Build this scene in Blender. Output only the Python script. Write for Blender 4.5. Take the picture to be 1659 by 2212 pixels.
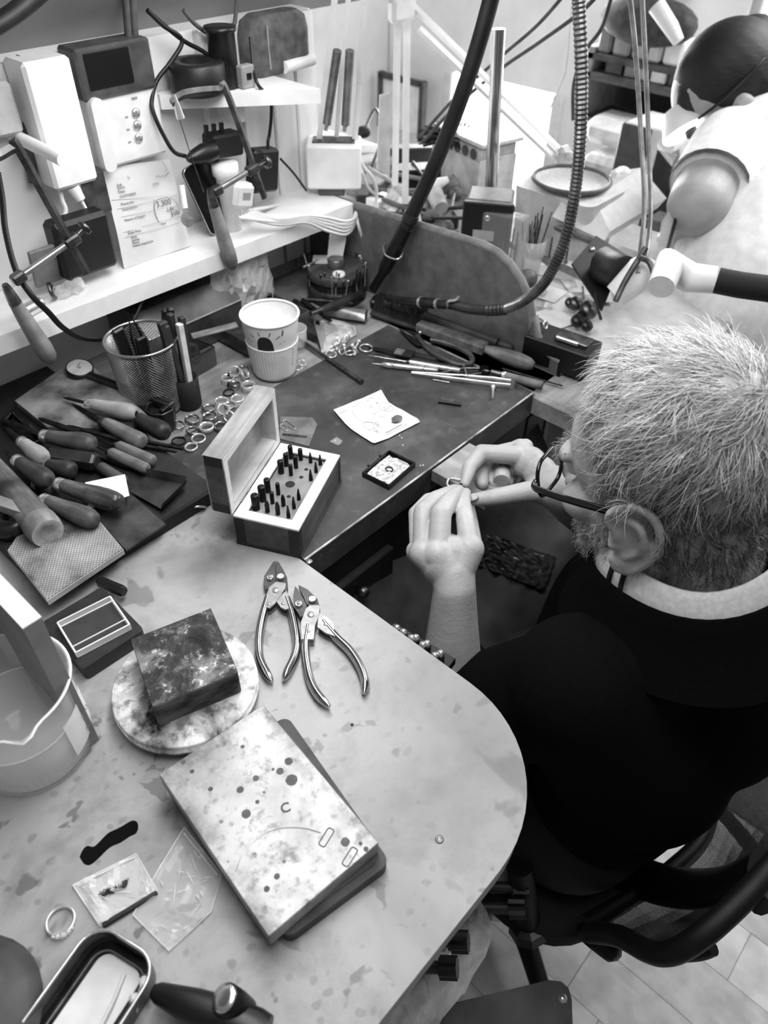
import bpy, bmesh, math, random
import numpy as np
from mathutils import Vector, Matrix, Quaternion
for _o in list(bpy.data.objects): bpy.data.objects.remove(_o)
PI = math.pi
random.seed(7)
SC = bpy.context.scene
COL = SC.collection
# ------------------------------------------------------------------ camera
# room frame: X along the left wall (away), Y towards that wall, Z up; bench top at TZ
TZ = 0.92
FPX = 1610.0
CAMLOC = Vector((-0.2939, -0.9370, 1.514))
_h = Vector((0.749, 0.6626, 0)).normalized()
_pt, _ro = math.radians(43.2), 0.0201
_fw = _h*math.cos(_pt) - Vector((0, 0, 1))*math.sin(_pt)
_r0 = _h.cross(Vector((0, 0, 1)))
_u0 = _r0.cross(_fw)
_rt = _r0*math.cos(_ro) + _u0*math.sin(_ro)
_up = -_r0*math.sin(_ro) + _u0*math.cos(_ro)
cam_d = bpy.data.cameras.new('camera')
cam = bpy.data.objects.new('camera', cam_d); COL.objects.link(cam)
cam.matrix_world = Matrix(((_rt.x, _up.x, -_fw.x, CAMLOC.x), (_rt.y, _up.y, -_fw.y, CAMLOC.y),
                           (_rt.z, _up.z, -_fw.z, CAMLOC.z), (0, 0, 0, 1)))
cam_d.sensor_fit = 'HORIZONTAL'; cam_d.sensor_width = 5.6
cam_d.lens = FPX/1659*5.6
cam_d.clip_start = 0.02; cam_d.clip_end = 50
cam_d.dof.use_dof = True; cam_d.dof.focus_distance = 0.76; cam_d.dof.aperture_fstop = 1.3
SC.camera = cam
# ------------------------------------------------------------------ light
SC.view_settings.view_transform = 'Standard'; SC.view_settings.look = 'None'
SC.view_settings.gamma = 1; SC.view_settings.use_curve_mapping = False
SC.view_settings.exposure = 0.70
wd = bpy.data.worlds.new('world'); SC.world = wd; wd.use_nodes = True
wd.node_tree.nodes['Background'].inputs[0].default_value = (1, 1, 1, 1)
wd.node_tree.nodes['Background'].inputs[1].default_value = 0.10
def area(name, loc, to, sx, sy, power):
    l = bpy.data.lights.new(name, 'AREA'); l.shape = 'RECTANGLE'; l.size = sx; l.size_y = sy; l.energy = power
    o = bpy.data.objects.new(name, l); COL.objects.link(o); o.location = loc
    o.rotation_euler = (Vector(to)-Vector(loc)).to_track_quat('-Z', 'Y').to_euler(); return o
area('bench_lamp', (0.22, -0.36, 1.50), (0.15, -0.30, 0.92), 0.60, 0.14, 2.4)
area('overhead_fill', (0.15, -0.62, 2.30), (0.10, -0.60, 0.92), 1.3, 0.7, 13)  # added overhead light, out of view, placed to reflect in the steel block
area('window_light', (1.70, 0.36, 1.15), (0.2, -0.4, 0.9), 0.65, 0.9, 16)
area('back_window_light', (1.70, -0.75, 1.9), (0.9, -0.5, 0.9), 0.9, 0.7, 15)
# ------------------------------------------------------------------ photo ray helpers (used to read positions off real planes)
def ray(x, y): return _fw + _rt*((x-829.5)/FPX) - _up*((y-1106)/FPX)
def P(x, y, z=TZ):
    r = ray(x, y); return CAMLOC + r*((z-CAMLOC.z)/r.z)
def PX(x, y, X):
    r = ray(x, y); return CAMLOC + r*((X-CAMLOC.x)/r.x)
def PY(x, y, Y):
    r = ray(x, y); return CAMLOC + r*((Y-CAMLOC.y)/r.y)
def PD(x, y, d): return CAMLOC + ray(x, y)*d
# ------------------------------------------------------------------ mesh builder
class MB:
    def __init__(s): s.v = []; s.f = []; s.s = []
    def add(s, vs, fs, smooth=False, M=None):
        n = len(s.v)
        for p in vs:
            p = Vector(p); s.v.append(tuple(M @ p) if M else tuple(p))
        for f in fs: s.f.append(tuple(i+n for i in f)); s.s.append(smooth)
        return s
    def box(s, c, d, b=0.0, M=None):
        hx, hy, hz = d[0]/2, d[1]/2, d[2]/2; c = Vector(c)
        if b <= 0:
            vs = [c+Vector((x*hx, y*hy, z*hz)) for x in (-1, 1) for y in (-1, 1) for z in (-1, 1)]
            return s.add(vs, [(0,1,3,2),(4,6,7,5),(0,4,5,1),(2,3,7,6),(0,2,6,4),(1,5,7,3)], False, M)
        b = min(b, hx*.9, hy*.9, hz*.9)
        vs = []; idx = {}
        for x in (-1, 1):
            for y in (-1, 1):
                for z in (-1, 1):
                    for a in range(3):
                        p = [x*hx, y*hy, z*hz]
                        sg = (x, y, z)
                        for k in range(3):
                            if k != a: p[k] -= sg[k]*b
                        idx[(x, y, z, a)] = len(vs); vs.append(c+Vector(p))
        fs = []
        I = lambda x, y, z, a: idx[(x, y, z, a)]
        for q in (-1, 1):
            fs.append([I(q,-1,-1,0), I(q,1,-1,0), I(q,1,1,0), I(q,-1,1,0)][::q])
            fs.append([I(-1,q,-1,1), I(1,q,-1,1), I(1,q,1,1), I(-1,q,1,1)][::-q])
            fs.append([I(-1,-1,q,2), I(1,-1,q,2), I(1,1,q,2), I(-1,1,q,2)][::q])
        for p in (-1, 1):
            for q in (-1, 1):
                fs.append([I(-1,p,q,1), I(1,p,q,1), I(1,p,q,2), I(-1,p,q,2)][::p*q])
                fs.append([I(p,-1,q,0), I(p,-1,q,2), I(p,1,q,2), I(p,1,q,0)][::p*q])
                fs.append([I(p,q,-1,0), I(p,q,1,0), I(p,q,1,1), I(p,q,-1,1)][::p*q])
        for x in (-1, 1):
            for y in (-1, 1):
                for z in (-1, 1): fs.append([I(x,y,z,0), I(x,y,z,1), I(x,y,z,2)][::x*y*z])
        return s.add(vs, fs, False, M)
    def loft(s, rings, cap=(True, True), smooth=True, M=None, closed=True):
        n = len(rings[0]); vs = [p for r in rings for p in r]; fs = []
        for i in range(len(rings)-1):
            for j in range(n if closed else n-1):
                k = (j+1) % n
                fs.append((i*n+j, i*n+k, (i+1)*n+k, (i+1)*n+j))
        s.add(vs, fs, smooth, M)
        if cap[0]: s.add(rings[0], [tuple(range(n))[::-1]], False, M)
        if cap[1]: s.add(rings[-1], [tuple(range(n))], False, M)
        return s
    def lathe(s, prof, seg=24, M=None, smooth=True, cap=(True, True)):
        """profile of (r, z); sharp where a point is doubled"""
        rings = [[(r*math.cos(2*PI*j/seg), r*math.sin(2*PI*j/seg), z) for j in range(seg)] for r, z in prof]
        return s.loft(rings, (cap[0] and prof[0][0] > 1e-6, cap[1] and prof[-1][0] > 1e-6), smooth, M)
    def cyl(s, p0, p1, r0, r1=None, seg=16, M=None, smooth=True):
        return s.tube([p0, p1], [r0, r0 if r1 is None else r1], seg, M=M, smooth=smooth)
    def tube(s, pts, r, seg=8, cap=True, M=None, smooth=True, flat=1.0, upv=None):
        pts = [Vector(p) for p in pts]; n = len(pts)
        rs = r if isinstance(r, (list, tuple)) else [r]*n
        T = []
        for i in range(n):
            t = (pts[min(i+1, n-1)]-pts[max(i-1, 0)])
            T.append(t.normalized() if t.length > 1e-9 else Vector((0, 0, 1)))
        u = Vector(upv) if upv else (Vector((0, 0, 1)) if abs(T[0].z) < .9 else Vector((1, 0, 0)))
        rings = []
        for i in range(n):
            u = (u - T[i]*u.dot(T[i])).normalized(); w = T[i].cross(u)
            rings.append([pts[i] + (w*math.cos(2*PI*j/seg) + u*math.sin(2*PI*j/seg)*flat)*rs[i] for j in range(seg)])
        return s.loft(rings, (cap, cap), smooth, M)
    def prism(s, poly, z0, z1, M=None, smooth=False, b=0.0):
        a = 0
        for i in range(len(poly)):
            x0, y0 = poly[i][:2]; x1, y1 = poly[(i+1) % len(poly)][:2]; a += x0*y1-x1*y0
        if a < 0: poly = poly[::-1]
        lo = [(p[0], p[1], z0) for p in poly]; hi = [(p[0], p[1], z1) for p in poly]
        return s.loft([lo, hi], (True, True), smooth, M)
    def sphere(s, c, r, seg=16, rings=10, M=None):
        r = r if isinstance(r, (tuple, list)) else (r, r, r); c = Vector(c)
        vs = [c+Vector((0, 0, -r[2]))]; fs = []
        for i in range(1, rings):
            a = -PI/2+PI*i/rings
            for j in range(seg):
                t = 2*PI*j/seg
                vs.append(c+Vector((r[0]*math.cos(a)*math.cos(t), r[1]*math.cos(a)*math.sin(t), r[2]*math.sin(a))))
        vs.append(c+Vector((0, 0, r[2])))
        for j in range(seg):
            k = (j+1) % seg
            fs.append((0, 1+k, 1+j)); fs.append((len(vs)-1, len(vs)-1-seg+j, len(vs)-1-seg+k))
            for i in range(rings-2): fs.append((1+i*seg+j, 1+i*seg+k, 1+(i+1)*seg+k, 1+(i+1)*seg+j))
        return s.add(vs, fs, True, M)
    def torus(s, R, r, seg=24, ts=8, M=None, flat=1.0):
        rings = []
        for i in range(seg):
            a = 2*PI*i/seg
            rings.append([((R+r*math.cos(2*PI*j/ts))*math.cos(a), (R+r*math.cos(2*PI*j/ts))*math.sin(a), r*flat*math.sin(2*PI*j/ts)) for j in range(ts)])
        rings.append(rings[0]); return s.loft(rings, (False, False), True, M)
    def mesh(s, name):
        me = bpy.data.meshes.new(name); me.from_pydata(s.v, [], s.f)
        me.polygons.foreach_set('use_smooth', s.s); me.update(); return me
def obj(name, mb, mat, parent=None, M=None):
    me = mb if isinstance(mb, bpy.types.Mesh) else mb.mesh(name)
    if mat and not me.materials: me.materials.append(mat)
    o = bpy.data.objects.new(name, me); COL.objects.link(o)
    if parent: o.parent = parent
    if M is not None: o.matrix_local = M
    return o
def tag(o, label, cat, group=None, kind=None):
    o['label'] = label
    if cat: o['category'] = cat
    if group: o['group'] = group
    if kind: o['kind'] = kind
    return o
def thing(name, label, cat, M=None, group=None):
    o = bpy.data.objects.new(name, None); COL.objects.link(o); o.empty_display_size = .02
    if M is not None: o.matrix_local = M if isinstance(M, Matrix) else Matrix.Translation(Vector(M))
    return tag(o, label, cat, group)
def single(name, mb, mat, label, cat, M=None, group=None):
    return tag(obj(name, mb, mat, None, M if (M is None or isinstance(M, Matrix)) else Matrix.Translation(Vector(M))), label, cat, group)
def struct(name, mb, mat, M=None):
    o = obj(name, mb, mat, None, M); o['kind'] = 'structure'; return o
def dup(root, M, label=None):
    r = root.copy(); COL.objects.link(r); r.matrix_local = M
    if label: r['label'] = label
    for ch in list(root.children):
        c = ch.copy(); COL.objects.link(c); c.parent = r; c.matrix_parent_inverse = Matrix()
        for g in list(ch.children):
            d = g.copy(); COL.objects.link(d); d.parent = c
    return r
def T(x, y=None, z=None):
    return Matrix.Translation(Vector(x) if y is None else Vector((x, y, z)))
def frame(o, xd, up=(0, 0, 1)):
    x = Vector(xd).normalized(); u = Vector(up); z = (u-x*u.dot(x))
    z = z.normalized() if z.length > 1e-6 else Vector((0, 1, 0)); y = z.cross(x); o = Vector(o)
    return Matrix(((x.x, y.x, z.x, o.x), (x.y, y.y, z.y, o.y), (x.z, y.z, z.z, o.z), (0, 0, 0, 1)))
def zframe(o, zd, xd=(1, 0, 0)):
    z = Vector(zd).normalized(); x = Vector(xd); x = x-z*x.dot(z)
    x = x.normalized() if x.length > 1e-6 else Vector((0, 1, 0)); x = (x-z*x.dot(z)).normalized(); y = z.cross(x); o = Vector(o)
    return Matrix(((x.x, y.x, z.x, o.x), (x.y, y.y, z.y, o.y), (x.z, y.z, z.z, o.z), (0, 0, 0, 1)))
def lay(x0, y0, x1, y1, z=TZ, z1=None):
    a, b = P(x0, y0, z), P(x1, y1, z if z1 is None else z1)
    return frame(a, b-a), (b-a).length
def RZ(a): return Matrix.Rotation(a, 4, 'Z')
def RX(a): return Matrix.Rotation(a, 4, 'X')
def RY(a): return Matrix.Rotation(a, 4, 'Y')
def crom(pts, n=6):
    """smooth path through points"""
    p = [Vector(q) for q in pts]; p = [p[0]*2-p[1]] + p + [p[-1]*2-p[-2]]; out = []
    for i in range(1, len(p)-2):
        for k in range(n):
            t = k/n
            out.append(.5*((2*p[i]) + (p[i+1]-p[i-1])*t + (2*p[i-1]-5*p[i]+4*p[i+1]-p[i+2])*t*t + (3*p[i]-p[i-1]-3*p[i+1]+p[i+2])*t**3))
    return out+[p[-2]]
def rrect(w, h, r, n=5, cx=0, cy=0):
    o = []
    for (sx, sy, a0) in ((1, 1, 0), (-1, 1, 90), (-1, -1, 180), (1, -1, 270)):
        for k in range(n+1):
            a = math.radians(a0+90*k/n); o.append((cx+sx*(w/2-r)+r*math.cos(a), cy+sy*(h/2-r)+r*math.sin(a)))
    return o
# ------------------------------------------------------------------ materials (grey, procedural)
def lin(s): return s/12.92 if s <= .04045 else ((s+.055)/1.055)**2.4
def g4(s):
    l = lin(s*(.55+s) if s < .45 else s); return (l, l, l, 1)
class NT:
    def __init__(s, name):
        s.m = bpy.data.materials.new(name); s.m.use_nodes = True; s.t = s.m.node_tree; s.b = s.t.nodes['Principled BSDF']
        s.tc = s.t.nodes.new('ShaderNodeTexCoord')
    def n(s, ty, **k):
        nd = s.t.nodes.new(ty)
        for a, v in k.items(): setattr(nd, a, v)
        return nd
    def l(s, a, b): s.t.links.new(a, b)
    def coord(s, scale=(1, 1, 1), rot=(0, 0, 0), loc=(0, 0, 0), src='Object'):
        mp = s.n('ShaderNodeMapping'); mp.inputs['Scale'].default_value = scale; mp.inputs['Rotation'].default_value = rot; mp.inputs['Location'].default_value = loc
        s.l(s.tc.outputs[src], mp.inputs[0]); return mp.outputs[0]
    def noise(s, co, sc, det=4, rough=.55, dist=0.0):
        nd = s.n('ShaderNodeTexNoise'); nd.inputs['Scale'].default_value = sc; nd.inputs['Detail'].default_value = det
        nd.inputs['Roughness'].default_value = rough; nd.inputs['Distortion'].default_value = dist
        s.l(co, nd.inputs['Vector']); return nd.outputs['Fac']
    def vor(s, co, sc, feat='F1', rnd=1.0):
        nd = s.n('ShaderNodeTexVoronoi', feature=feat); nd.inputs['Scale'].default_value = sc; nd.inputs['Randomness'].default_value = rnd
        s.l(co, nd.inputs['Vector']); return nd.outputs['Distance']
    def ramp(s, fac, stops, interp='LINEAR'):
        r = s.n('ShaderNodeValToRGB'); r.color_ramp.interpolation = interp
        e = r.color_ramp.elements
        while len(e) < len(stops): e.new(.5)
        for q, (p, c) in zip(e, stops): q.position = p; q.color = g4(c)
        s.l(fac, r.inputs[0]); return r.outputs[0]
    def mask(s, fac, a, b):
        r = s.n('ShaderNodeMapRange'); r.clamp = True; r.inputs[1].default_value = a; r.inputs[2].default_value = b
        s.l(fac, r.inputs[0]); return r.outputs[0]
    def mix(s, fac, a, b, mode='MIX'):
        m = s.n('ShaderNodeMix', data_type='RGBA', blend_type=mode)
        if isinstance(fac, (int, float)): m.inputs[0].default_value = fac
        else: s.l(fac, m.inputs[0])
        for q, i in ((a, 6), (b, 7)):
            if isinstance(q, float): m.inputs[i].default_value = g4(q)
            else: s.l(q, m.inputs[i])
        return m.outputs[2]
    def math(s, op, a, b=0.0):
        m = s.n('ShaderNodeMath', operation=op)
        for q, i in ((a, 0), (b, 1)):
            if isinstance(q, (int, float)): m.inputs[i].default_value = q
            else: s.l(q, m.inputs[i])
        return m.outputs[0]
    def bump(s, h, st, d=.002):
        b = s.n('ShaderNodeBump'); b.inputs['Strength'].default_value = st; b.inputs['Distance'].default_value = d
        s.l(h, b.inputs['Height']); s.l(b.outputs[0], s.b.inputs['Normal'])
    def fin(s, col=None, rough=.5, metal=0.0, spec=.5, **k):
        if col is not None:
            if isinstance(col, float): s.b.inputs['Base Color'].default_value = g4(col)
            else: s.l(col, s.b.inputs['Base Color'])
        if isinstance(rough, (int, float)): s.b.inputs['Roughness'].default_value = rough
        else: s.l(rough, s.b.inputs['Roughness'])
        s.b.inputs['Metallic'].default_value = metal; s.b.inputs['Specular IOR Level'].default_value = spec
        for a, v in k.items(): s.b.inputs[a.replace('_', ' ')].default_value = v
        return s.m
_mc = {}
def gm(name, a, b=None, rough=.5, metal=0.0, scale=40, bump=0.0, stretch=(1, 1, 1), det=4, spec=.5, lo=.35, hi=.65, **k):
    """plain noisy grey: a..b in display grey"""
    if name in _mc: return _mc[name]
    s = NT(name); b = a if b is None else b
    co = s.coord(stretch); f = s.noise(co, scale, det)
    m = s.fin(s.ramp(f, [(lo, a), (hi, b)]), rough, metal, spec, **k)
    if bump: s.bump(f, bump, .001)
    _mc[name] = m; return m
def wood(name, a, b, scale=14, axis=0, rough=.5, bump=.15, spec=.35):
    if name in _mc: return _mc[name]
    s = NT(name); st = [9, 9, 9]; st[axis] = .8
    co = s.coord(tuple(st)); f = s.noise(co, scale, 5, .6, .4)
    co2 = s.coord((1, 1, 1)); f2 = s.noise(co2, 18, 3)
    c = s.mix(s.mask(f2, .4, .75), s.ramp(f, [(.3, a), (.7, b)]), max(a-.12, .02))
    m = s.fin(c, rough, 0, spec); s.bump(f, bump, .0006); _mc[name] = m; return m
def glass(name, tint=.95, rough=.02, alpha=.25, ior=1.45):
    if name in _mc: return _mc[name]
    s = NT(name); f = s.noise(s.coord(), 60, 3)
    m = s.fin(tint, rough, 0, .6, Alpha=alpha); s.bump(f, .25, .002); _mc[name] = m; return m
BLACK = gm('black_plastic', .07, .10, .4)
RUBBER = gm('black_matte', .05, .08, .75)
STEEL = gm('bright_steel', .76, .88, .22, .8, 60)
DSTEEL = gm('dark_steel', .32, .48, .38, 1.0, 60)
BSTEEL = gm('blackened_steel', .15, .28, .45, .8, 70)
WHITEP = gm('white_plastic', .88, .92, .4)
WHITEM = gm('white_enamel', .90, .94, .3)
PAPER = gm('paper', .84, .90, .8, bump=.05)
HANDLE = wood('file_handle_wood', .38, .55)
HANDLED = wood('dark_handle_wood', .16, .30)
HANDLEL = wood('pale_handle_wood', .55, .68)
SILVER = gm('silver', .82, .94, .18, .6, 90)
CABLE_B = gm('black_cable', .05, .08, .5)
CABLE_W = gm('white_cable', .82, .88, .45)
# ================================================================== SETTING
def m_lam():
    s = NT('stained_laminate'); co = s.coord()
    big = s.noise(co, 5, 4, .6); mid = s.noise(co, 17, 5, .6); fine = s.noise(co, 120, 3)
    base = s.ramp(big, [(.3, .57), (.7, .68)])
    # blotches where flux and heat have marked the laminate, densest at the near left end
    sx = s.n('ShaderNodeSeparateXYZ'); s.l(s.tc.outputs['Object'], sx.inputs[0])
    near = s.mask(sx.outputs[0], .10, -.28)
    cv = s.coord((1, 1.25, 1), (0, 0, .5)); wob = s.n('ShaderNodeVectorMath', operation='ADD')
    nz = s.n('ShaderNodeTexNoise'); nz.inputs['Scale'].default_value = 40; s.l(co, nz.inputs['Vector'])
    sc = s.n('ShaderNodeVectorMath', operation='SCALE'); sc.inputs['Scale'].default_value = .018; s.l(nz.outputs['Color'], sc.inputs[0])
    s.l(cv, wob.inputs[0]); s.l(sc.outputs[0], wob.inputs[1])
    v1 = s.vor(wob.outputs[0], 26); v2 = s.vor(wob.outputs[0], 61)
    spots = s.math('MULTIPLY', s.mask(v1, .36, .16), s.mask(mid, .46, .64))
    spots2 = s.math('MULTIPLY', s.mask(v2, .26, .18), s.mask(mid, .60, .45))
    dirt = s.mask(s.noise(co, 11, 6, .68, .3), .46, .66)
    b1 = s.noise(co, 13, 3, .5, .6); b2 = s.noise(s.coord((1, 1, 1), (0, 0, 1), (3, 1, 0)), 29, 3, .5, .4); b3 = s.noise(s.coord((1, 1, 1), (0, 0, 2), (7, 5, 0)), 7, 4, .6, .5)
    c = s.mix(s.math('MULTIPLY', s.mask(b3, .50, .68), s.math('ADD', s.math('MULTIPLY', near, .55), .08)), base, .42)
    c = s.mix(s.math('MULTIPLY', s.mask(b1, .615, .645), s.math('ADD', s.math('MULTIPLY', near, .42), .26)), c, .34)
    c = s.mix(s.math('MULTIPLY', s.mask(b2, .640, .665), s.math('ADD', s.math('MULTIPLY', near, .42), .24)), c, .32)
    c = s.mix(s.math('MULTIPLY', spots, s.math('ADD', s.math('MULTIPLY', near, .25), .10)), c, .38)
    c = s.mix(s.math('MULTIPLY', spots2, s.math('ADD', s.math('MULTIPLY', near, .35), .06)), c, .34)
    c = s.mix(s.math('MULTIPLY', dirt, s.math('ADD', s.math('MULTIPLY', near, .55), .14)), c, .40)
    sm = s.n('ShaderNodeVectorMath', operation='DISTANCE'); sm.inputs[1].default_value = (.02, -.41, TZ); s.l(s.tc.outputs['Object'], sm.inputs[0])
    soot_shadow = s.math('MULTIPLY', s.mask(sm.outputs['Value'], .085, .01), s.mask(mid, .30, .62)); c = s.mix(s.math('MULTIPLY', soot_shadow, .75), c, .26)  # smudge beside the punch box: dirt together with the box's painted shadow
    c = s.mix(s.math('MULTIPLY', s.mask(fine, .55, .8), .12), c, .4)
    m = s.fin(c, .42, 0, .4); s.bump(fine, .08, .0006); return m
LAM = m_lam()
LAMEDGE = gm('laminate_edge', .50, .58, .6)
WALLP = gm('painted_wall', .86, .93, .7, scale=6, bump=.05)
BOARDP = gm('painted_boards', .82, .91, .65, scale=9, stretch=(3, 3, .5), bump=.1)
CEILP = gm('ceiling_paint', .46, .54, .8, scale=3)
# floor: pale laminate planks, one object each
PL = [wood('floor_plank_pale', .82, .88, 5, 1, .4, .05), wood('floor_plank_mid', .78, .85, 5, 1, .4, .05), wood('floor_plank_light', .86, .92, 5, 1, .4, .05)]
fl = struct('floor', MB().box((0.9, -.9, -.03), (4.6, 4.6, .03)), gm('subfloor', .55, .6, .9))
_pm = []
for k in range(3): _pm.append(MB().box((0, 0, 0), (.1040, .6168, .014), .0007).mesh('plank'))
_rp = random.Random(3)
for j in range(0, 20):
    off = _rp.random()*.62
    for i in range(-1, 3):
        k = _rp.randrange(3)
        me = _pm[k]
        o = obj('plank', me, PL[k], fl, T(-.25+j*.1045, -1.55+off+i*.6175, -.008+.0004*_rp.random()))
# walls
_wl = MB().box((-.15, .055, .65), (1.52, .05, 1.30))
wall_left = struct('wall_left', _wl, WALLP)
# painted matchboards at the right end of the left wall, with open cracks between them
xs = [.392, .455, .515, .562, .606]
for a, b in zip(xs, xs[1:]):
    obj('board', MB().box(((a+b)/2, .024, 1.12), (b-a-.0035, .014, .36), .002), BOARDP, wall_left)
xs = [.34, .41, .475, .54, .606]
for a, b in zip(xs, xs[1:]):
    obj('board', MB().box(((a+b)/2, .024, .98), (b-a-.004, .013, .12), .002), gm('worn_boards', .42, .62, .7, scale=14, stretch=(2, 2, .4)), wall_left)
struct('wall_return', MB().box((.585, .56, .65), (.05, .96, 1.34)), WALLP)
struct('wall_far', MB().box((1.28, 1.03, .75), (1.40, .05, 1.5)), WALLP)
XB = 1.90
_y1, _y0 = PX(975, 300, XB).y, PX(1206, 300, XB).y
_wz = PX(1090, 172, XB).z
wb = struct('wall_back', MB().box((XB, (_y0+_y1)/2, .27), (.05, _y1-_y0, .66)).box((XB, (_y1+1.0)/2, .75), (.05, 1.0-_y1, 1.5)).box((XB, (_y0-.18)/2, .75), (.05, _y0+.18, 1.5))
            .box((XB, -1.9, .75), (.05, 2.24, 1.5)).box((XB, (_y0+_y1)/2, (_wz+1.5)/2), (.05, _y1-_y0, 1.5-_wz)).box((XB, -.48, .47), (.05, .60, .94)), WALLP)
# sloping ceiling over the bench (attic eaves)
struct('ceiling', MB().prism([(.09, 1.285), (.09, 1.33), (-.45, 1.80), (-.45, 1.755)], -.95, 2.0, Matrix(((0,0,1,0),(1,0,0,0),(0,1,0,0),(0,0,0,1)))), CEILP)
# daylight panes
def m_sky():
    s = NT('bright_daylight'); s.b.inputs['Emission Color'].default_value = (1, 1, 1, 1); s.b.inputs['Emission Strength'].default_value = 2.2
    return s.fin(1.0, .5)
DAY = m_sky()
w1 = struct('window_1', MB().box((XB+.02, (_y0+_y1)/2, (_wz+.6)/2), (.01, _y1-_y0, _wz-.6)), DAY)
FRP = gm('frame_paint', .80, .86, .5)
for y in (_y0, _y1): obj('window_post', MB().box((XB-.03, y, (_wz+.6)/2), (.03, .035, _wz-.6), .004), FRP, w1)
obj('window_sill', MB().box((XB-.04, (_y0+_y1)/2, .60), (.06, _y1-_y0, .03), .004), FRP, w1)
w2 = struct('window_2', MB().box((1.93, -.46, 1.17), (.01, .56, .42)), DAY)
obj('window_sill', MB().box((1.87, -.46, .95), (.06, .62, .05), .004), gm('dark_frame', .18, .24, .5), w2)
obj('window_post', MB().box((1.87, -.18, 1.17), (.05, .03, .42), .004), gm('pale_post', .66, .74, .5), w2)
# ================================================================== BENCHES
def arc(cx, cy, r, a0, a1, n=12): return [(cx+r*math.cos(math.radians(a0+(a1-a0)*k/n)), cy+r*math.sin(math.radians(a0+(a1-a0)*k/n))) for k in range(n+1)]
lam_poly = [(-.95, .027), (.062, .027), (.062, -.735)] + arc(-.058, -.735, .12, 0, -90, 14)[1:] + [(-.95, -.845)]
lt = thing('work_table', 'pale grey stained laminate work table with a rounded front corner', 'table', (0, 0, 0))
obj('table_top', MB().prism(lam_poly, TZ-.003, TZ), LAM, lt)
obj('table_core', MB().prism([(x-.0006 if x > 0 else x, y+.0006) for x, y in lam_poly], TZ-.026, TZ-.003), LAMEDGE, lt)
# screw hole in the table
obj('screw', MB().lathe([(.0035, 0), (.0030, .0006), (.0022, .0007), (.0010, -.0004), (0, -.0004)], 16, T(P(949, 1813, TZ+.0003))), DSTEEL, lt)
for x, y in ((-.10, -.10), (-.75, -.10), (-.75, -.75), (-.12, -.62)): obj('leg', MB().cyl((x, y, 0), (x, y, TZ-.026), .022), DSTEEL, lt)
def m_sheet():
    s = NT('scratched_sheet_metal'); co = s.coord(); n1 = s.noise(co, 9, 5, .6); n2 = s.noise(co, 60, 4, .7)
    sc = s.noise(s.coord((40, 2, 1), (0, 0, .7)), 30, 2); d = s.vor(co, 150)
    c = s.ramp(n1, [(.3, .24), (.55, .32), (.75, .42)])
    c = s.mix(s.math('MULTIPLY', s.mask(n2, .58, .75), .35), c, .50)
    c = s.mix(s.math('MULTIPLY', s.mask(sc, .68, .76), .25), c, .62)
    c = s.mix(s.math('MULTIPLY', s.mask(d, .10, .05), s.mask(n2, .5, .6)), c, .10)
    m = s.fin(c, s.mask(n2, -.4, 1.2), .35, .5); s.bump(n2, .10, .0006); return m
SHEET = m_sheet()
BWOOD = wood('bench_wood', .50, .64, 8, 0, .55)
BDARK = wood('bench_dark_wood', .08, .16, 10, 0, .55)
jb = thing('jeweller_bench', 'dark wooden jeweller bench with a worn sheet metal top', 'workbench', (0, 0, 0))
obj('bench_top', MB().box((.317, -.238, TZ-.018), (.508, .53, .030), .001), BWOOD, jb)
obj('metal_sheet', MB().prism([(.0635, -.506), (.504, -.506), (.504, -.232), (.20, -.232), (.0635, -.232)], TZ-.002, TZ+.001)
    .box((.284, -.5065, TZ-.018), (.44, .002, .038)).box((.5045, -.47, TZ-.016), (.002, .07, .034)), SHEET, jb)
obj('worn_edge', MB().tube([(.064, -.5062, TZ), (.20, -.5064, TZ-.0002), (.36, -.5062, TZ), (.504, -.5062, TZ)], .0016, 8), gm('worn_edge', .35, .85, .4, .4, 35), jb)
obj('corner_wing', MB().box((.541, -.40, TZ-.018), (.06, .36, .030), .002).box((.562, -.548, TZ-.02), (.115, .084, .03), .002), BWOOD, jb)
obj('apron', MB().box((.284, -.493, TZ-.085), (.44, .022, .10), .002), BDARK, jb)
for k, (x, w) in enumerate(((.14, .13), (.43, .12))):
    d = obj('drawer', MB().box((x, -.508, TZ-.105), (w, .012, .05), .002), wood('drawer_wood', .12, .22), jb)
    obj('knob', MB().sphere((x, -.522, TZ-.105), .008, 10, 6), DSTEEL, d)
obj('side_cabinet', MB().box((.542, -.40, .44), (.056, .20, .86), .004), BDARK, jb)
c2 = obj('corner_drawer', MB().box((.562, -.585, TZ-.065), (.112, .012, .05), .002), wood('drawer_wood2', .14, .24), jb)
obj('handle', MB().tube(crom([(.54, -.591, TZ-.065), (.545, -.606, TZ-.065), (.575, -.606, TZ-.065), (.58, -.591, TZ-.065)]), .003), BSTEEL, c2)
for x in (.10, .54): obj('leg', MB().box((x, -.02, .445), (.05, .05, .88), .003), BDARK, jb)
obj('screw', MB().lathe([(.0035, 0), (.0035, .0008), (.003, .0012), (0, .0012)], 12, T(P(668, 1213, TZ+.001))), STEEL, jb)
obj('back_board', MB().box((.32, -.005, .45), (.5, .02, .84)), BDARK, jb)
# bench pin
bp = single('bench_pin', MB().prism([(-.038, .03), (.038, .03), (.040, -.052), (.012, -.056), (.004, -.030), (-.003, -.056), (-.036, -.052)], -.016, 0), wood('pin_wood', .52, .66, 10, 1), 'wooden bench pin with a notch, fixed to the bench front edge under the hands', 'bench pin', T(.315, -.540, TZ-.001))
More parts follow.
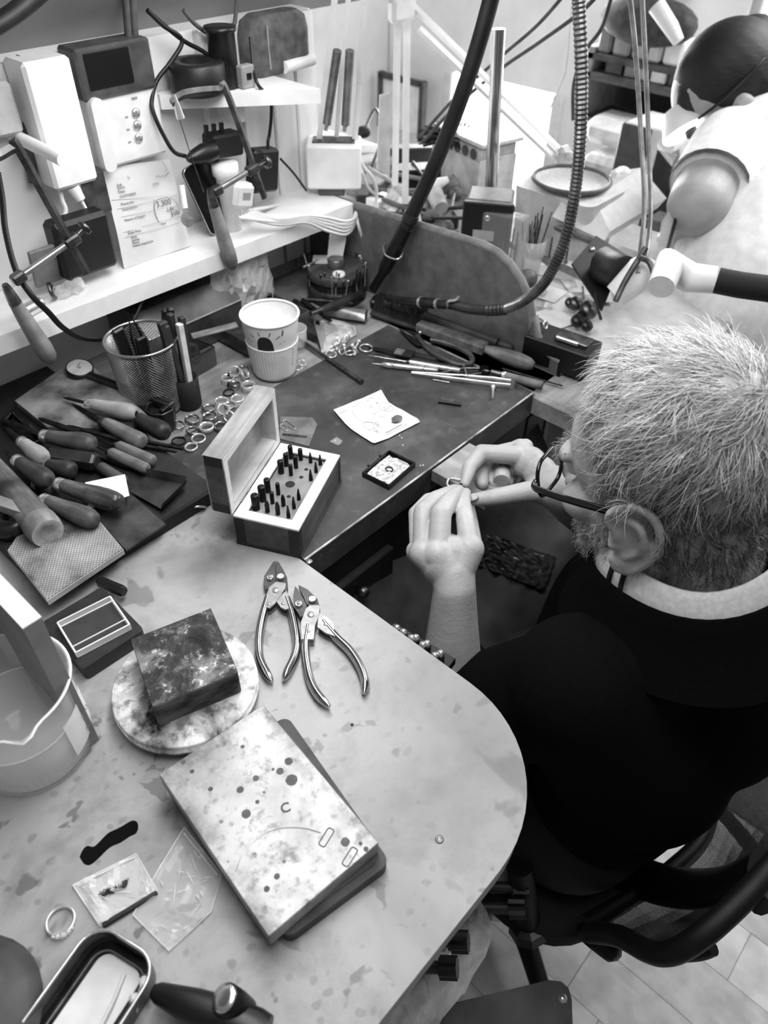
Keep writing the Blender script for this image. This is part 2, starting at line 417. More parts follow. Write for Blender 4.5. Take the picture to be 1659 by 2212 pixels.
# upright panel closing the bench at its far end
_pp = [(.026, 1.045), (-.345, 1.062)] + [(-.345-.105*math.sin(math.radians(a))*.95, 1.062-.10+.10*math.cos(math.radians(a))) for a in (15, 30, 45, 60, 75, 90)] + [(-.449, .985)] + [(-.449-.052*(1-math.cos(math.radians(a))), .985-.05*math.sin(math.radians(a))) for a in (30, 60, 90)] + [(-.501, .60), (.026, .60)]
MYZ = Matrix(((0, 0, 1, 0), (1, 0, 0, 0), (0, 1, 0, 0), (0, 0, 0, 1)))
dp = thing('divider_panel', 'dark grey upright divider panel with a curved corner behind the bench', 'panel', (0, 0, 0))
PANEL = gm('panel_grey', .36, .42, .6, scale=50, bump=.05)
obj('panel_board', MB().prism(_pp, .573, .585, MYZ), PANEL, dp)
obj('panel_edge', MB().tube([(.579, y, z) for y, z in _pp[:-2]], .0068, 8), gm('panel_edge', .40, .48, .6), dp)
# wall shelf on the left wall
SHW = gm('shelf_white', .86, .93, .45, scale=20)
SZ = 1.055
shf = thing('wall_shelf', 'long white painted shelf with worn front edge, running above the bench', 'shelf', (0, 0, 0))
obj('shelf_board', MB().prism([(-.95, .028), (.575, .028), (.575, -.09), (-.95, -.055)], SZ-.024, SZ), SHW, shf)
obj('nail', MB().tube([(P(376, 583, SZ-.014)+Vector((0, .012, 0))), P(360, 582, SZ-.012)], .0011, 6), DSTEEL, shf)
obj('nail', MB().lathe([(.0018, 0), (.0018, .001), (0, .001)], 8, zframe(P(299, 606, SZ-.012), (0, -1, 0))), DSTEEL, shf)
# side panel of the shelving standing on the table (white top edge; the white board toned grey for shade)
sp = thing('side_panel', 'upright shelf side panel with bright top edge, standing on the table left', 'panel', (0, 0, 0))
obj('panel_board', MB().prism([(-.532, TZ), (-.532, 1.088), (-.10, 1.088), (-.10, TZ)], -.219, -.205, MYZ), gm('side_panel_shaded', .50, .56, .6), sp)
obj('top_edge', MB().box((-.212, -.316, 1.0885), (.0145, .432, .002)), SHW, sp)
# ================================================================== ON THE WORK TABLE
def px2(pts, z, M, k=1.0, ox=0, oy=0):
    """photo outline on the plane z -> local xy of frame M"""
    Mi = M.inverted(); return [tuple((Mi @ P(ox+x/k, oy+y/k, z)).xy) for x, y in pts]
def text(parent, s, size, M, mat, name='lettering', bold=0):
    c = bpy.data.curves.new(name, 'FONT'); c.body = s; c.size = size; c.extrude = .00004; c.offset = bold; c.resolution_u = 3
    q = bpy.data.objects.new(name, c); me = bpy.data.meshes.new_from_object(q); bpy.data.objects.remove(q); me.materials.clear()
    return obj(name, me, mat, parent, M)
INK = gm('ink', .12, .16, .7); PENCIL = gm('pencil', .30, .38, .8)
# dark burn mark on the laminate
_b = [(510,590),(530,545),(560,520),(600,525),(640,490),(690,440),(740,415),(780,395),(840,360),(875,365),(885,400),(870,440),(830,460),(770,500),(720,520),(680,550),(630,600),(580,640),(540,635)]
_c = crom([Vector((x, y, 0)) for x, y in _b]+[Vector((510,590,0))], 3)[:-1]
I4 = Matrix()
obj('burn_mark', MB().prism(px2([(v.x, v.y) for v in _c], TZ, I4, 2.9625, 0, 1652), TZ+.0001, TZ+.0003), gm('burn', .06, .09, .9, spec=.1), lt)
# ---- steel block on a dark base
def m_block():
    s = NT('pitted_steel_face'); co = s.coord(); n1 = s.noise(co, 14, 5, .65); n2 = s.noise(co, 90, 4, .7); n3 = s.noise(co, 35, 4, .7)
    c = s.ramp(n1, [(.3, .54), (.6, .72)])
    c = s.mix(s.math('MULTIPLY', s.mask(n2, .54, .66), .5), c, .40)
    c = s.mix(s.math('MULTIPLY', s.mask(n3, .57, .68), .6), c, .30)
    n5 = s.noise(s.coord((1, 1, 1), (0, 0, 0), (4, 2, 0)), 24, 5, .7); sx = s.n('ShaderNodeSeparateXYZ'); s.l(s.tc.outputs['Object'], sx.inputs[0])
    ed = s.math('MAXIMUM', s.mask(sx.outputs[0], -.050, -.080), s.mask(s.math('ABSOLUTE', sx.outputs[1]), .034, .052)); c = s.mix(s.math('MULTIPLY', s.math('MULTIPLY', ed, s.mask(n5, .40, .58)), .75), c, .28)
    v = s.vor(s.coord((1, 1, 1)), 75)
    c = s.mix(s.math('MULTIPLY', s.mask(v, .17, .12), s.mask(n1, .52, .58)), c, .20)
    r = s.math('ADD', s.math('MULTIPLY', n2, .30), .30)
    m = s.fin(c, r, .35, .4); s.bump(n2, .12, .0004); return m
zb = .952
a, b, c_, d = P(569.5, 1522, zb), P(822.7, 1826.8, zb), P(576.3, 2015.8, zb), P(341.7, 1672, zb)
Mb = frame((a+b+c_+d)/4, (b-a)+(c_-d)); Lb = ((b-a).length+(c_-d).length)/2; Wb = ((d-a).length+(c_-b).length)/2
blk = thing('bench_block', 'bright pitted steel bench block with stamped corner marks and dark spots', 'steel block', Mb)
obj('block', MB().box((0, 0, -.0085), (Lb, Wb, .017), .0006), m_block(), blk)
MARK = gm('stamped_mark', .30, .36, .6, .4)
def pt(x, y, z=zb): return Mb.inverted() @ P(340+x/2.9625, 1500+y/2.9625, z)
for (x, y) in ((1082, 915), (1232, 1040)):                     # two stamped lozenge frames
    p = pt(x, y); q = pt(x+60, y-100)-pt(x-40, y+60)
    fr_ = rrect(.0155, .0062, .002, 3); fi = rrect(.0137, .0044, .0013, 3)
    mb = MB(); n = len(fr_)
    mb.add([(u, v, .0002) for u, v in fr_]+[(u, v, .0002) for u, v in fi], [(i, (i+1) % n, n+(i+1) % n, n+i) for i in range(n)])
    obj('stamped_mark', mb, MARK, blk, frame((p.x, p.y, 0), (q.x, q.y, 0)))
arcp = [pt(x, y) for x, y in ((508,1120),(540,1035),(600,960),(680,895),(760,862),(850,850),(960,858),(1050,885))]
mb = MB(); _ar = crom(arcp, 4); mb.add([v for i, p in enumerate(_ar) for v in ((p.x, p.y, .0002), (p.x+.0013*math.cos(i*.05+.9), p.y-.0016, .0002))], [(2*i, 2*i+1, 2*i+3, 2*i+2) for i in range(len(_ar)-1)])
obj('ring_mark', mb, gm('ring_stain', .42, .5, .6, .4), blk)
p = pt(795, 765); q = pt(880, 735)-pt(795, 765)
text(blk, 'C', .011, frame((p.x, p.y, .0002), (q.x, q.y, 0)), MARK, 'stamped_letter', .0002)
_rs = random.Random(5)
mb = MB()
for x, y, r in ((840,428,24),(785,492,22),(858,548,34),(630,537,18),(530,610,20),(568,765,26),(1203,945,25),(340,606,14),(222,493,13),(165,432,15),(545,335,12),(1335,990,14),(1300,955,10),(740,480,9),(765,1165,16),(700,1245,16),(640,688,12),(683,627,7)):
    p = pt(x, y); k = r/2.9625/2560
    mb.add([(p.x, p.y, .00015)]+[(p.x+k*(1+.12*_rs.random())*math.cos(t*PI/9), p.y+k*(1+.12*_rs.random())*math.sin(t*PI/9), .00015) for t in range(18)], [(0, 1+t, 1+(t+1) % 18) for t in range(18)])
_o = obj('rust_spots', mb, gm('rust', .30, .38, .6, .2), blk); _o['kind'] = 'stuff'
zq = .9335
a, b, c_ = P(620, 1546, zq), P(836, 1852, zq), P(618, 2030, zq); d = a+c_-b
Mq = frame((a+c_)/2, b-a)
q4 = [(Mq.inverted() @ v).xy for v in (a, b, c_, d)]
_w = (max(v.x for v in q4)-min(v.x for v in q4)); _h2 = (max(v.y for v in q4)-min(v.y for v in q4))
single('leather_pad', MB().prism(rrect(_w, _h2, .008), -.0128, 0).prism(rrect(_w-.012, _h2-.012, .006), 0, .0013), gm('stained_leather', .16, .34, .6, scale=25, bump=.1), 'dark stained leather slab under the steel block', 'pad', Mq)
# ---- soldering disc, charcoal block
def m_disc():
    s = NT('scorched_firebrick'); co = s.coord(); n1 = s.noise(co, 16, 5, .65, .4); n2 = s.noise(co, 55, 5, .7); v = s.vor(co, 38)
    c = s.ramp(n1, [(.38, .16), (.47, .60), (.62, .90)]); c = s.mix(s.math('MULTIPLY', s.mask(n2, .50, .62), .7), c, .30)
    c = s.mix(s.math('MULTIPLY', s.mask(v, .2, .1), s.mask(n1, .52, .46)), c, .12)
    m = s.fin(c, .85, 0, .2); s.bump(n2, .3, .001); return m
zd = .9405
cd = (P(241, 1482, zd)+P(557, 1468, zd))/2; Rd = (P(241, 1482, zd)-P(557, 1468, zd)).length/2
cd.z = TZ
sd = thing('soldering_disc', 'round scorched firebrick soldering disc with burn stains, beside the steel block', 'soldering disc', T(cd))
obj('disc', MB().lathe([(Rd-.003, .010), (Rd, .010), (Rd, .0125), (Rd, .0125), (Rd-.0005, .019), (Rd-.0016, .0205), (Rd-.0016, .0205), (0, .0205)], 64), m_disc(), sd)
obj('turntable', MB().lathe([(Rd*.86, 0), (Rd*.9, .002), (Rd*.9, .010), (0, .010)], 48, T(.006, .001, 0)), gm('turntable_iron', .14, .24, .6, .3), sd)
def m_char():
    s = NT('charred_block'); co = s.coord(); n1 = s.noise(co, 22, 6, .7, .5); n2 = s.noise(co, 110, 4, .75); 
    c = s.ramp(n1, [(.34, .06), (.5, .24), (.64, .52)]); c = s.mix(s.math('MULTIPLY', s.mask(n2, .57, .66), s.mask(n1, .42, .58)), c, .85)
    m = s.fin(c, s.mask(n2, .9, .3), 0, .4); s.bump(n1, .8, .004); return m
zc = .970
a, b, c_, d = P(282, 1381, zc), P(456, 1313, zc), P(515, 1453, zc), P(329, 1529, zc)
Mc = frame((a+b+c_+d)/4, b-a); q4 = [(Mc.inverted() @ v) for v in (d, c_, b, a)]
top = []
for i in range(4):
    p, q, r_ = q4[i-1], q4[i], q4[(i+1) % 4]
    top += [q+(p-q).normalized()*.003, q+((p-q).normalized()+(r_-q).normalized())*.0009, q+(r_-q).normalized()*.003]
cb = thing('charcoal_block', 'square charred soldering block with glassy flux crust, on the round disc', 'soldering block', Mc)
mb = MB(); mb.loft([[(v.x*k, v.y*k, z) for v in top] for z, k in ((-.0293, 1.0), (-.001, 1.0), (0, .985))], smooth=False)
obj('block', mb, gm('scorched_side', .14, .46, .9, scale=22, stretch=(1, 1, 2), bump=.3), cb)
nx = 22; mb = MB(); gr = random.Random(2)
gv = []
for i in range(nx+1):
    for j in range(nx+1):
        u, v = i/nx, j/nx; p = (q4[0]*(1-u)+q4[1]*u)*(1-v)+(q4[3]*(1-u)+q4[2]*u)*v
        e = min(u, v, 1-u, 1-v); rr = math.hypot(u-.55, v-.5)
        z = .0003+(.0022*math.exp(-((rr-.30)/.07)**2)+.0007*gr.random())*min(1, e*8)
        gv.append((p.x*.985, p.y*.985, z))
mb.add(gv, [(i*(nx+1)+j, (i+1)*(nx+1)+j, (i+1)*(nx+1)+j+1, i*(nx+1)+j+1) for i in range(nx) for j in range(nx)], True)
obj('flux_crust', mb, m_char(), cb)
# ---- parallel pliers
PLS = gm('pliers_steel', .62, .78, .18, 1.0, 30); JAW = gm('pliers_jaw', .22, .32, .4, .4); PLATE = gm('pliers_plate', .46, .60, .35, .35, 80, bump=.05)
def pliers(label, jl, jr, bolts, plates, piv, riv, hl, hr, nutl):
    zt = .930; k = 2.9625; ox, oy = 400, 1200
    o = P(ox+piv[0]/k, oy+piv[1]/k, zt); o.z = TZ
    M = T(o); Z0 = 0.0
    t = thing('parallel_pliers', label, 'pliers', M, None)
    W = lambda pts, z=zt: px2(pts, z, M, k, ox, oy)
    obj('jaw', MB().prism(W(jl), .0025, .0100), JAW, t); obj('jaw', MB().prism(W(jr), .0025, .0100), JAW, t)
    for pl in plates: obj('cover_plate', MB().prism(W(pl), .0090, .0112).prism(W(pl), .0012, .0025), PLATE, t)
    for i, b in enumerate(bolts):
        x, y = W([b])[0]
        mb = MB().lathe([(.0040, .0095), (.0040, .0125), (.0034, .0132), (.0034, .0132), (0, .0132)], 6 if (i == 0) == nutl else 20, T(x, y, 0), smooth=False)
        if (i == 0) == nutl: mb.lathe([(.0022, .0130), (.0022, .0142), (0, .0146)], 14, T(x, y, 0))
        else: mb.box((x, y, .0133), (.0062, .0008, .0004))
        obj('nut' if (i == 0) == nutl else 'screw', mb, STEEL, t)
    x, y = W([piv])[0]; obj('pivot', MB().lathe([(.0038, .0110), (.0036, .0120), (.0025, .0124), (0, .0125)], 20, T(x, y, 0)), STEEL, t)
    for r_ in riv:
        x, y = W([r_])[0]; obj('rivet', MB().sphere((x, y, .0110), (.0021, .0021, .0014), 12, 6), STEEL, t)
    for h, s in ((hl, 1), (hr, -1)):
        pts = crom([Vector((*W([q])[0], .0063)) for q in h], 6); n = len(pts)
        rad = [.0037*(1.15-.1*abs(i/n-.4)) if i < n*.8 else .0037*(1.12-.85*((i/n-.8)/.2)**2) for i in range(n)]
        obj('handle', MB().tube(pts, rad, 12, upv=(0, 0, 1), flat=1.3), PLS, t)
    return t
pliers('closed pair of shiny parallel pliers lying nearest the round disc',
    [(578,35),(562,42),(535,85),(506,130),(500,180),(520,215),(578,215)], [(582,35),(600,44),(625,85),(652,140),(656,190),(642,225),(582,215)],
    [(545,148),(612,143)], [[(518,262),(540,205),(585,172),(645,182),(640,215),(610,262),(575,312),(540,340),(498,330)], [(586,300),(610,265),(648,228),(668,290),(680,340),(640,350),(612,335)]], (580,228), [(537,318),(627,312)],
    [(528,262),(500,350),(478,450),(468,550),(478,650),(520,740),(553,792)], [(646,262),(680,360),(703,470),(710,560),(695,640),(655,725),(628,782)], True)
pliers('slightly opened pair of parallel pliers, the right hand one of the two',
    [(702,195),(693,250),(695,325),(740,395),(778,365),(778,318),(722,215)], [(725,188),(782,216),(846,276),(862,330),(800,330),(775,305)],
    [(727,318),(814,288)], [[(772,345),(800,322),(862,322),(856,390),(832,450),(822,540),(745,540),(742,430)], [(856,372),(905,395),(945,430),(960,520),(900,500),(846,462)]], (805,383), [(788,488),(898,445)],
    [(785,440),(768,560),(776,680),(802,790),(850,880),(922,952)], [(880,412),(970,515),(1050,592),(1112,684),(1150,785),(1145,868)], True)
# ---- black case and the clear box on it
zk = .938
a, b, c_ = P(219, 1266, zk), P(310, 1359, zk), P(179, 1448, zk); d = a+c_-b
Mk = frame((a+c_)/2, b-a)
Lk = (b-a).length; Wk = (c_-b).length
cs = thing('flat_case', 'flat black leather case under the clear box lid, beside the side panel', 'case', Mk)
LEA = gm('black_leather', .12, .20, .5, scale=50, bump=.15)
obj('case_top', MB().prism(rrect(Lk, Wk, .004), -.010, 0), LEA, cs); obj('case_base', MB().prism(rrect(Lk-.001, Wk-.001, .004), -.018, -.0105), LEA, cs)
CLEAR = glass('clear_plastic', .95, .03, .012); CLEARE = glass('clear_plastic_edge', .98, .08, .62)
zf = .941
a, b, c_, d = P(243, 1293, zf), P(278, 1357, zf), P(162, 1418, zf), P(132, 1348, zf)
Mf = frame((a+b+c_+d)/4, b-c_); Lf = (b-c_).length; Wf = (a-b).length
fb = thing('clear_box_lid', 'clear rectangular plastic box lid lying on the black case', 'box lid', Mf)
obj('pane', MB().box((0, 0, .004), (Lf, Wf, .0012)), CLEAR, fb)
mb = MB()
for s in (-1, 1): mb.box((s*(Lf/2), 0, .001), (.0016, Wf, .0075)).box((0, s*(Wf/2), .001), (Lf, .0016, .0075))
mb.box((0, -Wf/2+.008, .0045), (Lf, .0010, .001)).box((0, Wf/2-.007, .0045), (Lf, .0010, .001))
obj('rim', mb, CLEARE, fb)
M_, l_ = lay(230, 1262, 262, 1276, .932)
single('pen_end', MB().lathe([(.004, 0), (.0055, .002), (.006, .03), (.006, .03), (.005, .034), (0, .034)], 6, M_ @ RY(PI/2) @ T(0, 0, l_-.03), smooth=False), BLACK, 'black faceted tool end sticking out from under the tool board', 'tool')
# ---- beaker of water
bkc = P(80, 1611, TZ); Rb = .0475; Hb = .092
bk = thing('beaker', 'clear plastic measuring beaker of water with pouring lip, at the left edge', 'beaker', T(bkc))
BEAK = glass('beaker_plastic', .97, .12, .26); WATER = glass('water', 1.0, .03, .28)
_n = 56; prof = [(0, 0), (Rb-.004, .0), (Rb-.0008, .002), (Rb, .006), (Rb+.0008, .04), (Rb+.0016, .08), (Rb+.0024, Hb-.006), (Rb+.0034, Hb-.002), (Rb+.0044, Hb)]
prof2 = [(r-.0016 if r > .01 else r, z+.0016) for r, z in prof[::-1]]; prof2[0] = (Rb+.003, Hb+.0006)
spd = math.atan2(*(P(18, 1635, 1.04)-P(-30, 1512, 1.04)).yx)
mb = MB(); rings = []
for r, z in prof+prof2:
    ring = []
    for j in range(_n):
        t = 2*PI*j/_n; dt = (t-spd+PI) % (2*PI)-PI; k = math.exp(-(dt/.16)**2)*max(0, (z-Hb+.022)/.022)
        ring.append(((r+.010*k)*math.cos(t), (r+.010*k)*math.sin(t), z+.002*k))
    rings.append(ring)
obj('vessel', mb.loft(rings, (False, False)), BEAK, bk)
obj('rim', MB().tube([((Rb+.0042+.010*math.exp(-(((2*PI*j/_n-spd+PI) % (2*PI)-PI)/.16)**2))*math.cos(2*PI*j/_n), (Rb+.0042+.010*math.exp(-(((2*PI*j/_n-spd+PI) % (2*PI)-PI)/.16)**2))*math.sin(2*PI*j/_n), Hb+.0002) for j in range(_n+1)], .0012, 6), glass('beaker_rim', .97, .1, .7), bk)
obj('water', MB().lathe([(0, .002), (Rb-.004, .002), (Rb-.0016, .006), (Rb-.0008, .052), (Rb-.0008, .052), (0, .0515)], 48), WATER, bk)
obj('water_line', MB().torus(Rb-.0010, .0007, 48, 6, T(0, 0, .052)), glass('beaker_rim', .97, .1, .7), bk)
lb = MB(); rg = [[((Rb+.0018)*math.cos(t), (Rb+.0018)*math.sin(t), z) for t in [spd+.55+i*.07 for i in range(13)]] for z in (.018, .062)]
lb.loft(rg, (False, False), True, None, False)
obj('label_panel', lb, glass('frosted_panel', 1.0, .5, .7), bk)
for s_, dz in (('100', .040), ('50', .024)):
    t = spd+.95; o = Vector(((Rb+.0026)*math.cos(t), (Rb+.0026)*math.sin(t), dz))
    text(bk, s_, .009, frame(o, (-math.sin(t), math.cos(t), 0), (math.cos(t), math.sin(t), 0)), gm('grey_print', .55, .6, .6), 'volume_mark')
# jar behind the side panel
jr_ = thing('dark_jar', 'dark round jar with a pale label behind the side panel', 'jar', T(P(-14, 1395, TZ)))
obj('jar_body', MB().lathe([(.030, 0), (.032, .002), (.032, .05), (.029, .055), (.029, .06), (.027, .06), (.027, .012), (0, .012)], 28), gm('dark_jar', .14, .2, .35), jr_)
obj('label', MB().loft([[(.0324*math.cos(t), .0324*math.sin(t), z) for t in [-.9+i*.12 for i in range(9)]] for z in (.022, .045)], (False, False), True, None, False), PAPER, jr_)
# ---- tin with stones
zt = .944
a, b = P(195, 2000, zt), P(340, 2092, zt); e = P(78, 2150, zt)
xd = (b-a).normalized(); yd = Vector((0, 0, 1)).cross(xd)
if yd.dot(e-a) < 0: yd = -yd
Wt = (b-a).length*.97; Lt = .088
ctr = (a+b)/2+yd*(Lt/2-.004); ctr.z = TZ
Mt = frame(ctr, yd)
tin = thing('metal_tin', 'open rounded metal tin holding a white card and loose rings, bottom left', 'tin', Mt)
po = rrect(Lt, Wt, .017, 7); pi_ = rrect(Lt-.0016, Wt-.0016, .0162, 7); pf = rrect(Lt-.007, Wt-.007, .014, 7)
mb = MB(); mb.loft([[(x, y, z) for x, y in q] for q, z in ((pf, 0), (po, .002), (po, .022), (po, .0235))], (True, False)).loft([[(x, y, z) for x, y in q] for q, z in ((pi_, .0235), (pi_, .003), (pf, .0012))], (False, True))
obj('tin_body', mb, gm('tin_metal', .20, .30, .3, .8), tin)
obj('rolled_rim', MB().tube([(x, y, .0236) for x, y in po+po[:1]], .0011, 6), STEEL, tin)
obj('inner_ledge', MB().tube([(x, y, .006) for x, y in rrect(Lt-.014, Wt-.014, .011, 7)+rrect(Lt-.014, Wt-.014, .011, 7)[:1]], .0010, 6), DSTEEL, tin)
cdd = single('white_card', MB().prism(rrect(Lt-.018, Wt-.021, .009, 5), .0012, .0022), PAPER, 'white card lining the open tin', 'card', Mt @ T(-.001, -.0015, 0))
def ring_mb(R, w, th, seg=26):
    return MB().lathe([(R, -w/2), (R+th*.8, -w*.42), (R+th, 0), (R+th*.8, w*.42), (R, w/2), (R-.0001, 0), (R, -w/2)], seg, cap=(False, False))
_gem = glass('gem', .98, .0, .55)
_tp = [(-.030, .021, .3), (-.018, .0235, 1.1), (.018, .0225, .2), (-.024, .0225, 1.9)]
for i, (x, y, r_) in enumerate(_tp[:3]):
    r0 = thing('stone_ring', ['small ring with a round clear stone at the near wall of the tin', 'small ring with a clear stone leaning in the middle of the tin wall', 'small ring with a clear stone at the far wall of the tin'][i], 'ring', Mt @ T(x, -y if False else y, .0095) @ RZ(r_) @ RX(1.2), 'rings in the tin')
    obj('band', MB().torus(.0055, .0007, 22, 6), SILVER, r0); obj('stone', MB().lathe([(0, -.003), (.0034, 0), (.0022, .0016), (.0022, .0016), (0, .0016)], 10, T(0, .0080, 0) @ RX(-PI/2), smooth=False), _gem, r0)
_p = [Mt @ Vector(q) for q in ((-.030, .004, .004), (-.012, .009, .005), (.008, .0115, .005), (.022, .0085, .004))]
single('cord', MB().tube(crom(_p, 6), .0014, 8), CABLE_W, 'short curved piece of white cord inside the tin', 'cord')
# ---- hammer at the bottom edge
zh = .937
M_, l_ = lay(330, 2140, 575, 2238, zh)
hm = thing('hammer', 'black hammer head with a bright polished face, at the bottom edge', 'hammer', M_)
obj('head', MB().tube([(0, 0, 0), (.004, 0, 0), (.03, 0, 0), (.055, 0, 0), (.075, 0, 0), (l_, 0, 0)], [.004, .0065, .011, .0135, .0135, .012], 20), BLACK, hm)
f0 = M_.inverted() @ P(483, 2155, .958); f1 = M_.inverted() @ P(510, 2172, .944)
ax = (f0-f1).normalized()
obj('face_stem', MB().tube([f1-ax*.012, f1, f0-ax*.002, f0-ax*.001], [.0085, .0095, .0095, .0085], 24), gm('hammer_steel', .12, .2, .3, .6), hm)
obj('polished_face', MB().lathe([(.0085, -.001), (.0082, .0004), (.004, .0009), (0, .001)], 28, zframe(f0, ax)), gm('mirror_steel', .92, .96, .25, 1.0), hm)
sg = P(-78, 2225, TZ)
single('leather_sandbag', MB().lathe([(0, 0), (.04, 0), (.052, .008), (.054, .014), (.046, .026), (.025, .034), (0, .036)], 32, None), gm('sandbag_leather', .14, .34, .6, scale=20, bump=.15), 'dark round leather sandbag at the bottom left corner', 'sandbag', T(sg))
# ---- engagement ring lying on the table
rc = P(132, 1991, TZ+.001); 
er = thing('engagement_ring', 'silver engagement ring with stones lying alone near the zip bags', 'ring', T(rc.x, rc.y, TZ+.0022) @ RZ(.3))
obj('band', MB().torus(.0098, .0010, 40, 8, flat=1.5), SILVER, er)
for k, (t, r_) in enumerate(((3.70, .0022), (4.05, .0030), (4.4, .0022), (3.4, .0014), (4.7, .0014))):
    s_ = obj('stone', MB().lathe([(0, -.0028), (r_, 0), (r_*.65, r_*.5), (r_*.65, r_*.5), (0, r_*.5)], 10, T(.0112*math.cos(t), .0112*math.sin(t), .0006) @ RZ(t) @ RY(PI/2), smooth=False), _gem, er)
# ---- zip bags
def bag(name, label, pts, z, seed, amp, mat, contents=None):
    w = [P(x, y, z) for x, y in pts]; c = sum(w, Vector())/len(w); M = T(c.x, c.y, TZ); rn = random.Random(seed)
    loc = [(v-M.translation).xy for v in w]
    bm = bmesh.new(); vs = [bm.verts.new((x, y, 0)) for x, y in loc]; f = bm.faces.new(vs)
    bmesh.ops.triangulate(bm, faces=[f]); bmesh.ops.subdivide_edges(bm, edges=bm.edges[:], cuts=10, use_grid_fill=True)
    bmesh.ops.triangulate(bm, faces=bm.faces[:])
    fold = [(rn.uniform(0, PI), rn.uniform(-.03, .03), rn.uniform(.5, 1.2)) for _ in range(9)]
    for v in bm.verts:
        h = 0
        for a_, o_, s_ in fold:
            q = v.co.x*math.cos(a_)+v.co.y*math.sin(a_)-o_; h += s_*max(0, 1-abs(q)/.006)*amp
        v.co.z = .0012+h+rn.random()*.0004
    me = bpy.data.meshes.new(name); bm.to_mesh(me); bm.free(); me.polygons.foreach_set('use_smooth', [False]*len(me.polygons))
    t = thing(name, label, 'bag', M); obj('film', me, mat, t)
    n = len(loc); mb = MB().tube([(x, y, .0018) for x, y in loc+loc[:1]], .0005, 5); obj('seam', mb, CLEARE, t)
    cr_ = MB()
    for _ in range(22):
        i, j, k_ = rn.sample(range(n), 3); A0 = Vector((*loc[i], 0)); A1 = Vector((*loc[j], 0)).lerp(Vector((*loc[k_], 0)), rn.random()); t0 = rn.uniform(.1, .6); p = A0.lerp(A1, t0)*.93; q = A0.lerp(A1, t0+rn.uniform(.08, .3))*.93
        cr_.tube([(p.x, p.y, .0030), ((p.x+q.x)/2, (p.y+q.y)/2, .0038), (q.x, q.y, .0030)], [.0001, rn.uniform(.0002, .0005), .0001], 4)
    obj('crease_glints', cr_, gm('film_highlight', .93, .98, .15), t)['kind'] = 'stuff'  # bright streaks painted in as highlights along the film folds
    (x0, y0), (x1, y1) = loc[0], loc[1]; c0 = Vector((0, 0, 0))
    a_, b_ = Vector((x0, y0, .0026)), Vector((x1, y1, .0026)); a_ = a_.lerp(c0, .10); b_ = b_.lerp(c0, .10)
    obj('zip_strip', MB().tube([a_, b_], .0008, 6), CLEARE, t)
    return t, M
FILM = glass('bag_film', .96, .06, .28); FILM2 = glass('bag_film_milky', .96, .2, .5)
bag('zip_bag', 'milky zip bag holding a grey coiled chain, left of the two bags', [(157,1912),(294,1844),(341,1925),(300,1945),(216,2001)], TZ+.002, 4, .0014, FILM2)
bag('zip_bag', 'empty crinkled clear zip bag half under the steel block', [(398,1787),(479,1888),(456,1969),(365,2054),(287,1976),(338,1885)], TZ+.002, 9, .0022, FILM)
mb = MB(); rn = random.Random(8)
for i in range(70):
    t = rn.random(); p = P(215+t*62+rn.uniform(-4, 4), 1937-t*30+rn.uniform(-6, 6), TZ+.001)
    mb.torus(.0011, .0003, 8, 4, T(p.x, p.y, TZ+.001+rn.random()*.003) @ RX(rn.random()*3) @ RY(rn.random()*3))
tag(obj('chain', mb, DSTEEL), 'small heap of fine grey chain inside the milky zip bag', 'chain', None, 'stuff')
M_, l_ = lay(222, 2000, 340, 1928, TZ+.002)
single('dark_strip', MB().box((l_/2, 0, 0), (l_, .004, .003), .0008), gm('dark_strip', .12, .2, .4), 'dark strip along the lower edge of the milky zip bag', 'strip', M_)
# ================================================================== TOOL BOARD AT THE LEFT OF THE BENCH
zt0 = .938
tb = thing('tool_board', 'dark raised tool board by the wall that carries the file handles', 'board', (0, 0, 0))
obj('board', MB().box((-.045, -.169, TZ+.0095), (.216, .376, .017), .001), gm('tool_board_dark', .10, .18, .6), tb)
obj('front_strip', MB().box((-.045, -.3600, TZ+.010), (.214, .005, .016)), BDARK, tb)
def mpoly(pts, z, k=2.9625, ox=0, oy=760):
    """photo outline on plane z -> (frame at centroid, local polygon)"""
    w = [P(ox+x/k, oy+y/k, z) for x, y in pts]; c = sum(w, Vector())/len(w); return T(c), [(v-c).xy for v in w]
def m_canvas():
    s = NT('canvas_board_cover'); co = s.coord(); n1 = s.noise(co, 13, 4, .6); n2 = s.noise(co, 70, 3)
    c = s.ramp(n1, [(.36, .20), (.52, .62), (.7, .78)]); w = s.n('ShaderNodeTexWave'); w.inputs['Scale'].default_value = 110; s.l(s.coord((1, 1, 1), (0, 0, .7)), w.inputs[0])
    w2 = s.n('ShaderNodeTexWave'); w2.inputs['Scale'].default_value = 110; s.l(s.coord((1, 1, 1), (0, 0, 2.27)), w2.inputs[0])
    h = s.math('MULTIPLY', w.outputs['Fac'], w2.outputs['Fac']); c = s.mix(s.math('MULTIPLY', s.mask(h, .35, .10), .5), c, .16)
    m = s.fin(c, .9, 0, .2); s.bump(h, .3, .0006); return m
M_, q = mpoly([(45,1268),(300,1590),(790,1262),(560,990),(200,1040)], zt0+.0075)
cvb = thing('canvas_board', 'canvas covered board with a pale torn edge under the file handles', 'board', M_)
obj('core', MB().prism(q, -.0075, -.001), gm('pale_card_edge', .62, .78, .8, scale=30), cvb); obj('canvas', MB().prism([(x*.985, y*.985) for x, y in q], -.001, 0), m_canvas(), cvb)
M_, q = mpoly([(560,1020),(640,1090),(806,1268),(1060,1100),(985,1040),(840,905),(700,900)], zt0+.0026)
pl = thing('metal_plate', 'flat dark metal plate beside the canvas board at the bench edge', 'plate', M_)
obj('plate', MB().prism(q, -.0026, 0), gm('plate_dark', .26, .40, .4, .5, 25), pl)
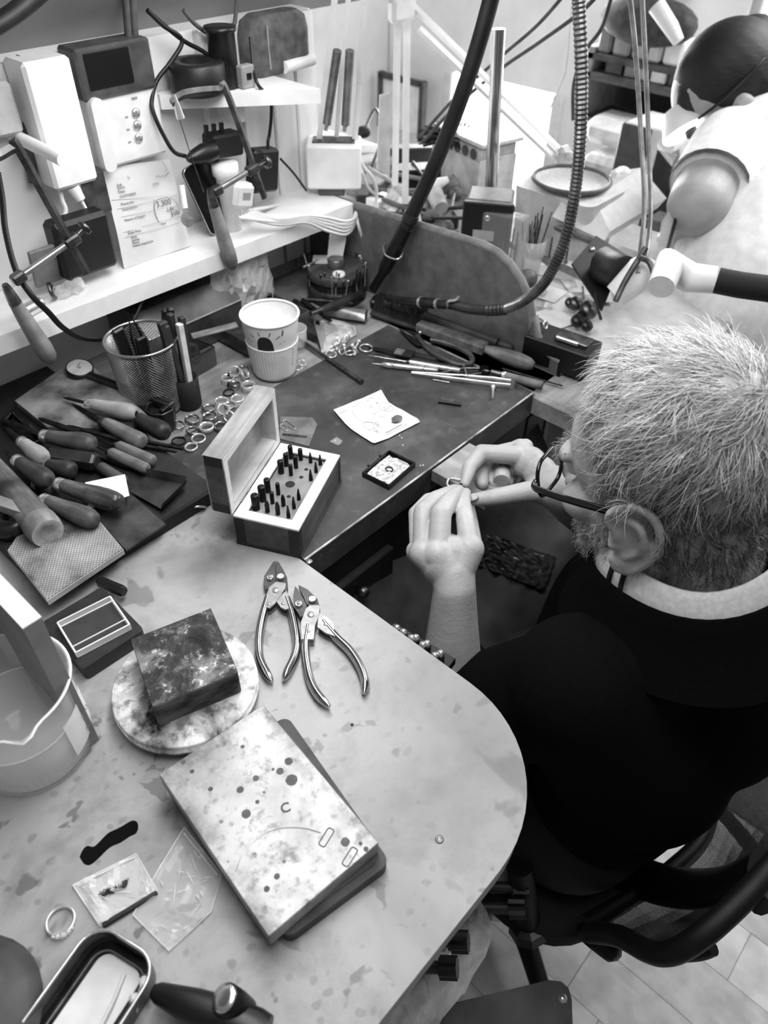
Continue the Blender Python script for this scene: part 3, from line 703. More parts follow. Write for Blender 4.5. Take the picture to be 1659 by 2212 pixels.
_r = pl.matrix_local.inverted() @ P(1042/2.9625, 760+1097/2.9625, zt0+.0026); obj('rivet', MB().lathe([(.0014, 0), (.0014, .0004), (0, .0004)], 10, T(_r.x, _r.y, 0)), BLACK, pl)
# folded scoop tray
M_, q = mpoly([(832,893),(935,800),(1185,850),(1030,1005)], zt0+.006)
sc_ = thing('folded_scoop', 'small folded dark sheet metal scoop with raised sides on the tool board', 'scoop', M_)
mb = MB().prism(q, -.001, 0)
for i, j, h in ((1, 2, .009), (2, 3, .009)):
    (x0, y0), (x1, y1) = q[i], q[j]; nx_, ny_ = (y1-y0), -(x1-x0); l_ = math.hypot(nx_, ny_); cx_, cy_ = (x0+x1)/2, (y0+y1)/2
    s_ = 1 if nx_*cx_+ny_*cy_ > 0 else -1; ex, ey = s_*nx_/l_*.004, s_*ny_/l_*.004
    mb.add([(x0, y0, 0), (x1, y1, 0), (x1+ex, y1+ey, h), (x0+ex, y0+ey, h)], [(0, 1, 2, 3)]); mb.add([(x0, y0, -.001), (x1, y1, -.001), (x1+ex*1.2, y1+ey*1.2, h), (x0+ex*1.2, y0+ey*1.2, h)], [(0, 3, 2, 1)])
obj('scoop_body', mb, gm('scoop_metal', .20, .34, .4, .6, 25), sc_)
_lg = MB().box((0, 0, -.0035), (.02, .02, .005)); obj('fold_base', _lg, BSTEEL, sc_)
# dark strip with a split ring hanging off the edge
M_, l_ = lay(352, 1133, 452, 1055, TZ+.008)
st_ = single('edge_bar', MB().box((l_/2, 0, 0), (l_, .006, .012), .001), BSTEEL, 'thin dark metal bar along the tool board edge, holding the ring hook', 'bar', M_)
_rc = P(425, 1096, TZ+.004)
single('ring_hook', MB().torus(.0095, .0014, 24, 8), STEEL, 'open bright steel ring hook at the tool board edge, left of the punch box', 'ring', zframe(_rc, (.5, .55, .68)))
# worn metal sheet against the wall
M_, q = mpoly([(95,312),(440,75),(600,100),(960,420),(640,490),(300,480)], zt0+.011)
single('wall_sheet', MB().prism(q, -.010, 0), gm('worn_sheet', .24, .72, .45, .35, 16), 'dull light streaked metal sheet leaning by the wall behind the handles', 'sheet', M_)
M_, q = mpoly([(15,430),(85,365),(270,545),(190,590)], zt0+.012)
single('open_grille', MB().tube([(x, y, -.004) for x, y in q+q[:1]], .004, 6).prism([(x*.9, y*.9) for x, y in q], -.011, -.008), BSTEEL, 'dark open metal grille by the wall at the left edge', 'grille', M_)
M_, q = mpoly([(545,835),(800,783),(828,920),(565,1005)], zt0+.014)
single('paper_slip', MB().prism(q, -.0004, 0), PAPER, 'white slip of paper under the two-tone file handle', 'paper', M_)
# ---- files and gravers with wooden handles
def tool(name, label, butt, fer, tip, r, z0, z1, z2, mat, kind='bulb', blade=.35, bmat=None, hole=False):
    k, ox, oy = 2.9625, 0, 760
    a, f = P(ox+butt[0]/k, oy+butt[1]/k, z0), P(ox+fer[0]/k, oy+fer[1]/k, z1)
    r *= 1.14; L = (a-f).length; M = frame(f, a-f); t = thing(name, label, "file", M)
    if kind == 'bulb': prof = [(.55, 0), (.62, .05), (.70, .12), (.72, .22), (.80, .40), (.95, .60), (1.0, .74), (.96, .86), (.80, .95), (.50, .995), (.30, 1.0)]
    elif kind == 'straight': prof = [(.55, 0), (.7, .06), (.8, .2), (.9, .5), (1, .85), (.96, .95), (.8, .99), (.6, 1.0)]
    else: prof = [(.75, 0), (1, .05), (1, .93), (.85, .98), (.7, 1.0)]
    seg = 6 if kind == 'hex' else 18
    obj('handle', MB().lathe([(r*p, q*L) for p, q in prof]+[(0, L)], seg, RY(PI/2), smooth=kind != 'hex'), mat, t)
    obj('ferrule', MB().lathe([(r*.62, -.004), (r*.66, -.003), (r*.66, .004), (r*.62, .005)], 18, RY(PI/2)), STEEL if kind == 'bulb' else DSTEEL, t)
    if tip:
        p = M.inverted() @ P(ox+tip[0]/k, oy+tip[1]/k, z2); bl = r*blade
        obj('blade', MB().tube([Vector((0, 0, 0)), p*.3, p*.8, p], [bl*.5, bl, bl*.8, bl*.15], 6, flat=.5, smooth=False), bmat or BSTEEL, t)
    if hole: obj('hole', MB().lathe([(r*.34, L+.0002), (r*.30, L+.0006), (0, L-.0005)], 14, RY(PI/2)), BLACK, t)
    return t
tool('file', 'pale wooden file handle with a dark hole in its end, topmost of the pile', (872,395), (572,332), (400,290), .0098, .960, .962, .955, HANDLEL, hole=True, blade=.3)
tool('file', 'very dark wooden file handle partly under the pale handle by the black tray', (1070,525), (870,420), None, .0108, .950, .950, .95, HANDLED)
tool('file', 'mottled wooden file handle just in front of the topmost pale handle', (915,580), (665,450), (460,330), .0092, .953, .955, .95, HANDLE, 'straight')
tool('file', 'large brown wooden file handle lying level with a bright ferrule, left of centre', (610,595), (288,540), (20,430), .0108, .960, .960, .955, HANDLED.copy() if False else wood('mid_handle_wood', .26, .42))
tool('file', 'short pale wooden file handle with a chipped butt, at the far left', (285,690), (145,580), (30,480), .0095, .967, .967, .96, HANDLEL)
tool('file', 'black hexagonal file handle beneath the large brown handle', (625,705), (320,660), (200,640), .0098, .953, .953, .95, gm('hex_handle', .14, .24, .4), 'hex')
tool('file', 'dark wooden file handle with a pale chip at its butt, below the short pale one', (480,765), (290,720), (180,680), .0098, .955, .957, .95, HANDLED)
tool('file', 'dark brown wooden file handle pointing down right, second from the left edge', (320,835), (115,700), (40,640), .0105, .962, .962, .96, wood('deep_handle_wood', .22, .36))
tool('file', 'dark wooden file handle half hidden below the second handle from the left', (365,880), (240,850), None, .0095, .949, .949, .95, HANDLED)
tool('file', 'two-tone wooden file handle with a glossy butt, resting on the white paper slip', (780,975), (385,850), None, .0108, .961, .958, .95, wood('glossy_handle_wood', .26, .48, rough=.25))
tool('file', 'brown wooden file handle nearest the canvas board, lowest of the pile', (618,1085), (290,950), (230,920), .0100, .957, .957, .95, wood('mid_handle_wood2', .32, .46))
tool('needle_file', 'thin round wooden needle file handle, upper of the two parallel thin ones', (985,700), (755,600), (630,565), .0062, .949, .949, .947, HANDLE, 'round')
tool('needle_file', 'thin round wooden needle file handle, lower of the two parallel thin ones', (945,752), (705,645), (600,595), .0062, .948, .948, .946, HANDLE, 'round')
tool('needle_file', 'short thin brown wooden needle file handle right above the white paper slip', (800,835), (640,735), (560,690), .0060, .945, .945, .945, wood('mid_handle_wood3', .28, .42), 'round')
def bar(name, label, cat, a, b, w, h, z, mat, z1=None, taper=1.0, k=2.9625, ox=0, oy=760, grp=None):
    p, q = P(ox+a[0]/k, oy+a[1]/k, z), P(ox+b[0]/k, oy+b[1]/k, z if z1 is None else z1); L = (q-p).length
    mb = MB().loft([[(x, y*s/2, c*s*h/2/max(s, .3)*max(s, .3)) for y, c in ((-w, -1), (w, -1), (w, 1), (-w, 1))] for x, s in ((0, 1), (L*.9, (1+taper)/2 if taper < 1 else 1), (L, taper))], smooth=False)
    return single(name, mb, mat, label, cat, frame(p, q-p), grp)
bar('bare_file', 'dark tapering file blade lying pointed across the metal sheet', 'file', (500,515), (245,422), .008, .003, .951, BSTEEL, taper=.15)
bar('bare_file', 'long dark file blade running under the mottled handle', 'file', (790,570), (430,470), .006, .003, .950, BSTEEL, taper=.3)
bar('bare_file', 'narrow dark file blade ending beside the finger rings, farther one', 'file', (930,575), (1175,620), .004, .003, .943, BSTEEL)
bar('bare_file', 'narrow dark file blade ending beside the finger rings, nearer one', 'file', (850,590), (1130,640), .004, .003, .942, BSTEEL, taper=.6)
bar('bare_file', 'dark square bar lying between the thin needle file handles', 'file', (560,640), (820,740), .004, .004, .943, BSTEEL)
bar('scriber', 'dark flat steel strip pointing down to the punch box lid', 'scriber', (1050,690), (1320,835), .006, .002, .926, BSTEEL, taper=.5)
bar('grey_bar', 'grey worn flat bar lying across the thick mandrel at the left edge', 'bar', (-30,962), (235,1050), .0125, .011, .966, gm('grey_bar_paint', .45, .58, .6, scale=25))
# thick tapered wooden ring mandrel
a, f = P(104, 1152, .958), P(-40, 985, .956); M_ = frame(f, a-f); L_ = (a-f).length
mn = thing('ring_mandrel', 'thick tapered wooden ring stick with a turned end, at the left edge', 'ring stick', M_)
obj('shaft', MB().lathe([(.0135, 0), (.0175, L_-.028), (.0165, L_-.026), (.0165, L_-.024)], 28, RY(PI/2)), wood('mandrel_wood', .34, .54, rough=.4), mn)
obj('turned_end', MB().lathe([(.0165, L_-.024), (.0185, L_-.021), (.0185, L_-.008), (.0172, L_-.001), (.0165, L_), (.0165, L_), (.008, L_-.002), (.0035, L_-.004), (0, L_-.004)], 28, RY(PI/2)), wood('mandrel_end', .48, .62), mn)
kb = P(28, 1130, .947)
single('turned_weight', MB().lathe([(0, -.009), (.016, -.009), (.021, -.004), (.022, .003), (.018, .011), (.009, .014), (.006, .012), (.005, .004), (0, .003)], 28), gm('knob_dark', .06, .14, .3), 'round black turned knob with a hole in its top, left of the mandrel', 'weight', zframe(kb+Vector((0, 0, .0)), (-.05, -.1, 1)))
lp = P(0, 945, .985)
single('black_bowl', MB().lathe([(.0, -.02), (.02, -.02), (.03, -.005), (.032, .02), (.029, .02), (.026, 0), (0, -.008)], 28), RUBBER, 'black round cup cut off by the left edge of the picture', 'cup', T(-.245, -.225, .960))
# ---- dial gauge and long calliper
dc = P(172, 795, .957)
dg = thing('dial_gauge', 'small round dial gauge with white face on the long black calliper', 'gauge', zframe(dc, (.05, -.25, 1)))
obj('case', MB().lathe([(0, -.017), (.012, -.017), (.016, -.010), (.0180, -.008), (.0180, .001), (.0165, .002), (.0165, .0005), (0, .0005)], 32), gm('gauge_case', .12, .2, .35, .3), dg)
obj('dial_face', MB().lathe([(.0163, .0008), (0, .0008)], 32), PAPER, dg)
obj('needle', MB().box((.004, .003, .0011), (.011, .0007, .0003), 0, RZ(.6)).lathe([(.0014, .001), (0, .0018)], 10), BLACK, dg)
M_, l_ = lay(190, 812, 372, 878, .950)
cl = thing('calliper', 'long dark square calliper beam running from the dial gauge past the mesh cup', 'calliper', M_)
obj('beam', MB().box((l_/2, 0, 0), (l_, .011, .010), .001), gm('calliper_dark', .18, .28, .4, .4), cl)
obj('groove', MB().box((l_/2, 0, .0053), (l_*.96, .003, .0006)), BLACK, cl)
obj('jaw', MB().box((l_-.004, -.006, -.004), (.007, .024, .016), .001), BSTEEL, cl); obj('blade', MB().box((.08, -.018, -.008), (.11, .028, .003), .001), BSTEEL, cl)
bx = P(350, 900, .935)
ot = thing('octagon_pot', 'small black octagonal pot with open top between calliper and rings', 'pot', T(bx.x, bx.y, TZ))
obj('pot_body', MB().loft([[(r*math.cos(PI/8+i*PI/4), r*math.sin(PI/8+i*PI/4), z) for i in range(8)] for r, z in ((.017, 0), (.019, .030), (.0165, .030), (.015, .003))], smooth=False), BLACK, ot)
obj('rim', MB().tube([(.0185*math.cos(PI/8+i*PI/4), .0185*math.sin(PI/8+i*PI/4), .0302) for i in range(9)], .0007, 5), DSTEEL, ot)
# ---- wire mesh pencil cup
mcp = P(336, 868, TZ); Rm0, Rm1, Hm = .041, .0455, .098
mc = thing('mesh_cup', 'silver wire mesh pencil cup standing by the wall', 'pencil cup', T(mcp))
MESHM = gm('mesh_metal', .55, .7, .3, .9)
nu, nv = 64, 44; mb = MB(); pts = []
for j in range(nv+1):
    r = Rm0+(Rm1-Rm0)*j/nv
    for i in range(nu): a = 2*PI*(i+.5*(j % 2))/nu; pts.append((r*math.cos(a), r*math.sin(a), .004+(Hm-.006)*j/nv))
bm = bmesh.new(); bv = [bm.verts.new(p) for p in pts]
for j in range(0, nv-1):
    for i in range(nu):
        k = i+(1 if j % 2 else 0); a = bv[j*nu+i]; 
        if j % 2 == 0: q = (bv[j*nu+i], bv[(j+1)*nu+i], bv[(j+2)*nu+i], bv[(j+1)*nu+(i-1) % nu])
        else: q = (bv[j*nu+i], bv[(j+1)*nu+(i+1) % nu], bv[(j+2)*nu+i], bv[(j+1)*nu+i])
        bm.faces.new(q)
me = bpy.data.meshes.new('mesh_wall'); bm.to_mesh(me); bm.free()
ow = obj('mesh_wall', me, MESHM, mc); md = ow.modifiers.new('wire', 'WIREFRAME'); md.thickness = .0009; md.use_even_offset = False; ow['kind'] = 'stuff'
obj('rim', MB().torus(Rm1+.0003, .0019, 48, 8, T(0, 0, Hm)), MESHM, mc); obj('base', MB().lathe([(0, .0005), (Rm0, .0005), (Rm0+.0008, .003), (Rm0, .005), (0, .003)], 40), MESHM, mc)
for i, (x, y, l_, w, lb_) in enumerate(((-.012, .010, .118, .016, 'flat black tool handle standing at the left inside the mesh cup'), (.002, .0, .10, .015, 'dark square ended bar standing in the middle of the mesh cup'), (.022, -.008, .128, .010, 'black plier arm rising over the right rim of the mesh cup'), (.026, .006, .120, .009, 'second black plier arm behind the right rim of the mesh cup'))):
    single('standing_tool', MB().box((0, 0, l_/2), (w, .008, l_), .002), BLACK, lb_, 'tool', T(mcp.x+x, mcp.y+y, TZ+.004) @ RY((-.12, -.05, .16, .14)[i]) @ RX(.05))
single('tweezer_points', MB().tube([(0, 0, .01), (-.006, 0, .10), (-.003, 0, .135)], [.003, .003, .0005], 6, flat=.5).tube([(0.002, 0, .01), (.008, 0, .10), (-.001, 0, .135)], [.003, .003, .0005], 6, flat=.5), BSTEEL, 'dark tweezers standing points up in the mesh cup', 'tweezers', T(mcp.x-.008, mcp.y-.004, TZ+.004))
# ---- black holder with square file tubes
hp = P(410, 872, TZ)
hd = single('tube_holder', MB().lathe([(0, 0), (.0165, 0), (.0168, .002), (.0172, .043), (.0160, .0435), (.0155, .004), (0, .004)], 36), RUBBER, 'matt black cylindrical holder for the square tubes', 'holder', T(hp))
_rtb = random.Random(11)
for i, (x, y, h, tz, lite) in enumerate(((-.008, .003, .128, -.10, 0), (-.003, .009, .122, -.06, 0), (.004, .008, .126, .0, 0), (.0085, .001, .124, .03, 0), (.002, -.007, .118, .02, 1), (-.007, -.005, .120, -.06, 0))):
    mt = gm('pale_tube', .72, .85, .5, scale=60) if lite else gm('dark_tube', .14, .24, .45)
    tt = single('file_tube', MB().box((0, 0, h/2), (.0078, .0078, h), .0008), mt, ['square dark tube leaning out left in the black holder', 'square dark tube at the back left of the black holder', 'square dark tube at the back middle of the black holder', 'square dark tube at the right of the black holder', 'pale white streaked square tube at the front of the black holder', 'square dark tube at the front left of the black holder'][i], 'tube', T(hp.x+x*.8, hp.y+y*.8, TZ+.004) @ RY(tz) @ RX(.03*(1-i % 3)))
    if i in (0, 1, 2, 3):
        for q in range(2): single('needle', MB().cyl((0, 0, 0), (0, 0, .022+.012*_rtb.random()), .0013, .0009, 6), BLACK, ['left', 'right'][q]+' needle file end in the '+['tube leaning out left', 'back left tube', 'back middle tube', 'right hand tube'][i]+' of the black holder', 'needle file', tt.matrix_local @ T(-.002+.004*q, .001, h), 'needle files in the tubes')
# ---- clear tray of polishing buffs behind the cup
def tr(x, y, z): return P(330+x/2.9625, 460+y/2.9625, z)
a, b, c_ = tr(240, 800, TZ), tr(310, 1108, TZ), tr(600, 930, TZ)
Mtr = frame((a+c_)/2+(b-a)*.38, c_-b); Ltr = (c_-b).length*1.05; Wtr = .085
Mtr = frame(b+(c_-b)*.48+Vector((-.045, .062, 0)), c_-b); 
bt = thing('buff_tray', 'low clear plastic tray of old polishing buffs behind the paper cup', 'tray', Mtr)
SMOKE = glass('smoked_plastic', .35, .1, .45)
mb = MB().box((0, 0, .001), (Ltr, Wtr, .002))
for s in (-1, 1): mb.box((s*Ltr/2, 0, .014), (.0015, Wtr, .028)).box((0, s*Wtr/2, .014), (Ltr, .0015, .028))
obj('tray_body', mb, SMOKE, bt)
obj('tray_rim', MB().tube([(Ltr/2*x, Wtr/2*y, .028) for x, y in ((-1,-1),(1,-1),(1,1),(-1,1),(-1,-1))], .0013, 6), DSTEEL, bt)
_rb = random.Random(4)
for i, (x, y, r, h, g_) in enumerate(((-.030, .010, .015, .022, .42), (-.032, -.022, .013, .016, .5), (.000, -.016, .014, .020, .22), (.012, .018, .013, .024, .34), (.032, -.008, .014, .02, .25), (-.010, .026, .011, .018, .3), (.034, .024, .011, .016, .2))):
    single('polishing_buff', MB().lathe([(0, 0), (r, 0), (r*1.05, h*.3), (r*.98, h), (r*.4, h), (r*.35, h*.7), (0, h*.7)], 20), gm('buff%d' % i, g_*.7, g_, .9, scale=60, bump=.2), ['round felt polishing buff, large and grey, left in the clear tray', 'pale polishing buff at the near left of the clear tray', 'dark polishing buff at the near middle of the clear tray', 'tall grey buff in the middle of the clear tray', 'dark buff at the near right of the clear tray', 'small buff at the back of the clear tray', 'small dark buff at the back right of the clear tray'][i], 'buff', Mtr @ T(x, y, .003) @ RX(_rb.uniform(-.3, .3)) @ RY(_rb.uniform(-.3, .3)))
a, b = tr(250, 790, TZ+.05), tr(540, 715, TZ+.055)
single('ruler', MB().box((0, 0, 0), ((b-a).length, .014, .0025), .0005), gm('ruler_grey', .38, .55, .5, scale=30), 'worn grey ruler lying across the back of the buff tray', 'ruler', frame((a+b)/2, b-a))
# ================================================================== ON THE JEWELLER BENCH
Z1 = TZ+.0012
# ---- punch box
zr = .962
A, B, D = P(503, 1114.6, zr), P(644.7, 1147, zr), P(608.6, 958, zr)
xd = B-A; yd = D-A; Lx = xd.length; Ly = yd.length
Mx = frame(A, xd)
if (Mx.inverted() @ D).y < 0: raise Exception('box frame')
Mx = frame(A, xd); HB = zr-Z1
PBW = wood('punch_box_wood', .30, .40, 9, 1, .5, .1); PBD = wood('punch_box_joint', .16, .22, 9, 1, .5, .1); PBL = wood('punch_box_rim', .84, .92, 9, 1, .55, .05); PBT = wood('lid_top_wood', .52, .68, 9, 1, .5, .1); PBI = wood('lid_inside_wood', .66, .80, 9, 1, .6, .05)
pb = thing('punch_box', 'open wooden box holding steel dapping punches, its lid hinged back', 'box', Mx)
w_ = .0125
for y in (.004, Ly-.004): obj('box_wall', MB().box((Lx/2, y, -HB/2-.001), (Lx-.024, .008, HB-.002)), PBW, pb)
for x in (.004, Lx-.004): obj('box_wall', MB().box((x, Ly/2, -HB/2-.001), (.008, Ly-.016, HB-.002)), PBW, pb)
for x in (.006, Lx-.006):
    for y in (.004, Ly-.004): obj('corner_joint', MB().box((x, y, -HB/2-.001), (.0122, .0084, HB-.002), .0006), PBD, pb)
obj('box_floor', MB().box((Lx/2, Ly/2, -HB+.0015), (Lx+.002, Ly+.002, .003), .0008), PBD, pb)
mb = MB().box((Lx/2, w_/2, -.0005), (Lx, w_, .003), .0005).box((Lx/2, Ly-w_/2, -.0005), (Lx, w_, .003), .0005).box((w_/2, Ly/2, -.0005), (w_, Ly-2*w_, .003), .0005).box((Lx-w_/2, Ly/2, -.0005), (w_, Ly-2*w_, .003), .0005)
obj('rim', mb, PBL, pb)
ZP = -.0035
ins = obj('punch_block', MB().box((Lx/2, Ly/2, ZP-.006), (Lx-2*w_, Ly-2*w_, .012)), wood('punch_block_wood', .46, .56, 7, 1), pb)
def bz(x, y, z): return Mx.inverted() @ P(400+x/2.9625, 800+y/2.9625, zr+z)
for x, y, r in ((775,635,14), (743,685,14), (672,730,33), (663,808,14)):
    p = bz(x, y, ZP); obj('socket', MB().lathe([(r/2.9625*.80/1610, .0003), (r/2.9625*.80/1610*.93, .0005), (0, -.0001)], 18, T(p.x, p.y, ZP)), RUBBER, ins)
PUN = gm('punch_steel', .10, .20, .35, .7, 60)
pl_ = [((455,885),(452,800),26,'fat','largest punch, nearest the lid at the near end'), ((497,830),(488,745),25,'fat','second largest punch, by the lid hinge'), ((530,775),(525,698),21,'fat','third punch along the hinge side, near half'),
 ((615,655),(612,580),21,'fat','thick punch nearest the hinge in the far half'), ((648,610),(643,535),17,'fat','second punch along the hinge side in the far half'), ((677,562),(674,485),17,'fat','farthest punch on the hinge side'), ((740,572),(735,505),16,'fat','farthest thick punch away from the hinge'),
 ((710,622),(706,550),16,'fat','thick punch in the middle of the far half'), ((678,670),(675,605),14,'fat','short thick punch just beyond the big empty socket'), ((597,793),(592,725),14,'fat','medium punch left of the big empty socket'), ((560,850),(556,782),14,'fat','medium punch in the middle row of the near half'),
 ((528,905),(520,840),15,'mid','medium punch at the near end of the middle row'), ((595,920),(588,850),15,'mid','punch at the near end of the third row'), ((630,865),(625,803),14,'mid','punch in the third row of the near half'),
 ((803,590),(797,530),13,'tap','fine tapered punch at the far end, third row'), ((865,603),(857,545),13,'tap','fine tapered punch at the far right corner'), ((838,652),(832,592),13,'tap','fine tapered punch second from the far right corner'), ((805,702),(797,640),14,'tap','fine tapered punch third from the far right corner'),
 ((728,826),(719,765),13,'tap','fine tapered punch on the outer side right of the big socket'), ((697,882),(688,815),13,'tap','fine tapered punch second from the near right corner'), ((662,940),(656,872),13,'tap','fine tapered punch at the near right corner')]
for (bx_, by_), (tx_, ty_), r, k, nm in pl_:
    p = bz(bx_, by_, ZP); rr = r/2.9625*.82/1610
    h = (by_-ty_)/2.9625*.82/1610/math.cos(math.radians(45))
    prof = {'fat': [(rr, 0), (rr, h*.9), (rr*.85, h*.96), (rr*.85, h*.96), (rr*.45, h), (rr*.3, h*.985), (0, h*.985)], 'mid': [(rr, 0), (rr, h*.62), (rr*.62, h*.95), (rr*.5, h), (0, h)], 'tap': [(rr, 0), (rr*.95, h*.35), (rr*.42, h*.92), (rr*.36, h), (0, h)]}[k]
    single('punch', MB().lathe(prof, 18), PUN, 'dark '+nm+' of the box', 'punch', Mx @ T(p.x, p.y, ZP+.0003), 'punches in the wooden box')
# lid
best = None
for k in range(60, 130):
    th = math.radians(k); q = Mx @ Vector((math.cos(th)*Lx, 0, math.sin(th)*Lx+.002))
    d_ = q-CAMLOC; zz = d_.dot(_fw); px_ = (829.5+FPX*d_.dot(_rt)/zz, 1106-FPX*d_.dot(_up)/zz); e_ = math.hypot(px_[0]-481, px_[1]-994)
    if best is None or e_ < best[0]: best = (e_, th)
ld = obj('lid', MB().box((Lx-.004, Ly/2, .011), (.008, Ly-.016, .022)).box((.004, Ly/2, .011), (.008, Ly-.016, .022)).box((Lx/2, .004, .011), (Lx-.024, .008, .022)).box((Lx/2, Ly-.004, .011), (Lx-.024, .008, .022)), PBW, pb, T(-.0008, 0, .0018) @ RY(-best[1]))
obj('lid_panel', MB().box((Lx/2, Ly/2, .0225), (Lx, Ly, .003), .0008), PBT, ld)
obj('lid_top_side', MB().box((Lx+.0003, Ly/2, .0112), (.0012, Ly, .0222)), PBT, ld)
obj('lid_lining', MB().box((Lx/2, Ly/2, .0200), (Lx-.016, Ly-.016, .002)).box((.0086, Ly/2, .0105), (.0012, Ly-.018, .0205)).box((Lx-.0086, Ly/2, .0105), (.0012, Ly-.018, .0205)).box((Lx/2, .0086, .0105), (Lx-.018, .0012, .0205)).box((Lx/2, Ly-.0086, .0105), (Lx-.018, .0012, .0205)), PBI, ld)
mb = MB().box((Lx/2, .004, .0005), (Lx, .008, .0015)).box((Lx/2, Ly-.004, .0005), (Lx, .008, .0015)).box((.004, Ly/2, .0005), (.008, Ly-.016, .0015)).box((Lx-.004, Ly/2, .0005), (.008, Ly-.016, .0015))
obj('lid_rim', mb, PBL, ld)
for x in (.006, Lx-.006):
    for y in (.0035, Ly-.0035): obj('corner_joint', MB().box((x, y, .0115), (.0122, .0078, .0205), .0004), PBD, ld)
for y in (.25, .75): obj('hinge', MB().cyl((-.0005, Ly*y-.012, .001), (-.0005, Ly*y+.012, .001), .0014, .0014, 8), DSTEEL, pb)
# ---- paper cup with printed sun and corrugated sleeve
cpc = P(594, 800, Z1); cpc.z = Z1
cpz = thing('paper_cup', 'white paper coffee cup with a printed sun and corrugated sleeve', 'cup', T(cpc))
def cr(z): return .0285+(.0400-.0285)*z/.092
CUPM = gm('cup_paper', .88, .93, .5)
obj('cup_wall', MB().lathe([(0, .004), (cr(0), .004), (cr(0)+.0003, 0), (cr(0)+.0008, .0005), (cr(.0885), .0885)], 56, cap=(False, False)).lathe([(cr(.0885)-.0008, .0885), (cr(.01)-.0008, .006), (0, .006)], 56, cap=(False, False)), CUPM, cpz)
obj('rolled_rim', MB().torus(cr(.0905), .0017, 56, 10, T(0, 0, .0905)), CUPM, cpz)
fa = math.atan2(CAMLOC.y-cpc.y, CAMLOC.x-cpc.x)
def cyl_patch(a0, a1, z0, z1, n, off, wav=0.0):
    mb = MB(); rg = []
    for zz in (z0, z1):
        rg.append([((cr(zz)+off+wav*math.sin(i*PI))*math.cos(a0+(a1-a0)*i/n), (cr(zz)+off+wav*math.sin(i*PI))*math.sin(a0+(a1-a0)*i/n), zz) for i in range(n+1)])
    return mb.loft(rg, (False, False), True, None, False)
rg = []; n_ = 300
for zz in (.004, .052):
    rg.append([((cr(zz)+.0014+(.0004 if (i//3) % 2 and not 60 < i < 108 else 0))*math.cos(fa+2*PI*i/n_-1.15), (cr(zz)+.0014+(.0004 if (i//3) % 2 and not 60 < i < 108 else 0))*math.sin(fa+2*PI*i/n_-1.15), zz) for i in range(n_)])
obj('sleeve', MB().loft(rg, (False, False), False), gm('sleeve_card', .80, .86, .7), cpz)
obj('sleeve_edge', MB().torus(cr(.052)+.0012, .0009, 56, 6, T(0, 0, .052)), CUPM, cpz)
CINK = gm('cup_ink', .10, .14, .6); CINK2 = gm('cup_ink_grey', .38, .46, .6)
def cs_(t, z, off=.0003): return ((cr(z)+off)*math.cos(fa+t), (cr(z)+off)*math.sin(fa+t), z)
ts = -.28
outl = [(ts-.33, .045), (ts-.33, .057), (ts-.29, .0625), (ts-.20, .0665), (ts-.06, .0685), (ts+.08, .068), (ts+.20, .065), (ts+.29, .060), (ts+.33, .054), (ts+.33, .045)]
tops = sorted(set(outl)); mb = MB(); cols = []
for i in range(25):
    t = ts-.33+.66*i/24; u = (i/24*2-1); zt_ = .053+.0225*math.sqrt(max(0, 1-abs(u)**2.6)); cols.append([cs_(t, .0525+(zt_-.0525)*j/8) for j in range(9)])
mb.loft(cols, (False, False), True, None, False)
obj('printed_sun', mb, CINK, cpz)
mb = MB()
for a_ in (-75, -45, -15, 18, 48, 78):
    s_, c_ = math.sin(math.radians(a_)), math.cos(math.radians(a_)); k = cr(.06)
    p0 = (ts+.0185*s_/k*1.1, .0595+.0175*c_); p1 = (ts+.0255*s_/k*1.1, .0595+.0240*c_); wv = .0008
    mb.add([cs_(p0[0]-wv*c_/k, p0[1]+wv*s_), cs_(p0[0]+wv*c_/k, p0[1]-wv*s_), cs_(p1[0]+wv*c_/k, p1[1]-wv*s_), cs_(p1[0]-wv*c_/k, p1[1]+wv*s_)], [(0, 1, 2, 3)])
obj('printed_rays', mb, CINK2, cpz)['kind'] = 'stuff'
mb = MB(); dp_ = [(.50, .0845), (.56, .083), (.545, .077), (.50, .0735), (.465, .0755), (.475, .080)]; mb.add([cs_(t-.12, z) for t, z in dp_], [tuple(range(6))]); obj('printed_drop', mb, CINK2, cpz)
for i in range(6): obj('printed_letter', MB().add([cs_(.86+du*.02, .020+i*.005+dv*.0032, .0020) for du, dv in ((0, 0), (1.6, .2), (1.6, .8), (0, 1))], [(0, 1, 2, 3)]), CINK, cpz)
# ---- finger rings scattered in front of the buffs
RW = 2.9625
RL = [(440,1200,48,'b','wide pale band below the signet rings'),(540,1185,45,'b','bright band right of the wide pale one'),(612,1108,50,'w','thick wide band nearest the paper cup'),(485,1145,40,'d','dark oxidised band behind the thick wide one'),
 (360,1252,45,'s','square topped signet ring left of the cluster'),(492,1232,38,'b','tilted bright band beside the signet ring'),(452,1268,40,'t','ring with a tall shank turned towards the viewer'),(492,1312,38,'t','chunky signet ring hard by the punch box lid'),
 (365,1308,52,'g','grooved band with a stepped profile'),(252,1325,52,'g','broad dark banded ring on the left of the group'),(250,1390,42,'b','small plain band in the middle row, left'),(345,1375,52,'w','broad polished band in the middle row'),(440,1370,48,'w','broad band half hidden by the punch box lid'),
 (155,1355,48,'b','leftmost pale ring beside the octagonal pot'),(165,1455,50,'d','flat black ring on the dark metal, left'),(292,1440,50,'b','plain band in the last row, right'),(245,1495,45,'b','nearest plain thin band of the scattered rings'),
 (480,1058,46,'s','oval topped signet ring near the buff tray'),(528,1022,36,'t','small ring with two bright stones near the tray'),(575,1000,42,'b','thin band against the foot of the paper cup'),(522,1098,40,'s','grey square ring behind the thick wide band'),(590,1040,34,'t','small fancy ring left of the cup foot')]
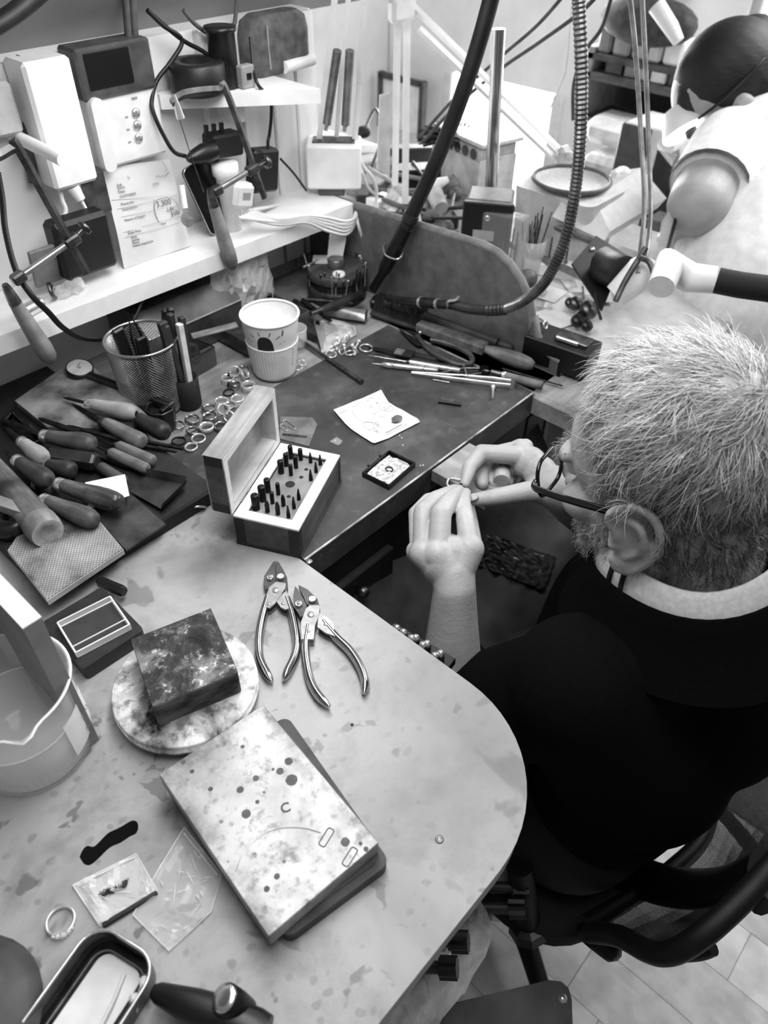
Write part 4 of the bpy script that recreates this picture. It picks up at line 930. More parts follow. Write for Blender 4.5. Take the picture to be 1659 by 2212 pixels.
RG = gm('ring_gold', .55, .72, .25, 1.0, 80); RD = gm('ring_dark', .12, .2, .5, .6)
_rr = random.Random(21)
for x, y, r, k, nm in RL:
    px_, py_ = 330+x/RW, 460+y/RW; p = P(px_, py_, Z1+.003); R = r/RW*(p-CAMLOC).dot(_fw)/FPX*.80
    hz = {'b': .0035, 'w': .0065, 'd': .003, 's': .005, 't': .005, 'g': .0055}[k]
    t = thing('finger_ring', nm+' among the loose rings', 'ring', T(p.x, p.y, (Z1 if k != 'd' else Z1)+hz/2+.0002) @ RZ(_rr.uniform(0, 6)) @ RX(_rr.uniform(-.12, .12) if k != 't' else .9), 'loose finger rings')
    if k == 't': t.location.z = Z1+R*.85
    m = RD if k == 'd' else (RG if _rr.random() < .5 else SILVER)
    mb = ring_mb(R, hz, .0013)
    if k == 'g': mb = MB().lathe([(R, -hz/2), (R+.001, -hz/2), (R+.0014, -hz*.2), (R+.0008, -hz*.15), (R+.0008, hz*.15), (R+.0014, hz*.2), (R+.001, hz/2), (R, hz/2), (R, -hz/2)], 28, cap=(False, False))
    obj('band', mb, m, t)
    if k in 'st': obj('bezel', MB().box((R+.0012, 0, 0), (.0030, .0075, hz*1.1), .0007), RD if k == 's' and _rr.random() < .5 else m, t)
# right hand pile
RP = [(1140,898,42,0),(1172,862,36,1),(1232,832,40,1),(1262,890,38,0),(1212,882,36,1),(1292,880,40,1),(1246,812,32,1),(1150,858,36,0),(1306,850,34,1),(1195,830,34,1)]
for i, (x, y, r, up_) in enumerate(RP):
    p = P(330+x/RW, 460+y/RW, Z1+.004); R = r/RW*(p-CAMLOC).dot(_fw)/FPX*.8
    t = thing('stone_ring', ['nearest plain-lying','left upper upright','topmost','front middle','middle upright','rightmost upright','small rearmost','flat lying left','right upper','rear left'][i]+' bright stone ring in the shiny heap', 'ring', T(p.x, p.y, Z1+(R*.8 if up_ else .0025)+(.004 if i in (2, 6) else 0)) @ RZ(_rr.uniform(0, 6)) @ RX(1.15 if up_ else .15), 'heap of stone rings')
    obj('band', MB().torus(R, .0010, 26, 6), SILVER, t); obj('stone', MB().lathe([(0, -.002), (.0028, .0006), (.0018, .0018), (.0018, .0018), (0, .0018)], 10, T(0, R+.0012, 0) @ RX(-PI/2), smooth=False), _gem, t)
for i, (x, y, r) in enumerate(((925,985,40), (958,968,30))):
    p = P(330+x/RW, 460+y/RW, Z1+.002); R = r/RW*(p-CAMLOC).dot(_fw)/FPX*.8
    single('thin_ring', MB().torus(R, .0007, 26, 6), SILVER, ['larger thin wire ring at the right foot of the paper cup', 'smaller thin wire ring leaning on the larger one by the cup'][i], 'ring', T(p.x, p.y, Z1+.0015+.003*i) @ RX(.3*i))
p = P(330+1365/RW, 460+868/RW, Z1+.002); single('thin_ring', MB().torus(.0095, .0011, 26, 6), SILVER, 'single plain ring gripped by the black tweezers right of the heap', 'ring', T(p.x, p.y, Z1+.003) @ RX(.1))
# ---- plate with clips
M_, q = mpoly([(815,1302),(1020,1308),(1052,1352),(1000,1492),(815,1445)], Z1+.0012, RW, 330, 460)
single('small_plate', MB().prism(q, -.0012, 0), gm('clip_plate', .36, .5, .5, .3, 30), 'small grey metal plate with clips beyond the punch box lid', 'plate', M_)
def wire_clip(x0, y0, x1, y1, lb_):
    a, b = P(330+x0/RW, 460+y0/RW, Z1+.0022), P(330+x1/RW, 460+y1/RW, Z1+.0022); L = (b-a).length; w = .0035
    pts = [(L*.2, -w*.5, 0), (L, -w*.5, 0), (L+w, 0, 0), (L, w*.9, 0), (0, w*.9, 0), (-w*.9, 0, 0), (0, -w, 0), (L*.7, -w, 0)]
    single('paper_clip', MB().tube(crom(pts, 4), .0006, 5), STEEL, lb_, 'clip', frame(a, b-a))
wire_clip(850, 1335, 900, 1375, 'wire clip on the small grey plate, farther one'); wire_clip(830, 1360, 850, 1385, 'shorter wire clip on the small grey plate, nearer the lid')
bar('thin_strip', 'thin dark strip lying on the small grey plate', 'strip', (830,1415), (985,1432), .003, .0012, Z1+.002, DSTEEL, ox=330, oy=460)
# ---- paper note with the sketch
k7, o7 = 7.54, (700, 830)
zn = Z1+.0016
np_ = [(155,432),(320,365),(500,285),(630,238),(930,108),(985,200),(1050,300),(1170,375),(1285,430),(1400,505),(1520,572),(1560,625),(1400,705),(1240,785),(1050,890),(830,972),(790,968),(620,860),(450,745),(350,655)]
M_, q = mpoly(np_, zn, k7, *o7)
nt = thing('paper_note', 'white paper note with a pencil sketch of a ring, lying on the sheet metal', 'note', M_)
obj('sheet', MB().add([(x, y, .0012*max(0, math.hypot(x, y)/.03-.55)) for x, y in q]+[(0, 0, 0)], [(i, (i+1) % len(q), len(q)) for i in range(len(q))], True), PAPER, nt)
mi = M_.inverted()
def nl(pts, name, r=.00022, sm=4):
    w = [mi @ P(o7[0]+x/k7, o7[1]+y/k7, zn) for x, y in pts]; w = [Vector((v.x, v.y, .0008+.0011*max(0, v.xy.length/.03-.55))) for v in w]
    obj(name, MB().tube(crom(w, sm) if sm else w, r, 4), PENCIL, nt)
nl([(640,640),(650,690),(690,735),(750,755),(805,730),(820,690),(790,640),(720,625),(640,640)], 'sketch_line')
nl([(460,440),(480,490),(510,530),(540,570),(590,600),(640,635)], 'sketch_line')
nl([(660,630),(700,620),(740,630),(780,625),(830,640),(860,630)], 'sketch_line')
for cx_, cy_, r in ((860,650,26),(885,690,24),(835,755,28),(870,790,20),(770,372,22)): nl([(cx_+r*math.cos(t*PI/4), cy_+r*.8*math.sin(t*PI/4)) for t in range(9)], 'sketch_loop')
nl([(900,380),(920,340),(990,320),(1070,345),(1130,400),(1090,445),(1010,440),(930,420),(900,380)], 'sketch_ring')
nl([(1000,810),(1290,650),(1350,665),(1080,810),(1030,845),(1000,810)], 'sketch_frame', sm=0)
for pts in (([(230,500),(260,480),(275,495),(300,465),(320,480),(350,440),(375,445),(400,420)]), ([(450,390),(490,370),(520,375),(550,340),(580,325)]), ([(690,270),(715,290),(730,260),(760,230),(790,250),(800,230)]), ([(830,310),(860,325),(880,300),(850,330)]), ([(960,380),(980,400),(985,360),(1000,350)]), ([(980,430),(1010,400),(1030,415),(1060,370),(1090,380)]), ([(790,490),(830,495),(850,460),(905,440)]), ([(890,545),(930,520),(970,545),(1000,500),(1020,490)]), ([(1010,800),(1030,785),(1050,800),(1075,770),(1095,775),(1110,745),(1150,745),(1170,715),(1200,715),(1220,690),(1260,680)]), ([(920,720),(950,710)]), ([(900,760),(935,745)])): nl(pts, 'handwriting')
gp = P(o7[0]+1185/k7, o7[1]+580/k7, zn+.003)
single('loose_gem', MB().lathe([(.004, -.003), (.0085, .0), (.0085, .0012), (.0085, .0012), (.0055, .0035), (.0055, .0035), (0, .0035)], 8, Matrix.Diagonal((1, .75, 1, 1)), smooth=False), gm('gem_grey', .42, .6, .1, .4), 'grey faceted rectangular gemstone lying on the paper note', 'gemstone', T(gp.x, gp.y, zn+.0045) @ RZ(-.2))
# ---- black tray with the stone setting layout
zt_ = Z1+.0075
a, b, c_, d = P(838, 970.6, zt_), P(895.5, 998, zt_), P(842.6, 1049, zt_), P(784, 1021, zt_)
Mtr = frame((a+b+c_+d)/4, b-a); L1, W1 = (b-a).length, (d-a).length
sy = -1 if (Mtr.inverted() @ d).y < 0 else 1
tr_ = thing('setting_tray', 'small square black tray holding a marbled card and a stone layout', 'tray', Mtr)
mb = MB().box((0, 0, -.0065), (L1, W1, .0015))
for s in (-1, 1): mb.box((s*(L1/2-.0009), 0, -.0035), (.0018, W1, .0072), .0003).box((0, s*(W1/2-.0009), -.0035), (L1-.0036, .0018, .0072), .0003)
for x in (-.012, .012): mb.box((x if False else -L1/2-.0018, -sy*x*1.0, -.0012), (.0036, .0028, .0022), .0004)
obj('tray_body', mb, gm('tray_black', .05, .07, .4), tr_)
cq = [(-.92,-.80),(-.80,-.92),(.1,-.95),(.55,-.82),(.70,-.93),(.93,-.78),(.95,.3),(.85,.85),(.6,.94),(-.3,.93),(-.55,.82),(-.9,.90),(-.95,.2)]
def m_marb():
    s = NT('marbled_card'); co = s.coord(); n1 = s.noise(co, 120, 5, .6, 1.5); return s.fin(s.ramp(n1, [(.35, .45), (.55, .82)]), .6)
single('marbled_card', MB().prism([(x*(L1/2-.002), y*(W1/2-.002)) for x, y in cq], 0, .0012), m_marb(), 'grey marbled card lying in the small black tray', 'card', Mtr @ T(0, 0, -.0050))
single('oval_link', MB().torus(.0042, .0008, 24, 6, Matrix.Diagonal((1.15, .9, 1, 1))), RD, 'dark oval ring mount in the middle of the marbled card', 'mount', Mtr @ T(.0005, 0, -.0030))
mb_ = MB().lathe([(0, 0), (.0009, .0005), (.0007, .0012), (0, .0013)], 6, smooth=False).mesh('melee')
hs = [(-.007+.0013*i, -.0065+.0004*i) for i in range(4)]+[(-.0075-.0002*i, -.005+.0015*i) for i in range(6)]+[(-.006+.0016*i, .0062+.0002*(i % 2)) for i in range(5)]
for i, (x, y) in enumerate(hs): tag(obj('small_stone', mb_, gm('white_stone', .9, .98, .1), None, Mtr @ T(x, y*-sy, -.0036)), 'tiny white stone in the heart outline on the marbled card', 'stone', 'tiny stones on the card')
for i, (x, y) in enumerate(((.008, -.013), (.011, -.0105), (.013, -.0135), (.015, -.010), (.017, -.0125))): tag(obj('small_stone', mb_, gm('white_stone', .9, .98, .1), None, Mtr @ T(x-.004, y*-sy, -.0036)), 'tiny white stone in the loose row at the card edge', 'stone', 'loose tiny stones at the card edge')
single('pearl', MB().sphere((0, 0, 0), .0016, 12, 8), gm('pearl_white', .9, .97, .2), 'single round pearl lying below the stone heart on the marbled card', 'pearl', Mtr @ T(.005, .006*-sy*-1 if sy < 0 else -.006, -.0022))
for i, (x, y) in enumerate(((863, 942), (868, 947), (870, 963), (908, 1007), (914, 1006), (724, 953))):
    p = P(x, y, Z1); tag(obj('small_stone', mb_, gm('white_stone', .9, .98, .1), None, T(p.x, p.y, Z1) @ Matrix.Scale(1.1, 4)), ['upper stray white stone just below the paper note', 'second stray white stone just below the paper note', 'lowest stray white stone between note and black tray', 'stray white stone right of the black tray, left of its pair', 'stray white stone right of the black tray, nearest the bench edge', 'stray white stone between the punch box and the note'][i], 'stone', 'stray stones on the sheet metal')
M_, q = mpoly([(90,930),(200,860),(240,880),(300,920),(270,970),(220,990)], Z1+.0005, k7, *o7)
single('film_scrap', MB().prism(q, -.0004, 0), glass('scrap_film', .7, .2, .35), 'small scrap of clear film on the sheet metal left of the note', 'film')
COL.objects[-1].matrix_local = M_
# ---- tools laid along the far side
zz = Z1+.003
def rod(name, label, cat, a, b, r0, r1=None, z=None, mat=BSTEEL, prof=None, ox=780, oy=620, k=3.77, z1=None, grp=None, parts=()):
    z = Z1+r0 if z is None else z
    p, q = P(ox+a[0]/k, oy+a[1]/k, z), P(ox+b[0]/k, oy+b[1]/k, z if z1 is None else z1); L = (q-p).length; M = frame(p, q-p)
    if not parts: return single(name, MB().lathe([(r0, 0), (r0 if r1 is None else r1, L)], 14, RY(PI/2)) if prof is None else MB().lathe([(r, t*L) for t, r in prof], 16, RY(PI/2)), mat, label, cat, M, grp)
    t_ = thing(name, label, cat, M, grp)
    for pn, pm, pp in parts: obj(pn, MB().lathe([(r, t*L) for t, r in pp], 14, RY(PI/2)), pm, t_)
    return t_
rod('burr_rod', 'short black rod lying alone near the bench corner', 'rod', (947, 867), (996, 874), .0024, ox=0, oy=0, k=1, mat=gm('rod_black', .06, .1, .5))
ALU = gm('knurled_aluminium', .72, .86, .35, .8, 160, bump=.2)
rod('pin_vise', 'pale knurled pin vise with a needle tip, nearer of the two', 'pin vise', (92, 622), (625, 680), .004, z=Z1+.0045, parts=(('needle', STEEL, [(0, .0003), (.14, .0007), (.16, .0008)]), ('chuck', STEEL, [(.13, .001), (.17, .0035), (.24, .0042), (.31, .0042), (.32, .003)]), ('body', ALU, [(.32, .0036), (.34, .0040), (.78, .0040), (.79, .0034)]), ('tail', STEEL, [(.80, .0036), (.99, .0036), (1, .003)])))
rod('pin_vise', 'pale knurled pin vise with a long thin needle, farther of the two', 'pin vise', (60, 556), (805, 680), .004, z=Z1+.0060, parts=(('needle', STEEL, [(0, .0003), (.42, .0009), (.43, .0009)]), ('chuck', DSTEEL, [(.42, .0022), (.45, .0034), (.46, .0034)]), ('body', ALU, [(.46, .0040), (.99, .0040), (1, .003)])))
# black locking tweezers
a, m_, b = P(780+55/3.77, 620+490/3.77, Z1+.003), P(780+390/3.77, 620+548/3.77, Z1+.007), P(780+790/3.77, 620+645/3.77, Z1+.005)
M_ = frame(a, b-a); L = (b-a).length; tw = thing('locking_tweezers', 'black tweezers with pale grips gripping a ring at their tip', 'tweezers', M_)
for s in (-1, 1): obj('arm', MB().tube(crom([(0, s*.0008, 0), (L*.25, s*.004, .001), (L*.45, s*.0075, .002), (L*.8, s*.006, .002), (L, s*.0015, .001)], 5), [.0010]*2+[.0024]*19, 6, flat=.45, upv=(0, 0, 1)), gm('tweezer_black', .10, .2, .4, .5), tw)
obj('grip', MB().box((L*.46, 0, .003), (.016, .019, .005), .001), RUBBER, tw); obj('grip', MB().box((L*.36, 0, .0025), (.014, .014, .005), .001), gm('grip_grey', .35, .45, .6), tw)
# bright tweezers
M_, L = lay(780+1250/3.77, 620+795/3.77, 780+410/3.77, 620+695/3.77, Z1+.006); tw = thing('tweezers', 'long bright steel tweezers with a round spring end near the bench corner', 'tweezers', M_)
for s in (-1, 1): obj('arm', MB().tube(crom([(.006, s*.0055, 0), (L*.2, s*.0070, 0), (L*.55, s*.0045, 0), (L, s*.0012, -.003)], 6), [.0052]*6+[.0046]*6+[.0034]*5+[.0012]*2, 6, flat=.18 if False else 1, upv=(0, 0, 1)), STEEL, tw, Matrix.Diagonal((1, 1, .9, 1)))
for c in tw.children: c.data = MB().loft([[(x, y+t*.0006, z) for t, z in ((-1, -h), (1, -h), (1, h), (-1, h))] for x, y, h in [(.006, (1 if c == tw.children[0] else -1)*.0055, .0048), (L*.2, (1 if c == tw.children[0] else -1)*.0068, .0050), (L*.5, (1 if c == tw.children[0] else -1)*.0048, .0040), (L*.8, (1 if c == tw.children[0] else -1)*.0026, .0022), (L, (1 if c == tw.children[0] else -1)*.0012, .0010)]]).mesh('arm'); c.data.materials.append(STEEL)
obj('spring', MB().loft([[(.006-.0065*math.sin(t), -.0055*math.cos(t)*1.0, z) for z in (-.0048, .0048)] for t in [i*PI/10 for i in range(11)]], (False, False), True, None, False), STEEL, tw)
obj('tip', MB().cyl((L*.62, .008, -.004), (L*.78, .0055, -.004), .0009, .0004, 6), STEEL, tw)
# dividers
M_, L = lay(780+1010/3.77, 620+680/3.77, 780+560/3.77, 620+700/3.77, Z1+.008); dv = thing('dividers', 'spring dividers with a round dark bow between the tweezers and wooden handle', 'dividers', M_)
obj('bow', MB().loft([[(.009*math.cos(t), .009*math.sin(t), z) for z in (-.0035, .0035)] for t in [2.4-i*4.8/16 for i in range(17)]], (False, False), True, None, False).loft([[(.0078*math.cos(t), .0078*math.sin(t), z) for z in (.0035, -.0035)] for t in [2.4-i*4.8/16 for i in range(17)]], (False, False), True, None, False), BSTEEL, dv)
for s in (-1, 1): obj('leg', MB().tube([(.007*-1+.014, s*.006, 0), (.03, s*.010, -.001), (L, s*.0015, -.005)], [.0022, .0022, .0005], 6), DSTEEL, dv)
obj('screw', MB().cyl((.028, -.018, -.001), (.028, .018, -.001), .0009).lathe([(.003, -.002), (.003, .002)], 10, T(.028, .015, -.001) @ RX(PI/2)), STEEL, dv)
rod('graver', 'slim wooden handled graver pointing right at the bench corner', 'graver', (1060, 690), (1480, 805), .006, z=Z1+.0072, parts=(('ferrule', DSTEEL, [(0, .004), (.12, .0045), (.20, .004), (.21, .0035)]), ('collar', STEEL, [(.22, .0055), (.27, .0058), (.28, .005)]), ('handle', HANDLE, [(.28, .0056), (.5, .0058), (.97, .0068), (.995, .0062), (1, .004)]))).children
rod('steel_needle', 'long thin dark needle file lying behind the graver', 'needle file', (1150, 665), (1640, 805), .0016, .0012, z=Z1+.0017)
bo = rod('small_bolt', 'small steel bolt standing near the bench corner edge', 'bolt', (1070, 905), (1076, 805), .0018, z=Z1+.003, parts=(('shank', STEEL, [(0, .0018), (.8, .0018)]), ('head', STEEL, [(.75, .002), (.78, .0036), (1, .0036), (1.02, .002)])))
# snips
def bp_(x, y, z=Z1+.005): return P(780+x/3.77, 620+y/3.77, z)
o_ = bp_(480, 385); M_ = T(o_); im = M_.inverted()
sn = thing('metal_snips', 'dark curved metal snips with a looped bow handle', 'snips', M_)
Lc = lambda pts: [im @ bp_(*q) for q in pts]
obj('blade', MB().tube(Lc([(312,342),(380,400),(450,455),(490,480)]), [.0008, .0035, .005, .0045], 8, flat=.5), gm('snips_dark', .12, .2, .45, .5), sn); obj('blade', MB().tube(Lc([(318,340),(400,365),(480,390)]), [.0008, .0035, .005], 8, flat=.5), gm('snips_dark', .12, .2), sn)
obj('rivet', MB().sphere((0, 0, .003), .0030, 12, 6), STEEL, sn)
obj('handle', MB().tube(crom(Lc([(455,400),(520,480),(640,570),(760,625),(850,635),(905,605),(880,545),(780,490),(660,450),(565,432)]), 5), .0042, 10), gm('snips_handle', .20, .34, .4), sn)
# brush, long dowel, wooden handled bar
M_, L = lay(780+85/3.77, 620+205/3.77, 780+480/3.77, 620+340/3.77, Z1+.004); br = thing('bench_brush', 'bench brush with a thick block of black bristles', 'brush', M_)
obj('back', MB().box((L/2, 0, 0), (L, .014, .007), .002), wood('brush_back', .20, .32), br)
rn = random.Random(6); mb = MB()
for i in range(44):
    for j in range(9):
        x, y = L*(.03+.94*i/43), -.006+.0125*j/8+.012
        mb.cyl((x, y-.006, 0), (x+rn.uniform(-.002, .002), y+.004+rn.uniform(-.002, .002), .026+rn.uniform(-.003, .002)), .0014, .0009, 4)
b_ = obj('bristles', mb, RUBBER, br); b_['kind'] = 'stuff'; 
if (Matrix(M_) @ Vector((0, 1, 0))-M_.translation).dot(Vector((1, 0, 0))) < 0: b_.matrix_local = Matrix.Diagonal((1, 1, 1, 1))
rod('dowel', 'long brown round wooden dowel lying beside the divider panel', 'dowel', (205, 125), (1110, 460), .0075, .0085, z=Z1+.022, z1=Z1+.012, mat=wood('dowel_wood', .20, .33))
rod('dowel_end', 'rounded wooden tool handle end just beyond the long dowel', 'handle', (1080, 455), (1240, 505), .007, z=Z1+.008, mat=HANDLED, prof=[(0, .007), (.5, .0085), (.9, .0075), (1, .004)])
M_, L = lay(780+470/3.77, 620+310/3.77, 780+1015/3.77, 620+505/3.77, Z1+.009); pdl = thing('ring_stick_file', 'flat grey wooden stick with a bulbous brown handle', 'buff stick', M_)
obj('stick', MB().box((L/2, 0, 0), (L, .021, .015), .002), gm('emery_paper', .32, .44, .9, scale=80, bump=.1), pdl)
obj('handle', MB().lathe([(.006, L), (.0085, L+.012), (.0115, L+.04), (.012, L+.055), (.010, L+.072), (.006, L+.079), (0, L+.080)], 20, RY(PI/2)), HANDLE, pdl)
# ---- black box with clamp at the right
zbx = TZ+.045
a, b, c_ = P(1127, 738, zbx), P(1152, 706, zbx), P(1218, 772, zbx)
M_ = T(.585, -.470, TZ) @ RZ(.12)
bb = thing('black_ring_clamp', 'black square block with a bright metal clamp, beside the man\'s forehead', 'clamp', M_)
obj('block', MB().box((.012, -.02, .020), (.052, .10, .040), .0015), gm('matt_black', .03, .05, .5), bb)
obj('clamp_plate', MB().box((.016, -.035, .0425), (.026, .05, .006), .001), DSTEEL, bb); obj('clamp_bar', MB().box((.002, -.03, .044), (.005, .035, .006), .001, ), STEEL, bb)
obj('spring_loop', MB().torus(.0055, .0016, 18, 6, T(.014, .012, .050) @ RX(1.2)), STEEL, bb)
# ---- long thin burnisher
rod('burnisher', 'long thin dark steel rod pointing from the cup to the note', 'rod', (634, 724), (782, 825), .0024, .0035, z=Z1+.004, ox=0, oy=0, k=1, mat=DSTEEL)
single('clear_jar', MB().lathe([(.016, 0), (.017, .002), (.017, .025), (.0155, .026), (.0155, .003), (0, .002)], 28).torus(.0168, .0011, 28, 6, T(0, 0, .026)), glass('jar_glass', .9, .05, .3), 'small clear round jar just right of the paper cup', 'jar', T(P(640, 742, TZ).x, P(640, 742, TZ).y, TZ))
# ---- back of the bench, under the shelf
hb = thing('metal_hood', 'shiny dull sheet metal box tucked under the shelf behind the holder', 'metal box', (0, 0, 0))
q = [P(330+x/RW, 460+y/RW, TZ+.075) for x, y in ((78,552),(392,440))]
x0, x1 = .17, .335
obj('box_body', MB().prism([(-.075, TZ), (-.085, TZ+.055), (-.055, TZ+.082), (.02, TZ+.088), (.02, TZ)], x0, x1, MYZ), gm('hood_metal', .30, .46, .35, .6, 12), hb)
obj('fold_edge', MB().cyl((x0, -.085, TZ+.055), (x1, -.085, TZ+.055), .0015, .0015, 6), STEEL, hb)
# crumpled clear bag leaning on it
def crumple(name, label, c, dims, seed, mat, n=(14, 14), tilt=None):
    rn = random.Random(seed); t = thing(name, label, 'bag', T(c) @ (tilt or Matrix()))
    for s in (-1, 1):
        vs = []; 
        for i in range(n[0]+1):
            for j in range(n[1]+1):
                u, v = i/n[0]*2-1, j/n[1]*2-1; e = (1-u*u)*(1-v*v)
                vs.append((u*dims[0]/2*(1-.12*v+.06*rn.uniform(-1, 1)), s*(dims[1]/2*e+.001)+rn.uniform(-1, 1)*.006*e**.5, v*dims[2]/2+rn.uniform(-1, 1)*.004))
        obj('film', MB().add(vs, [(i*(n[1]+1)+j, (i+1)*(n[1]+1)+j, (i+1)*(n[1]+1)+j+1, i*(n[1]+1)+j+1) for i in range(n[0]) for j in range(n[1])], False), mat, t)
    return t
BAGF = glass('hanging_bag_film', .95, .08, .34)
crumple('plastic_bag', 'crumpled clear plastic bag hanging under the shelf behind the paper cup', P(522, 612, TZ+.065)+Vector((0, .0, -.005)), (.115, .035, .135), 3, BAGF)
# square metal tray
a = P(590, 640, TZ)
mt_ = thing('metal_tray', 'square dark metal tray with low walls in the bench corner by the bag', 'tray', T(.355, -.075, TZ) @ RZ(.02))
mb = MB().box((0, 0, .001), (.13, .135, .002))
for s in (-1, 1): mb.box((s*.0642, 0, .012), (.0016, .135, .024)).box((0, s*.0667, .012), (.1268, .0016, .024))
obj('tray_body', mb, gm('tray_metal', .28, .46, .4, .6, 20), mt_)
rod('pliers_arm', 'dark plier handle resting on the edge of the square tray', 'pliers', (270, 290), (720, 268), .0055, z=TZ+.03, ox=380, oy=560, k=3.456, mat=BSTEEL, prof=[(0, .002), (.4, .004), (.8, .0065), (1, .003)])
# burr stand
bc = P(728, 636, TZ); bs_ = thing('burr_stand', 'round two tier wooden burr stand bristling with small burrs, in the corner', 'burr stand', T(bc.x+.0, bc.y, TZ))
obj('base_tier', MB().lathe([(0, 0), (.047, 0), (.049, .004), (.049, .018), (.047, .022), (0, .022)], 40), wood('stand_wood', .14, .28), bs_)
obj('felt_band', MB().lathe([(.043, .022), (.043, .040), (.0, .040)], 36), RUBBER, bs_)
obj('upper_tier', MB().lathe([(.0455, .034), (.047, .037), (.047, .046), (.045, .049), (.045, .049), (0, .049)], 40), wood('stand_top', .26, .38), bs_)
obj('centre_knob', MB().lathe([(.013, .049), (.014, .051), (.014, .062), (.012, .064), (.012, .064), (0, .064)], 24), gm('knob_steel', .4, .5, .4, .6), bs_)
rn = random.Random(12)
for i in range(34):
    t = rn.uniform(0, 2*PI) if i > 22 else -2.3+2.6*i/22-.2; r = .0462 if i % 3 else .0485; z0 = .022 if i % 3 else .022; h = rn.uniform(.022, .040)
    tx, ty = rn.uniform(-.004, .004), rn.uniform(-.004, .004)
    b_ = obj('burr', MB().cyl((r*math.cos(t), r*math.sin(t), z0), (r*math.cos(t)+tx, r*math.sin(t)+ty, z0+h), .0011, .0011, 6).sphere((r*math.cos(t)+tx, r*math.sin(t)+ty, z0+h), rn.uniform(.0014, .0026), 8, 5), DSTEEL if i % 4 else STEEL, bs_)
tl = bc+Vector((-.022, -.028, .052)); single('white_washer', MB().lathe([(.005, 0), (.010, 0), (.0105, .003), (.0095, .006), (.005, .006), (.004, .003), (.005, 0)], 20, cap=(False, False)), WHITEP, 'white plastic grommet lying on top of the round burr stand', 'grommet', T(tl.x, tl.y, TZ+.0495))
for i, (x, y, r) in enumerate(((801, 556, .0135), (792, 575, .0075))):
    e = PD(x, y, 1.34); t_ = thing('ball_tool', ['wooden ball headed polishing mandrel, larger, right of the burr stand', 'smaller wooden ball headed mandrel just under the larger one'][i], 'mandrel', T(e.x, e.y, 0))
    obj('ball', MB().sphere((0, 0, e.z), r, 18, 12), wood('ball_wood', .28, .42), t_); obj('stem', MB().cyl((-.004, -.004, TZ), (0, 0, e.z-r*.8), .0015, .0015, 8), DSTEEL, t_)
M_, L = lay(645, 520+0, 0, 0) if False else (None, 0)
rod('steel_probe', 'thin bright rod leaning against the burr stand, upper one', 'rod', (655, 577), (688, 562), .0018, z=TZ+.052, ox=0, oy=0, k=1, mat=STEEL)
rod('thin_probe', 'thin bright rod leaning down in front of the burr stand', 'rod', (656, 548), (674, 610), .0013, z=TZ+.066, z1=TZ+.022, ox=0, oy=0, k=1, mat=STEEL)
# heap in front of the burr stand
rod('wood_file', 'dark wooden handled file lying in front of the burr stand', 'file', (1010, 645), (1345, 525), .0088, z=TZ+.030, ox=330, oy=460, k=RW, z1=TZ+.026, parts=(('ferrule', DSTEEL, [(0, .004), (.2, .0045)]), ('handle', HANDLED, [(.18, .004), (.3, .006), (.8, .0088), (.97, .0085), (1, .006)])))
rod('steel_tube', 'short bright steel tube with a hole in its end in the tool heap', 'tube', (1075, 618), (1365, 655), .0105, z=TZ+.0125, ox=330, oy=460, k=RW, parts=(('tube', gm('tube_steel', .55, .75, .3, .9), [(0, .004), (.1, .008), (.45, .0095), (1, .0100), (1, .0100), (1, .005), (.97, .004), (.97, 0)]),))
for i, (a, b, r, z, nm) in enumerate((((960, 560), (1140, 690), .0042, .022, 'dark plier handle under the wooden file, nearest the cup'), ((985, 555), (1280, 580), .0045, .026, 'dark plier handle crossing behind the wooden file'), ((905, 570), (1035, 630), .0055, .014, 'black plier jaw at the left end of the tool heap'))):
    rod('pliers_arm', nm, 'pliers', a, b, r, r*.6, z=TZ+z, ox=330, oy=460, k=RW, mat=BSTEEL)
M_, q = mpoly([(895,650),(1025,672),(1075,860),(1050,790),(905,720)], TZ+.012, RW, 330, 460)
single('leather_scrap', MB().prism(q, -.011, .0), gm('scrap_leather', .12, .2, .6), 'dark folded scrap beside the paper cup under the tool heap', 'scrap', M_)
M_, q = mpoly([(1025,672),(1080,655),(1290,690),(1300,740),(1075,862)], TZ+.012, RW, 330, 460)
bgx = thing('parts_bag', 'clear zip bag of dark screws lying before the tool heap', 'bag', M_)
mb = MB(); n_ = len(q); mb.add([(x, y, -.010) for x, y in q]+[(x*.55, y*.55, .002+.002*(i % 2)) for i, (x, y) in enumerate(q)]+[(0, 0, .001)], [(i, (i+1) % n_, n_+(i+1) % n_, n_+i) for i in range(n_)]+[(n_+i, n_+(i+1) % n_, 2*n_) for i in range(n_)]); obj('film', mb, FILM, bgx)
obj('edge', MB().tube([(x, y, -.0098) for x, y in q+q[:1]], .0007, 5), CLEARE, bgx)
for i, (a, b) in enumerate((((1050,700),(1190,760)), ((1060,720),(1130,700)), ((1150,720),(1180,750)))): rod('screw', ['longest black screw in the zip bag by the tool heap', 'second black screw in the zip bag, crossing the longest', 'short black screw in the zip bag, nearest its bright edge'][i], 'screw', a, b, .0036, .002, z=TZ+.0075, ox=330, oy=460, k=RW, mat=BLACK)
